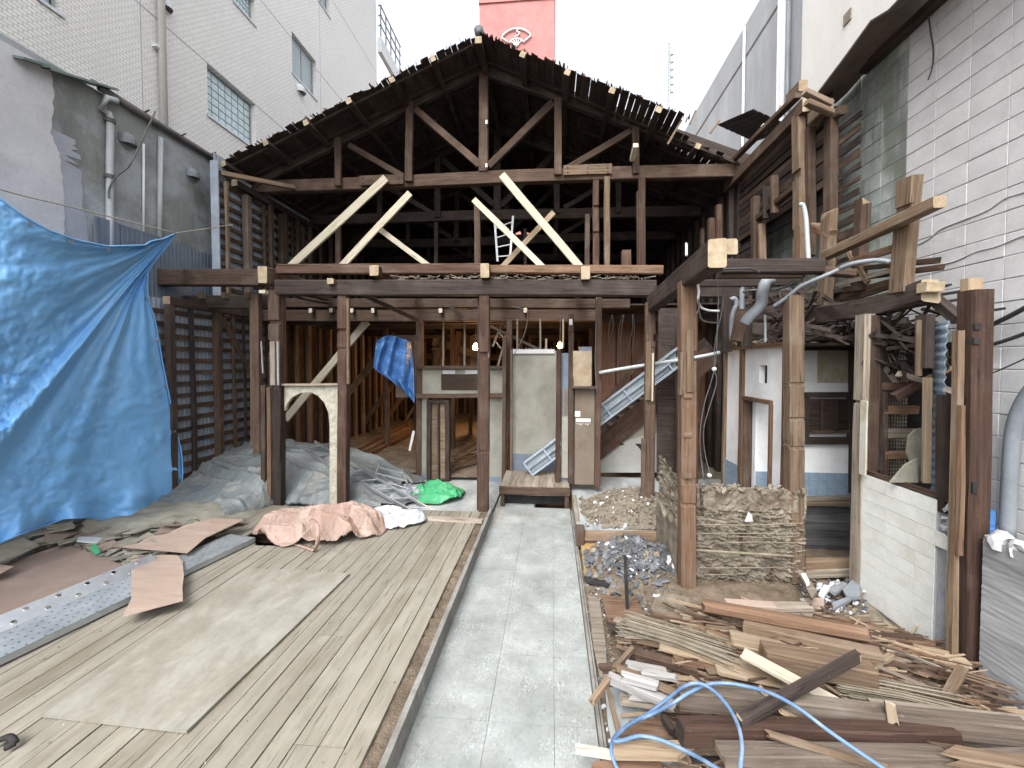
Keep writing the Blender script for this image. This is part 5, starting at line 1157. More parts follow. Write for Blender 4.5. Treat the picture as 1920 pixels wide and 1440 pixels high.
# inner boards leaning behind the scrap, timbers on the floor
a = PY(742, 745, 8.3); b = PY(778, 628, 8.3); mb = MB(); mb.box((a.x, 8.3, a.z), (b.x, 8.33, b.z)); tag(mb.build('board_sheet', M['plybrown'], None, origin=a), 'brown board hanging behind the small blue tarpaulin scrap', 'board')
for k in range(7):
    a = PZ(652, 872 - k * 3.4, .18 + .09 * (k // 3)); b = PZ(768, 812 - k * 3.2, .2 + .09 * (k // 3)); o = beam('floor_timber', a, b, .09, .09, M['tan' if k % 2 else 'orange'], None, n=(0, 0, 1)); tag(o, ('old timber lying on the inner floor along the left wall' if k % 2 else 'reddish old timber lying on the inner floor along the left wall'), 'timber', 'timbers stacked along the inner left wall')
for k in range(12):
    a = PZ(R.uniform(845, 870), R.uniform(850, 885), .15); b = a + Vector((R.uniform(.3, 1.1), R.uniform(.4, 1.8), R.uniform(-.03, .15))); o = beam('floor_timber', a, b, .05, .05, M['tan'], None, n=(0, 0, 1)); tag(o, 'splintered stick on the earth floor seen through the sliding door opening', 'timber', 'sticks on the floor behind the door opening')
o = bY('leaning_strip', (768, 845), (776, 808), 7.7, 5, .02, M['farwhite'], None); tag(o, 'short white strip leaning against the wall post below the blue scrap', 'strip')
# ladders lying on the grey sheet
def ladder(name, a0, a1, b0, b1, n, lab, r=.022):
    """rails a0-a1 and b0-b1 (Vectors)"""
    t = thing(name, a1, lab, 'ladder'); beam('rail', a0, a1, .022, .05, M['alu'], t, n=(0, 0, 1), seg=1, jit=0, bow=0); beam('rail', b0, b1, .022, .05, M['alu'], t, n=(0, 0, 1), seg=1, jit=0, bow=0)
    for k in range(n):
        f = (k + .5) / n; beam('rung', a0.lerp(a1, f), b0.lerp(b1, f), .03, .025, M['alu'], t, n=(0, 0, 1), seg=1, jit=0, bow=0)
ladder('aluminium_ladder', PY(556, 836, 6.75), PY(778, 962, 5.98), PY(590, 828, 7.0), PY(818, 962, 6.05), 8, 'long aluminium ladder lying down over the grey sheet')
ladder('aluminium_stepladder', PY(712, 870, 6.7), PY(700, 905, 6.5), PY(752, 880, 6.9), PY(772, 925, 6.5), 3, 'small folded aluminium stepladder beside the green sheet')
ladder('upright_ladder', PY(933, 490, 8.9), PY(928, 420, 8.9), PY(956, 490, 8.9), PY(962, 405, 8.9), 4, 'aluminium ladder standing on the dark upper floor')
# ================================================================ left floor items
pl_ = [PZ(80, 1340, .142), PZ(350, 1370, .142), PZ(655, 1075, .142), PZ(560, 1068, .142), PZ(462, 1066, .142)]
tag(slab_poly('plywood_sheet', pl_, (0, 0, -.018), M['ply']), 'large dusty plywood sheet lying flat on the plank floor', 'plywood')
def flat(name, pts, z, th, mat, lab, cat='board', group=None, parent=None):
    P = [PZ(p[0], p[1], p[2] if len(p) > 2 else z) for p in pts]; o = slab_poly(name, P, (0, 0, -th), M[mat], parent); return tag(o, lab, cat, group)
flat('brown_plywood', [(-60, 1195), (0, 1166), (232, 1060), (180, 1040), (122, 1020), (60, 1040), (0, 1062), (-60, 1080)], .17, .012, 'plybrown', 'wide brown plywood sheet left of the perforated steel plank')
flat('grey_board', [(-40, 1068), (18, 1050), (75, 1022), (38, 1006), (-40, 1020)], .24, .012, 'board', 'flat grey-green board at the far left under the tarpaulin')
flat('torn_veneer', [(245, 1050), (300, 1040), (333, 1041), (342, 1052), (345, 1078), (342, 1100), (343, 1126), (290, 1140), (229, 1157), (246, 1122), (246, 1085)], .225, .006, 'plypink', 'torn pinkish veneer piece lying across the perforated steel plank', 'veneer')
flat('long_plywood', [(214, 1024, .2), (352, 1036, .25), (385, 1008, .28), (458, 974, .3), (395, 972, .32), (345, 985, .3), (315, 1000, .26), (262, 1010, .22)], .25, .01, 'plypink', 'long curled brown plywood strip next to the perforated plank')
flat('small_veneer', [(-30, 1082), (0, 1076), (26, 1062), (0, 1058), (-30, 1060)], .26, .006, 'plypink', 'small pinkish veneer corner at the left picture edge', 'veneer')
def inpoly(x, y, P):
    c = False; n = len(P)
    for i in range(n):
        x1, y1 = P[i]; x2, y2 = P[(i + 1) % n]
        if (y1 > y) != (y2 > y) and x < (x2 - x1) * (y - y1) / (y2 - y1) + x1: c = not c
    return c
DB = [(10, 1018), (110, 976), (270, 980), (330, 968), (450, 966), (410, 1000), (330, 1030), (250, 1065), (190, 1045), (120, 1020), (60, 1035)]
for k in range(78):
    while True:
        u, v = R.uniform(10, 440), R.uniform(972, 1062)
        if inpoly(u, v, DB): break
    z = .14 + .22 * max(0, (1040 - v) / 70) * R.uniform(.5, 1.1) * (1 if u < 330 else .4); c = PZ(u, v, z); r_ = R.uniform(.08, .22); n = R.choice((4, 5, 5, 6)); a0 = R.random() * 6
    tx, ty = R.uniform(-.25, .25), R.uniform(-.25, .25)
    sz_ = 'small' if r_ < .12 else 'medium' if r_ < .17 else 'large'; zn_ = ('far left' if u < 110 else 'left of the green chip' if u < 175 else 'right of the green chip' if u < 300 else 'next to the grey sheet') + (', back' if v < 1000 else ', front')
    P = []
    for q in range(n):
        th = a0 + 2 * math.pi * q / n + R.uniform(-.3, .3); dx, dy = r_ * R.uniform(.6, 1.3) * math.cos(th), r_ * R.uniform(.4, 1) * math.sin(th); P.append(c + Vector((dx, dy, dx * tx + dy * ty)))
    if k in (5, 17): m_ = 'shardw'
    else: m_ = 'board' if k % 4 else 'plybrown'
    o = slab_poly('broken_board', P, (0, 0, -R.uniform(.008, .018)), M[m_])
    tag(o, {'shardw': 'pale chip among the broken boards below the blue tarpaulin', 'board': f'{sz_} broken grey board piece below the blue tarpaulin, {zn_}', 'plybrown': f'{sz_} broken brownish board piece below the blue tarpaulin, {zn_}'}[m_], 'board', {'shardw': 'pale chips in the board heap', 'board': f'{sz_} broken grey boards, {zn_}', 'plybrown': f'{sz_} broken brownish boards, {zn_}'}[m_])
o = flat('green_chip', [(168, 1024, .25), (180, 1020, .25), (188, 1036, .22), (178, 1040, .22)], .25, .008, 'greentarp', 'small green board chip among the grey broken boards'); 
mb = MB()
for _ in range(500):
    while True:
        u, v = R.uniform(10, 440), R.uniform(972, 1062)
        if inpoly(u, v, DB): break
    shard(mb, PZ(u, v, .13 + .12 * max(0, (1040 - v) / 70)), R.uniform(.015, .05), .3)
tag(mb.build('board_crumbs', M['board']), 'loose grey crumbs between the broken boards', 'debris', kind='stuff')
def dbh(x, y): return .06 + .22 * max(0, min(1, (-x - 4.3) / .8)) * max(0, min(1, (y - 4.0) / .7)) + .04 * fbm(x * 4, y * 4)
g = field('debris_bed', -6.2, -4.3, 3.2, 6.0, 40, 60, dbh, M['board']); tag(g, kind='structure')
# perforated steel plank
sp_ = thing('perforated_steel_plank', PZ(240, 1110, .2), 'long galvanised steel scaffold plank with rows of holes on the left', 'scaffold plank')
def perforated(o, ex, ey, nx, ny, cell, rad, nrm, mat, name, stag=True):
    mb = MB(); o = Vector(o)
    for i in range(nx):
        for j in range(ny):
            cx_, cy_ = cell[0], cell[1]; c = o + ex * (i * cx_) + ey * (j * cy_)
            if stag and (i + j) % 2:
                mb.add([c, c + ex * cx_, c + ex * cx_ + ey * cy_, c + ey * cy_], [(0, 1, 2, 3)]); continue
            m_ = c + ex * cx_ / 2 + ey * cy_ / 2
            hole_ = [m_ + ex * math.cos(q * math.pi / 4) * rad + ey * math.sin(q * math.pi / 4) * rad for q in range(8)]
            out = [c + ex * cx_ + ey * cy_ / 2, c + ex * cx_ + ey * cy_, c + ex * cx_ / 2 + ey * cy_, c + ey * cy_, c + ey * cy_ / 2, c, c + ex * cx_ / 2, c + ex * cx_]
            dn = [p - nrm * .006 + (p - m_) * -.1 for p in hole_]
            mb.add(out + hole_ + dn, [(q, (q + 1) % 8, 8 + (q + 1) % 8, 8 + q) for q in range(8)] + [(8 + q, 8 + (q + 1) % 8, 16 + (q + 1) % 8, 16 + q) for q in range(8)])
    return mb.build(name, mat, sp_)
zt_ = .19; nA = PZ(-80, 1272, zt_); nB = PZ(478, 1008, zt_); fA = PZ(-80, 1214, zt_); fB = PZ(462, 972, zt_)
ex = (nB - nA).normalized(); ey = Vector((0, 0, 1)).cross(ex); wdt = .42; Lp = (nB - nA).length
perforated(nA, ex, ey, int(Lp / .052), 9, (.052, wdt / 9), .0115, Vector((0, 0, 1)), M['steel'], 'deck')
mb = MB(); mb.prism([nA, nB, nB - Vector((0, 0, .055)), nA - Vector((0, 0, .055))], ey * .004); mb.prism([nA + ex * Lp, nA + ex * Lp + ey * wdt, nA + ex * Lp + ey * wdt - Vector((0, 0, .055)), nA + ex * Lp - Vector((0, 0, .055))], ex * .004)
mb.build('side_flange', M['steel'], sp_)
L2 = (PZ(246, 1062, zt_) - nA).length; e2 = (ey * .8 + Vector((0, 0, .45))).normalized()
perforated(nA + ey * (wdt + .004), ex, e2, int(L2 / .1), 2, (.1, .085), .02, ey.cross(ex), M['alu'], 'upper_flange')
mb = MB(); mb.box((nA.x - .0, nA.y, .10), (nA.x + .001, nA.y + .001, .101)); 
pu = nA + ex * .1 + ey * .03; mb = MB(); mb.prism([nA + ey * .02 - Vector((0, 0, .05)), nB + ey * .02 - Vector((0, 0, .05)), nB + ey * (wdt - .02) - Vector((0, 0, .05)), nA + ey * (wdt - .02) - Vector((0, 0, .05))], (0, 0, -.004)); mb.build('underside_plate', M['gutter'], sp_)
# crumbs on the floors
mb = MB(); mw = MB()
for _ in range(900):
    x, y = R.uniform(-5, -.95), R.uniform(1.9, 5.8)
    z = .119 if x < -1.08 else .115
    (mw if R.random() < .12 else mb).add(*[([ (x + R.uniform(-1, 1) * s_, y + R.uniform(-1, 1) * s_, z + R.uniform(0, 1) * s_) for _q in range(4)], [(0, 1, 2), (0, 2, 3), (0, 3, 1), (1, 3, 2)]) for s_ in (R.uniform(.003, .009),)][0])
tag(mb.build('floor_grit', M['dirt']), 'fine dirt grains strewn over the plank floor', 'grit', kind='stuff'); tag(mw.build('pale_grit', M['shardw']), 'white crumbs strewn over the plank floor', 'grit', kind='stuff')
o = cable('bent_offcut', [PZ(-10, 1392, .15), PZ(15, 1382, .17), PZ(28, 1392, .16), PZ(10, 1402, .15)], .018, M['black']); tag(o, 'small bent black offcut at the lower left edge', 'offcut')
# ================================================================ white cubicle
XW, YB = 2.6, 5.3
cu = thing('white_cubicle', (3.2, 5, 0), 'white plastered cubicle with a doorway and blue wainscot tiles', 'cubicle')
zt2 = 2.58
def onW(u, v, o=0): return PX(u, v, XW + o)
dA, dB_ = onW(1446, 800).y, onW(1396, 800).y; zd_ = onW(1396, 748).z
wa, wb_ = onW(1438.5, 700).y, onW(1423.5, 700).y; wz0, wz1 = onW(1430, 719).z, onW(1430, 685).z
mb = MB(); yA = onW(1473, 700).y
plane_wall(mb, (XW, yA, 0), (0, 1, 0), (0, 0, 1), 6.0 - yA, zt2, [(dA - yA, dB_ - yA, 0, zd_), (wa - yA, wb_ - yA, wz0, wz1)], (1, 0, 0), .07)
mb.build('side_wall', M['wallwhite'], cu)
mb = MB(); mb.box((XW + .075, YB, .55), (3.86, YB + .08, zt2)); mb.build('back_wall', M['wallwhite'], cu)
mb = MB(); sa = PY(1532, 718, YB - .004); sb = PY(1604, 655, YB - .004); mb.box((sa.x, YB - .008, sa.z), (3.86, YB - .001, zt2 - .01)); mb.build('stained_patch', concrete_streak('brown_streaked_plaster', (.30, .25, .17), (.50, .45, .36), (.36, .30, .21), 9, 5), cu)
def cub(nm, a, b, t, d, m, n=(0, 1, 0)): return beam(nm, a, b, t, d, M[m], cu, n=n)
yz = lambda y, z, o=-.012: Vector((XW + o, y, z))
cub('frame_post', yz(dB_ + .05, 0), yz(dB_ + .05, zt2), .09, .05, 'orange', (1, 0, 0)); cub('door_frame', yz(dA - .02, .0), yz(dA - .02, zd_), .035, .05, 'orange', (1, 0, 0)); cub('door_frame', yz(dA - .03, zd_ + .02), yz(dB_ + .03, zd_ + .02), .05, .05, 'orange', (1, 0, 0))
cub('door_lining', Vector((XW + .05, dB_ - .012, 0)), Vector((XW + .05, dB_ - .012, zd_)), .14, .02, 'brown')
cub('corner_post', yz(6.0, 0), yz(6.0, 2.6), .06, .06, 'tan', (1, 0, 0)); cub('top_rail', yz(4.3, zt2 + .02), yz(6.05, zt2 + .02), .05, .09, 'orange', (1, 0, 0)); cub('edge_trim', yz(yA - .015, .9), yz(yA - .015, zt2), .03, .05, 'orange', (1, 0, 0))
# wainscot tiles
tm = bpy.data.meshes.new('wall_tile'); bm = bmesh.new(); bmesh.ops.create_cube(bm, size=1)
for v in bm.verts: v.co = Vector((v.co.x * .108, v.co.y * .012, v.co.z * .096))
bmesh.ops.bevel(bm, geom=bm.edges[:], offset=.0015, segments=1, affect='EDGES'); bm.to_mesh(tm); bm.free(); tm.materials.append(M['tileblue'])
def tiles(o, ex_, nx, nz, rot, grout):
    for i in range(nx):
        for j in range(nz): link('wall_tile', tm, cu, Matrix.Translation(Vector(o) + Vector(ex_) * ((i + .5) * .111) + Vector((0, 0, (j + .5) * .099)) + Vector((R.uniform(-.0005, .0005),) * 3)) @ rot)
I4 = Matrix(); RZ = Matrix.Rotation(math.pi / 2, 4, 'Z')
ztl = onW(1355, 856).z
mb = MB(); mb.box((XW - .008, dB_ + .1, .3), (XW - .0005, 5.97, ztl)); mb.box((XW + .08, YB - .008, .55), (3.85, YB - .0005, ztl)); mb.box((XW - .008, yA, .3), (XW - .0005, dA - .04, .62)) if False else None; mb.build('grout_bed', M['groutw'], cu)
mb = MB(); mb.box((XW + .072, wa - .03, wz0 - .03), (XW + .16, wb_ + .03, wz1 + .03)); mb.build('hole_shade_box', M['black'], cu)  # black box added to paint the darkness inside the small opening
tiles((XW - .014, dB_ + .1, ztl - .099 * 5), (0, 1, 0), 4, 5, RZ, 0); tiles((XW + .085, YB - .014, ztl - .099 * 5), (1, 0, 0), 11, 5, I4, 0)
# window with dark frame in the back wall
wn = thing('dark_wood_window', PY(1548, 785, YB - .03), 'dark wooden three-light window in the white cubicle wall', 'window')
def wY(nm, a, b, t, m='dark', d=.06, Y=YB - .03): return bY(nm, a, b, Y, t, d, M[m], wn, seg=1, jit=.001, bow=0)
wY('head_rail', (1498, 740), (1610, 740), 9); wY('bottom_rail', (1508, 826), (1596, 826), 12); wY('sash_rail', (1514, 810), (1592, 809), 5, 'brown'); wY('stile', (1511, 745), (1510, 832), 9); wY('stile', (1594, 745), (1594, 832), 8)
for u in (1539, 1566): wY('mullion', (u, 748), (u, 808), 4, 'brown')
for u0, u1 in ((1515, 1537), (1541, 1564), (1568, 1590)):
    a = PY(u0, 808, YB - .02); b = PY(u1, 748, YB - .02); mb = MB(); mb.box((a.x, YB - .02, a.z), (b.x, YB - .012, b.z)); mb.build('panel', M['dark'], wn)
bY('dark_post', (1601, 650), (1600, 925), YB - .05, 11, .08, M['dark'], cu); bY('sill_plate', (1492, 652), (1612, 652), YB - .04, 10, .1, M['dark'], cu); bY('sill_plate', (1494, 935), (1610, 932), YB - .03, 6, .1, M['greywood'], cu); bY('sill_plate', (1494, 943), (1610, 941), YB - .06, 6, .1, M['tan'], cu)
for k in range(6):
    z0_ = .53 - k * .105; beam('skirting_board', (3.08, YB - .02, z0_ - .05), (3.86, YB - .02, z0_ - .05), .1, .02, M['darkboard'], cu, n=(0, 1, 0), jit=.002)
o = bY('loose_timber', (1494, 1058), (1612, 1056), 4.55, 17, .08, M['tan'], None); tag(o, 'short brown timber lying level under the cubicle skirting', 'timber')
o = bY('loose_board', (1500, 1078), (1610, 1072), 4.5, 14, .03, M['greywood'], None); tag(o, 'grey board below the short level timber at the cubicle foot', 'board')
# rubbish on top of the cubicle
mb = MB()
for _ in range(260): shard(mb, (R.uniform(XW - .03, XW + .12), R.uniform(4.4, 6), zt2 + .05 + R.uniform(0, .05)), R.uniform(.012, .04), .5)
tag(mb.build('mud_crumbs', M['mud'], cu), kind='stuff')
mb = MB()
for _ in range(120):
    c = Vector((R.uniform(2.75, 3.8), R.uniform(4.5, 5.5), zt2 + .08 + R.uniform(0, .16))); d = Vector((R.uniform(-.3, .3), R.uniform(-.2, .2), R.uniform(-.08, .08))); mb.bar(c - d, c + d, R.uniform(.01, .05), R.uniform(.008, .02))
tag(mb.build('roof_rubbish', M['dark'], cu), kind='stuff')
mb = MB(); mb.box((2.7, 4.75, zt2 + .02), (3.86, 5.6, zt2 + .05)); mb.build('ceiling_board', M['dark'], cu)
mb = MB()
for _ in range(45):
    c = Vector((R.uniform(2.6, 3.5), R.uniform(4.9, 5.6), R.uniform(2.85, 3.3))); d = Vector((R.uniform(-.3, .3), R.uniform(-.2, .2), R.uniform(-.15, .15))); mb.bar(c - d, c + d, R.uniform(.02, .05), R.uniform(.01, .03))
tag(mb.build('hanging_laths', M['dark'], cu), kind='stuff')
# dark sheets stand in for the shade in the doorless gap left of the cubicle
mb = MB(); mb.box((1.95, 7.3, .1), (2.6, 7.34, 3.4)); mb.box((2.66, 6.05, .1), (3.5, 6.1, 3.4)); tag(mb.build('gap_shade_sheet', M['dark'], None), 'dark sheet standing in for shade in the gap between staircase and white cubicle', 'partition')
o = bY('post', (1300, 590), (1300, 905), 6.3, 12, .1, M['red'], hs_); bY('post', (1272, 620), (1270, 890), 7.0, 8, .1, M['dark'], hs_)
# ================================================================ shambles between cubicle and corner post
jr = thing('torn_wall_bay', (3.5, 4.4, 0), 'torn open wall bay with lath grid, wavy sheet and broken boards beside the corner post', 'wall')
x0_ = PY(1640, 700, 4.55).x; mb = MB(); mb.box((x0_, 4.55, 0), (3.88, 4.6, 2.9)); mb.box((3.85, 4.02, 0), (3.88, 4.549, 2.6)); mb.build('backing', M['black'], jr)  # black sheets added to paint the bay's dark depth
mb = MB()
for k in range(16): x = x0_ + .01 + k * .028; mb.bar((x, 4.5, 1.0), (x, 4.5, 2.75), .008, .008)
for k in range(44): z = 1.0 + k * .04; mb.bar((x0_, 4.49, z), (3.84, 4.49, z), .008, .008)
tag(mb.build('lath_grid', M['mud'], jr), kind='stuff')
def jY(nm, a, b, t, m, d=.06, Y=4.2, **k): return bY(nm, a, b, Y, t, d, M[m], jr, **k)
jY('shelf_board', (1648, 724), (1700, 724), 14, 'red'); jY('shelf_board', (1655, 768), (1712, 768), 15, 'orange', break_b=.05); jY('shelf_board', (1656, 812), (1720, 812), 16, 'greywood'); jY('shelf_board', (1655, 853), (1705, 852), 14, 'orange', break_b=.05)
jY('upright', (1656, 735), (1656, 890), 9, 'brown'); jY('upright', (1648, 625), (1648, 900), 6, 'dark'); jY('broken_board', (1676, 746), (1722, 720), 14, 'red', Y=3.9, break_b=.04); jY('round_pole', (1656, 690), (1680, 722), 9, 'greywood'); jY('round_pole', (1686, 700), (1785, 735), 10, 'greywood', Y=3.9); jY('round_pole', (1780, 690), (1738, 712), 7, 'tan', Y=3.8)
jY('batten', (1739, 708), (1736, 905), 11, 'palewarm', Y=3.55, d=.03); jY('batten', (1722, 600), (1722, 705), 8, 'tan', Y=3.6, d=.03)
mb = MB(); n = 90; vs = []
for i in range(n + 1):
    z = 1.05 + 1.7 * i / n; wv = .010 * math.sin(i * 2 * math.pi / 4.0); vs += [(3.33 + wv + .05 * math.sin(z * 2), 3.5, z), (3.40 + wv, 3.72, z), (3.62 + wv, 3.9, z)]
mb.add(vs, [f for i in range(n) for f in ((3 * i, 3 * i + 1, 3 * i + 4, 3 * i + 3), (3 * i + 1, 3 * i + 2, 3 * i + 5, 3 * i + 4))]); o = mb.build('wavy_sheet', mott('blue_wavy_sheet', (.16, .22, .29), (.30, .37, .43), 5, rough=.5), jr, True); sm = o.modifiers.new('s', 'SOLIDIFY'); sm.thickness = .006
for pts, Yp, m_ in (([(1705, 818), (1718, 805), (1745, 800), (1752, 780), (1768, 775), (1770, 905), (1700, 900), (1712, 880), (1702, 850)], 3.85, 'steel'), ([(1670, 905), (1698, 872), (1720, 860), (1722, 905)], 3.75, 'steel'), ([(1748, 720), (1768, 735), (1772, 800), (1756, 790)], 3.8, 'pipe'), ([(1752, 640), (1768, 645), (1776, 690), (1764, 680), (1758, 705), (1745, 680)], 3.8, 'mud'), ([(1672, 598), (1690, 585), (1700, 600), (1695, 622), (1684, 612)], 4.1, 'mud')):
    mb = MB(); mb.prism([PY(u, v, Yp) for u, v in pts], (0, .02, 0)); o = mb.build('torn_fibreboard', M['board' if m_ == 'steel' else m_], jr); 
jY('dark_post', (1768, 740), (1768, 920), 12, 'red', Y=3.7, d=.06)
mb = MB()
for _ in range(120):
    c = Vector((R.uniform(3.25, 3.7), R.uniform(3.85, 4.6), R.uniform(2.3, 2.9))); d = Vector((R.uniform(-.14, .14), R.uniform(-.2, .2), R.uniform(-.12, .12))); mb.bar(c - d, c + d, R.uniform(.01, .04), R.uniform(.008, .02))
tag(mb.build('broken_laths', M['dark'], jr), kind='stuff')
# ================================================================ cream tiled wall remnant
XTl = 3.16; YA_, YC_ = 3.42, 4.2; ZT_ = 1.27
tw = thing('tiled_wall_remnant', (XTl, 3.6, 0), 'remnant of a wall faced with cream tiles beside the timber pile', 'wall')
mb = MB(); mb.box((XTl + .012, YA_, -.05), (XTl + .1, YC_, ZT_ - .005)); mb.build('wall_core', M['mortar'], tw)
tl = .3; rh = .127
for r_ in range(10):
    y = YC_ - .01
    while y > YA_ + .01:
        y1 = max(y - tl, YA_); 
        pass
        mb = MB(); oz = R.uniform(-.0008, .0008); mb.box((XTl + oz, y1 + .0015, ZT_ - (r_ + 1) * rh + .0015), (XTl + .011, y - .0015, ZT_ - r_ * rh - .0015)); mb.build('tile', M['tilecream'], tw); y = y1
for r_ in (2,):
    mb = MB(); zt3 = ZT_ - r_ * rh; mb.prism([Vector((XTl, 3.419, zt3 - rh)), Vector((XTl, 3.27, zt3 - rh + .01)), Vector((XTl, 3.28, zt3 - .06)), Vector((XTl, 3.35, zt3)), Vector((XTl, 3.419, zt3))], (.011, 0, 0)); mb.build('tile', M['tilecream'], tw)
mb = MB(); mb.box((XTl + .03, 3.25, -.05), (XTl + .11, 3.415, 1.08)); mb.build('concrete_core', M['pipe'], tw).data.materials[0] = mott('raw_concrete', (.26, .28, .30), (.38, .40, .43), 5, bs=.6)
mb = MB()
for _ in range(26): shard(mb, (XTl + R.uniform(.03, .1), R.uniform(3.25, 3.4), R.uniform(1.05, 1.25)), R.uniform(.03, .07), .6)
mb.build('broken_mortar', M['steel'], tw).data.materials[0] = mott('broken_mortar', (.34, .36, .39), (.52, .54, .57), 7, bs=.9)
for k in range(7): beam('top_lath', (XTl + .03 + .025 * (k % 4), 3.25 + .1 * (k % 3), ZT_ + .015 + .012 * (k // 3)), (XTl + .02 + .02 * (k % 3), 4.15 - .12 * (k % 2), ZT_ + .015 + .012 * (k // 3)), .022, .01, M['tan' if k % 2 else 'brown'], tw, n=(0, 0, 1), break_a=.03)
# board marked concrete at the right edge
bcm = mott('board_marked_concrete', (.25, .26, .27), (.40, .41, .425), 4, st=(1, .35, 3), bs=.35, bd=.006, stain=(.14, .14, .145), stk=.5)
def bcf(y, z):
    zz = z * 1.0 + .02 * fbm(y * 2, z * 2); s_ = abs(((zz * 27 + y * 1.6 + .3 * fbm(y * 1.5, z * 5)) % 1) - .5); return Vector((3.16 - .003 * min(1, s_ * 6) - .003 * fbm(y * 4, z * 30), y, z))
bc = field('board_marked_wall', .6, 3.06, -.1, 1.12, 90, 120, bcf, bcm); tag(bc, 'low grey board-marked concrete wall at the right picture edge', 'wall')
mb = MB(); mb.box((3.17, .6, -.1), (3.3, 3.06, 1.1)); mb.build('wall_body', M['mortar'], bc)
bm = bmesh.new()
for k in range(17):
    r_ = bmesh.ops.create_icosphere(bm, subdivisions=2, radius=.075, matrix=Matrix.Translation((3.21, 3.0 - k * .14, 1.13 - .012 * (k % 2))))
for v in bm.verts: v.co += Vector((.03, .045, .03)) * 1.6 * noise.noise(v.co * 11)
me = bpy.data.meshes.new('broken_plaster_cap'); bm.to_mesh(me); bm.free(); me.materials.append(mott('white_plaster_lump', (.33, .34, .35), (.50, .51, .52), 5, bs=.8)); link('broken_plaster_cap', me, bc)
a = PX(1850, 960, 3.7); mb = MB(); mb.box((3.7, a.y - .02, a.z - .3), (3.75, a.y + .22, a.z + .02)); tag(mb.build('blue_sheet_scrap', M['bluetarp2'], None, origin=a), 'small dark blue sheet scrap behind the corner post', 'sheet')
# ================================================================ mud walls
def mudf(x, z):
    r_ = ridged(x * 3.5, z * 17, 3); lump = abs(noise.noise(Vector((x * 9, z * 34, 2)))); 
    hole_ = max(0, noise.noise(Vector((x * 5, z * 6, 9))) - .1) * .12
    d = .065 * lump + .035 * r_ - hole_ + .028 * noise.noise(Vector((x * 40, 5, z * 40)))
    if z > .83 + .05 * noise.noise(Vector((x * 4, 0, 7))): d = .03 + .008 * math.sin(x * 60 + 5 * z) + .03 * abs(noise.noise(Vector((x * 12, 3, z * 12))))
    return Vector((x, 4.27 - d, z + .05 * noise.noise(Vector((x * 7, 1, z * 3))) * (z > .9)))
mw_ = field('mud_wall', 1.55, 2.66, -.1, 1.06, 130, 150, mudf, M['mud']); tag(mw_, 'low broken mud wall with bamboo laths between the two brown posts', 'wall')
mb = MB(); mb.box((1.55, 4.28, -.1), (2.66, 4.36, 1.04)); mb.build('wall_body', M['mud'], mw_)
mb = MB()
for _ in range(60): shard(mb, (R.uniform(1.56, 2.64), R.uniform(4.18, 4.34), 1.05 + R.uniform(-.02, .03)), R.uniform(.02, .05), .6)
tag(mb.build('crumbled_top', M['mud'], mw_), kind='stuff')
for v, a_, b_, r_ in ((983, 1305, 1500, .006), (1000, 1300, 1455, .005), (1018, 1340, 1495, .005), (1063, 1310, 1480, .005), (1006, 1380, 1500, .004), (1077, 1320, 1400, .005)):
    P = [PY(a_, v + R.uniform(-2, 2), 4.17), PY((a_ + b_) / 2, v + R.uniform(-2, 2), 4.16), PY(b_, v + R.uniform(-2, 2), 4.17)]; cable('bamboo_lath', P, r_ * 1.3, M['straw'], mw_, n=5)
cable('lath_pole', [PY(1300, 1031, 4.16), PY(1360, 1035, 4.13), PY(1440, 1040, 4.13), PY(1488, 1043, 4.17)], .014, M['straw'], mw_, n=7)
for u, v0_, v1_ in ((1315, 915, 960), (1390, 1000, 1040), (1446, 1060, 1090)): beam('lath_post', PY(u, v0_, 4.2), PY(u + 2, v1_, 4.2), .022, .02, M['brown'], mw_)
mb = MB()
for _ in range(420):
    u, v = R.uniform(1302, 1475), R.uniform(915, 1100); p = PY(u, v, 4.18); mb.bar(p, p + Vector((R.uniform(-.05, .05), R.uniform(-.04, .0), R.uniform(-.03, .03))), .004, .004)
tag(mb.build('straw_wisps', M['straw'], mw_), kind='stuff')
mb = MB(); mb.prism([PY(1397, 978, 4.15), PY(1404, 960, 4.12), PY(1410, 965, 4.12), PY(1412, 978, 4.15)], (0, .01, -.0)); mb.build('paper_scrap', M['farwhite'], mw_)
def wingf(y, z):
    d = .03 * abs(noise.noise(Vector((y * 10, 3, z * 30)))) + .03 * ridged(y * 3, z * 14, 6)
    if z < .62 + .12 * noise.noise(Vector((y * 5, 0, 0))) and z > .05: d = .012 * noise.noise(Vector((y * 5, 0, z * 5))) + .06
    zt = 1.1 + .12 * (y - 4.2) / .8 + .05 * noise.noise(Vector((y * 12, 0, 0))); return Vector((1.40 - d, y, min(z, zt)))
wg = field('mud_wing_wall', 4.2, 5.05, -.1, 1.3, 70, 120, wingf, M['mud']); tag(wg, 'short mud wall wing receding behind the tall notched post', 'wall')
mb = MB(); mb.box((1.40, 4.22, -.1), (1.46, 5.04, 1.08)); mb.build('wall_body', M['mud'], wg)
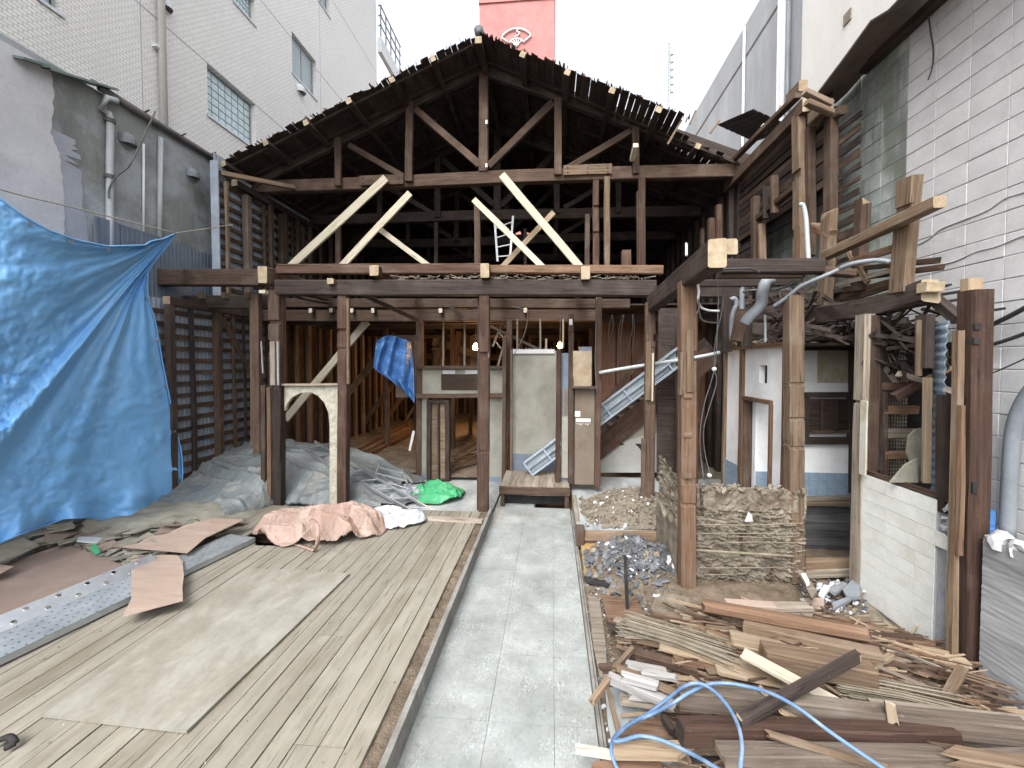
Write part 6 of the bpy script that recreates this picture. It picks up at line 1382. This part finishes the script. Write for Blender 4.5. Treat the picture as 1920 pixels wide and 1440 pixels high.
# ================================================================ rubble and earth heaps on the right
def moundf(cx_, cy_, rx, ry, h, b=-.05, s=1):
    def f(x, y):
        q = math.hypot((x - cx_) / rx, (y - cy_) / ry); return b + h * max(0, 1 - q * q) * (1 + .35 * fbm(x * 4 * s, y * 4 * s)) + .03 * abs(fbm(x * 9, y * 9)) + .02 * fbm(x * 22, y * 22)
    return f
g = field('earth_heap', .42, 1.95, 5.12, 6.5, 70, 70, moundf(1.3, 5.85, .85, .75, .22, .2), M['dirtgrey'], inside=lambda x, y: math.hypot((x - 1.25) / .85, (y - 5.8) / .72) < 1); tag(g, 'heap of brown earth clods on the raised floor beside the stairs post', 'earth heap', kind='stuff')
g = field('earth_bank', .5, 3.1, 3.7, 5.2, 90, 60, lambda x, y: max(moundf(1.0, 4.55, .75, .65, .26)(x, y), moundf(2.0, 4.1, 1.3, .35, .14)(x, y)), M['dirt']); tag(g, 'dark earth bank at the foot of the mud wall', 'earth heap', kind='stuff')
mb = MB(); mats = [M['slate'], M['shardw'], M['mud']]
f1 = moundf(1.0, 4.55, .75, .65, .26)
for _ in range(2600):
    a_ = R.uniform(0, 6.28); q = abs(R.gauss(0, .55)); x = max(.42, .95 + .6 * q * math.cos(a_)); y = 4.55 + .62 * q * math.sin(a_); z = f1(x, y) + R.uniform(0, .09) * max(0, 1 - q)
    shard(mb, (x, y, z), R.choice((.008, .015, .02, .03, .045, .06)) * R.uniform(.7, 1.2), R.uniform(.15, .5), R.choices((0, 1, 2), (.84, .035, .125))[0])
tag(mb.build('tile_shards', mats), 'heap of broken grey roof tile shards beside the mud wall', 'rubble', kind='stuff')
for k in range(16):
    a_ = R.uniform(0, 6.28); q = R.random(); x = .95 + .45 * q * math.cos(a_); y = 4.6 + .5 * q * math.sin(a_); mb = MB(); shard(mb, (x, y, f1(x, y) + .08 * (1 - q) + .03), R.uniform(.06, .1), .25)
    tag(mb.build('tile_shard', M['slate'], None, origin=(x, y, .2)), 'larger grey roof tile shard on the ' + ('left' if x < .85 else 'right' if x > 1.05 else 'middle') + (' back' if y > 4.6 else ' front') + ' of the shard heap', 'shard', 'larger shards on the tile shard heap, ' + ('left' if x < .85 else 'right' if x > 1.05 else 'middle') + (' back' if y > 4.6 else ' front'))
mb = MB()
for _ in range(4200):
    x, y = R.uniform(.36, 3.1), R.uniform(1.7, 5.3); c = R.random()
    if R.random() > .55 and x > 1.5: continue
    shard(mb, (x, y, lotz(x, y) + .005), R.uniform(.006, .026), R.uniform(.3, .7), R.choices((0, 1, 2), (.25, .15, .6))[0])
tag(mb.build('yard_gravel', mats), 'small gravel and chips strewn over the right yard', 'gravel', kind='stuff')
mb = MB()
for _ in range(520):
    x, y = R.uniform(.45, 1.9), R.uniform(5.15, 6.3); shard(mb, (x, y, moundf(1.3, 5.85, .85, .75, .22, .2)(x, y)), R.uniform(.01, .05), .6, R.choices((0, 1), (.94, .06))[0])
tag(mb.build('clods', [M['mud'], M['shardw']]), 'clods and crumbs on the raised floor', 'rubble', kind='stuff')
flat('yellow_board', [(1086, 1000), (1142, 1003), (1118, 1045), (1128, 1082), (1096, 1076)], .03, .02, 'yellowply', 'yellow-brown board half buried next to the shard heap')
flat('black_plate', [(1095, 1080), (1126, 1084), (1148, 1088), (1140, 1098), (1100, 1090)], .04, .02, 'black', 'blackened plate below the yellow board', 'plate')
flat('peeling_plywood', [(1127, 1112), (1150, 1118), (1174, 1125), (1178, 1140), (1190, 1112), (1204, 1145), (1225, 1160), (1220, 1185), (1150, 1182), (1138, 1160)], .05, .012, 'orange', 'peeling orange-brown plywood with jagged edge above the timber pile', 'plywood')
flat('grey_floor_scrap', [(1228, 1120), (1262, 1112), (1310, 1118), (1318, 1160), (1240, 1165), (1220, 1140)], .045, .012, 'mud', 'grey mud-caked board between peeling plywood and timber pile')
flat('dusty_board', [(1102, 1115), (1124, 1122), (1135, 1200), (1140, 1280), (1128, 1285), (1112, 1210)], .02, .012, 'greywood', 'narrow dusty board along the walkway edge')
p = PZ(1176, 1140, .05); o = beam('iron_bar', p, PY(1172, 1042, p.y - .02), .035, .035, M['black'], None, taper=.8); tag(o, 'dark iron bar standing upright in front of the shard heap', 'bar')
flat('terrazzo_floor', [(1135, 1290), (1210, 1280), (1260, 1340), (1300, 1440), (1160, 1440), (1140, 1360)], .0, .02, 'floorc', 'pale grey-green stained floor patch under the left end of the timber pile', 'floor patch')
flat('terrazzo_floor', [(1520, 1115), (1620, 1120), (1740, 1240), (1700, 1290), (1560, 1200)], .0, .02, 'mud', 'pale dusty floor patch at the foot of the cream tiled wall', 'floor patch')
ed = thing('raised_floor_edge', (.4, 5.1, 0), 'brown timber edging at the front corner of the raised floor', 'edging')
beam('edge_timber', (.36, 5.07, .13), (1.35, 5.07, .15), .12, .06, M['tan'], ed); beam('edge_timber', (.36, 5.1, .14), (.36, 6.3, .2), .1, .07, M['greywood'], ed, n=(1, 0, 0)); beam('edge_block', (.37, 5.04, .02), (.37, 5.04, .27), .11, .08, M['brown'], ed)
# rubble at the cubicle foot
for k, (pts, z, m_, lab) in enumerate((([(1497, 1075), (1508, 1072), (1532, 1108), (1522, 1122)], .25, 'greywood', 'dark board standing askew at the cubicle foot'), ([(1502, 1076), (1510, 1074), (1518, 1092), (1512, 1094)], .3, 'farwhite', 'sharp white splinter at the cubicle foot'),
        ([(1535, 1112), (1545, 1096), (1558, 1098), (1545, 1116)], .15, 'farwhite', 'white broken slab among the rubble left of the tiled wall'), ([(1555, 1105), (1580, 1090), (1588, 1093), (1566, 1112)], .15, 'steel', 'grey broken slab beside the white slab'), ([(1580, 1105), (1612, 1072), (1612, 1118), (1588, 1120)], .12, 'pipe', 'large grey slab leaning against the tiled wall'),
        ([(1560, 1130), (1590, 1118), (1596, 1122), (1562, 1142)], .12, 'pipe', 'small grey slab in front of the leaning slab'), ([(1508, 1122), (1545, 1120), (1545, 1136), (1512, 1134)], .12, 'plypink', 'pinkish broken tile at the upper end of the timber pile'))):
    flat('rubble_slab', pts, z, .03, m_, lab, 'slab')
mb = MB()
for _ in range(160):
    p = PZ(R.uniform(1500, 1625), R.uniform(1085, 1150), .05 + R.uniform(0, .05)); shard(mb, p, R.uniform(.012, .045), .4, R.choices((0, 1, 2), (.3, .45, .25))[0])
tag(mb.build('slab_rubble', mats), 'small white and grey rubble at the foot of the tiled wall', 'rubble', kind='stuff')
# ================================================================ timber pile
def T_(p, q, z0, z1, t, d, m, lab, cat='timber', end=None, nm='timber', grp=None, n=(0, 0, 1), **k):
    """t = width seen from above, d = height; z = middle height"""
    k.setdefault('break_a', .018); k.setdefault('break_b', .018); k.setdefault('jit', .004); o = beam(nm, PZ(p[0], p[1], z0), PZ(q[0], q[1], z1), t, d, M[m], None, n=n, end=end and M[end], **k); return tag(o, lab, cat, grp)
T_((1318, 1136), (1626, 1190), .36, .40, .10, .10, 'orange', 'long rounded orange-brown timber on top at the back of the pile', end='orange', cham=.03)
T_((1362, 1130), (1450, 1136), .30, .30, .09, .03, 'plypink', 'short pinkish plank behind the long rounded timber', 'plank')
T_((1400, 1142), (1516, 1142), .26, .28, .10, .08, 'greywood', 'dark grey plank end behind the long rounded timber', 'plank')
T_((1322, 1152), (1400, 1160), .22, .22, .10, .09, 'dark', 'dark squared offcut under the left end of the long rounded timber')
T_((1340, 1172), (1400, 1176), .16, .16, .12, .05, 'tan', 'short tan board under the long rounded timber', 'board')
T_((1392, 1178), (1648, 1236), .28, .30, .10, .12, 'tan', 'grey-brown squared beam below the rounded orange timber', end='enddark')
T_((1432, 1228), (1640, 1268), .34, .34, .13, .14, 'tan', 'thick pale grey squared timber with a dark cut end in the middle of the pile', end='enddark')
T_((1372, 1196), (1480, 1222), .30, .28, .17, .025, 'palewarm', 'wide pale board with a pointed end beside the thick squared timber', 'board')
T_((1340, 1205), (1420, 1228), .24, .24, .09, .02, 'orange', 'thin orange board under the wide pale board', 'board')
T_((1236, 1208), (1440, 1262), .24, .24, .11, .02, 'palewarm', 'thin pale plank in the left middle of the pile', 'plank', break_b=.1)
T_((1262, 1232), (1425, 1258), .21, .21, .12, .025, 'orange', 'reddish plank beneath the thin pale plank', 'plank', break_b=.08)
T_((1180, 1222), (1310, 1258), .16, .18, .07, .05, 'brown', 'brown batten at the left middle of the pile')
T_((1170, 1196), (1390, 1240), .2, .22, .05, .02, 'tan', 'narrow tan strip across the reed bundle', 'strip')
T_((1396, 1226), (1640, 1358), .38, .30, .10, .025, 'pale', 'long pale board slanting down to the right across the pile', 'board')
T_((1345, 1255), (1472, 1288), .24, .22, .07, .02, 'palewarm', 'pale tapered plank left of the slanting board', 'plank', break_b=.1, taper=.5)
T_((1388, 1352), (1608, 1230), .38, .56, .05, .055, 'dark', 'dark grooved timber crossing the pile upward to the right', end='palewarm')
T_((1275, 1306), (1925, 1372), .33, .34, .09, .12, 'mauve', 'long grey-topped timber lying under the blue hose', end='tan')
T_((1640, 1330), (1990, 1368), .36, .36, .10, .05, 'greywood', 'pale grey plank on the right beside the long grey-topped timber', 'plank')
T_((1275, 1372), (1790, 1384), .30, .30, .085, .12, 'red', 'dark red squared beam near the front of the pile', end='dark')
T_((1350, 1412), (1770, 1420), .30, .30, .095, .07, 'mauve', 'grey-brown beam at the very front of the pile', end='palewarm')
T_((1420, 1450), (1990, 1430), .20, .26, .10, .10, 'mauve', 'greyish beam running out at the lower right corner')
T_((1780, 1415), (1990, 1450), .34, .36, .09, .05, 'tan', 'splintered tan timber at the lower right corner', break_a=.08)
T_((1083, 1404), (1152, 1415), .16, .17, .035, .03, 'pale', 'pale stick poking over the walkway at the bottom', 'stick')
flat('plywood_piece', [(1150, 1386), (1312, 1388), (1270, 1418), (1150, 1416)], .24, .03, 'palewarm', 'flat light plywood piece under the blue hose at the bottom', 'plywood')
flat('plywood_piece', [(1112, 1428), (1155, 1424), (1240, 1430), (1240, 1470), (1100, 1470)], .15, .03, 'orange', 'reddish plywood piece at the bottom edge beside the walkway', 'plywood')
flat('plywood_piece', [(1180, 1350), (1250, 1345), (1262, 1380), (1160, 1378)], .12, .02, 'orange', 'light brown plywood piece inside the loop of the hose', 'plywood')
T_((1142, 1270), (1262, 1322), .26, .22, .05, .05, 'whitepaint', 'grey-white painted batten at the left end of the pile', 'batten')
T_((1168, 1268), (1232, 1286), .30, .30, .05, .05, 'whitepaint', 'short white painted block behind the grey-white batten', 'block')
T_((1175, 1245), (1246, 1260), .28, .28, .05, .03, 'whitepaint', 'white painted strip farthest back at the left end of the pile', 'strip')
T_((1205, 1262), (1268, 1272), .30, .29, .04, .03, 'whitepaint', 'white painted strip in front of the farthest one', 'strip')
T_((1180, 1300), (1290, 1312), .2, .2, .06, .05, 'whitepaint', 'white painted batten lower at the left end of the pile', 'batten')
T_((1110, 1316), (1142, 1272), .2, .26, .035, .03, 'tan', 'tan stick leaning over the walkway edge', 'stick'); T_((1128, 1254), (1150, 1252), .2, .2, .06, .04, 'brown', 'short brown offcut at the walkway edge'); T_((1150, 1256), (1186, 1216), .24, .22, .035, .03, 'tan', 'thin tan stick pointing to the reed bundle', 'stick')
T_((1158, 1252), (1272, 1300), .29, .27, .05, .02, 'tan', 'tan strip lying across the white painted battens', 'strip')
T_((1165, 1310), (1262, 1326), .12, .12, .05, .04, 'greywood', 'grey batten lying low beside the blue hose', 'batten')
T_((1140, 1292), (1160, 1372), .05, .06, .03, .02, 'tan', 'thin tan stick parallel to the walkway edge', 'stick')
T_((1245, 1348), (1262, 1376), .22, .22, .03, .05, 'dark', 'small dark frame offcut inside the hose loop'); 
T_((1668, 1318), (1672, 1352), .46, .36, .05, .05, 'palewarm', 'short pale broken block standing out at the front middle', 'block', end='pale')
T_((1655, 1240), (1672, 1230), .3, .3, .04, .03, 'palewarm', 'short pale peg right of the thick squared timber', 'peg')
T_((1770, 1312), (1805, 1254), .18, .3, .06, .02, 'tan', 'tan board end standing up near the corner post', 'board')
T_((1640, 1230), (1840, 1272), .16, .14, .03, .02, 'brown', 'long thin brown strip pointing at the board-marked wall', 'strip')
T_((1640, 1275), (1770, 1300), .2, .16, .08, .025, 'palewarm', 'pale plank right of the thick squared timber', 'plank', break_b=.06)
T_((1645, 1240), (1668, 1270), .22, .2, .09, .02, 'orange', 'orange board wedge right of the thick squared timber', 'board')
T_((1640, 1262), (1755, 1272), .15, .13, .06, .02, 'tan', 'tan plank behind the pale plank on the right', 'plank')
T_((1735, 1262), (1860, 1335), .1, .08, .05, .02, 'palewarm', 'pale strip slanting to the right wall', 'strip')
T_((1810, 1290), (1880, 1340), .1, .08, .04, .02, 'steel', 'grey metal strip beside the board-marked wall', 'strip')
T_((1520, 1145), (1635, 1175), .1, .1, .08, .05, 'greywood', 'grey timber on the dusty floor toward the tiled wall'); 
T_((1460, 1330), (1500, 1352), .4, .3, .03, .02, 'palewarm', 'small pale splinter under the crossing dark timber', 'splinter')
T_((1425, 1290), (1455, 1320), .42, .38, .035, .02, 'palewarm', 'pale splinter sticking up beside the hose', 'splinter', taper=.3)
T_((1440, 1375), (1660, 1440), .37, .34, .03, .02, 'tan', 'thin tan strip crossing the front beams', 'strip')
def pilez(x, y):
    cx_, cy_ = 1.95, 2.95; q = math.hypot((x - cx_) / 1.45, (y - cy_) / .95); return .26 * max(0, 1 - q ** 2.4) * (.35 + .65 * max(0, min(1, (y - 2.45) / .45)))
def loose(n, x0, x1, y0, y1, ang, sp_a, L0, L1, w0, w1, mats_, nm, lab, cat, grp, zf=1, zo=0.0):
    for _ in range(n):
        x, y = R.uniform(x0, x1), R.uniform(y0, y1); a_ = ang + R.gauss(0, sp_a); L = R.uniform(L0, L1); d = Vector((math.cos(a_), math.sin(a_), R.uniform(-.04, .04))) * L / 2
        c = Vector((x, y, pilez(x, y) * R.uniform(.3, 1) * zf + .03 + zo)); m_ = R.choice(mats_)
        o = beam(nm, c - d, c + d, R.uniform(w0, w1), R.uniform(.006, .03), M[m_], None, n=(R.uniform(-.2, .2), R.uniform(-.2, .2), 1), seg=2, taper=R.uniform(.5, 1), break_b=.02, jit=.002)
        col = {'tan': 'tan', 'palewarm': 'light brown', 'orange': 'reddish', 'brown': 'dark brown', 'greywood': 'grey', 'pale': 'pale', 'mauve': 'purplish grey', 'red': 'dark red', 'dark': 'blackish'}[m_]
        zx = 'left end' if c.x < 1.35 else 'centre' if c.x < 2.0 else 'right half' if c.x < 2.55 else 'right end'; zy = 'front' if c.y < 2.6 else 'middle' if c.y < 3.05 else 'back'
        tag(o, f'{col} {lab}, {zx}, {zy} of the timber pile', cat, f'{col} {grp}, {zx} {zy}')
loose(170, .85, 2.7, 2.2, 3.5, -.25, .28, .3, 1.0, .02, .09, ['tan', 'palewarm', 'orange', 'mauve', 'tan', 'greywood', 'red', 'brown', 'dark'], 'broken_strip', 'broken wooden strip', 'strip', 'broken strips')
loose(45, 2.2, 3.1, 2.5, 3.3, -.2, .5, .15, .6, .015, .05, ['tan', 'palewarm', 'brown', 'pale'], 'splinter', 'short wood splinter', 'splinter', 'splinters', .5)
mb = MB(); cols_ = ['tan', 'palewarm', 'brown', 'red', 'orange']
for _ in range(1500):
    x, y = R.uniform(.7, 3.0), R.uniform(2.15, 3.6); a_ = -.22 + R.gauss(0, .35); L = R.uniform(.1, .6); d = Vector((math.cos(a_), math.sin(a_), R.uniform(-.08, .08))) * L / 2
    if y > 3.45 and x < 1.2: continue
    c = Vector((x, y, pilez(x, y) * R.uniform(.5, 1.1) + .03)); mb.bar(c - d, c + d, R.uniform(.004, .014), R.uniform(.004, .02), R.randrange(5), n=(0, 0, 1))
tag(mb.build('pile_splinters', [M[c] for c in cols_]), 'thin splinters and slivers mixed through the timber pile', 'splinters', kind='stuff')
def bundle(p, q, z, w_, n, lab):
    A = PZ(*p, z); B = PZ(*q, z); side = Vector((0, 0, 1)).cross((B - A).normalized()); mb = MB()
    for k in range(n):
        o = side * R.uniform(-w_, w_) + Vector((0, 0, R.uniform(-.02, .03))); s_ = (B - A) * R.uniform(-.08, .04); e_ = (B - A) * R.uniform(-.08, .1)
        mb.tube([A + o + s_, (A + B) / 2 + o * .9 + Vector((0, 0, .015)), B + o * 1.2 + e_], R.uniform(.002, .005), 4)
    o = mb.build('reed_bundle', M['straw'], None, origin=A); tag(o, lab, 'reed bundle', kind=None)
bundle((1176, 1168), (1372, 1232), .25, .12, 60, 'flattened bundle of grey reeds at the upper left of the pile')
bundle((1165, 1185), (1330, 1205), .2, .10, 40, 'second thin reed mat just behind the first bundle')
bundle((1575, 1282), (1800, 1330), .27, .11, 70, 'fanned reed bundle at the right middle of the pile')
bundle((1640, 1242), (1775, 1262), .12, .07, 24, 'small reed bundle near the corner post')
# blue hose
hz = .44
hp_ = [(1700, 1470, .34), (1655, 1440, .36), (1560, 1375, .42), (1500, 1330, .47), (1450, 1302, .46), (1405, 1288, .42), (1360, 1281, .40), (1325, 1284, .38), (1290, 1300, .36), (1262, 1318, .32), (1225, 1338, .24), (1180, 1358, .2), (1155, 1378, .2), (1146, 1400, .22), (1150, 1425, .2), (1165, 1455, .15)]
hq = [(1385, 1470, .38), (1389, 1430, .40), (1391, 1395, .42), (1382, 1355, .42), (1360, 1318, .42), (1335, 1293, .42), (1310, 1281, .42), (1285, 1286, .38), (1255, 1308, .3), (1215, 1338, .22), (1175, 1362, .24), (1152, 1388, .26), (1168, 1388, .27), (1200, 1380, .28), (1240, 1388, .29), (1290, 1410, .3), (1340, 1438, .32), (1380, 1465, .33)]
P = [PZ(a[0], a[1], a[2] + (.07 if a[2] > .3 else .02)) for a in hp_]; Q = [PZ(a[0], a[1], a[2] + (.07 if a[2] > .3 else .02)) for a in hq]
mb = MB(); mb.tube(smooth_curve(P, 7), .0098, 10); o = mb.build('hose', M['hose'], None, True, origin=P[0]); tag(o, 'blue hose running from the lower right over the pile and down by the walkway', 'hose')
mb = MB(); mb.tube(smooth_curve(Q, 7), .0098, 10); o = mb.build('hose', M['hose'], None, True, origin=Q[0]); tag(o, 'blue hose loop arching over the front beams of the pile', 'hose')
# dust and debris on the walkway
mb = MB()
for _ in range(260):
    x, y = R.uniform(-.9, .28), R.uniform(2.0, 6.2); x = x if R.random() < .4 else R.choice((-.9 + abs(R.gauss(0, .05)), .28 - abs(R.gauss(0, .05)))); shard(mb, (x, y, .002), R.uniform(.003, .008), .5)
tag(mb.build('walkway_grit', M['mud']), 'fine grit on the concrete walkway', 'grit', kind='stuff')
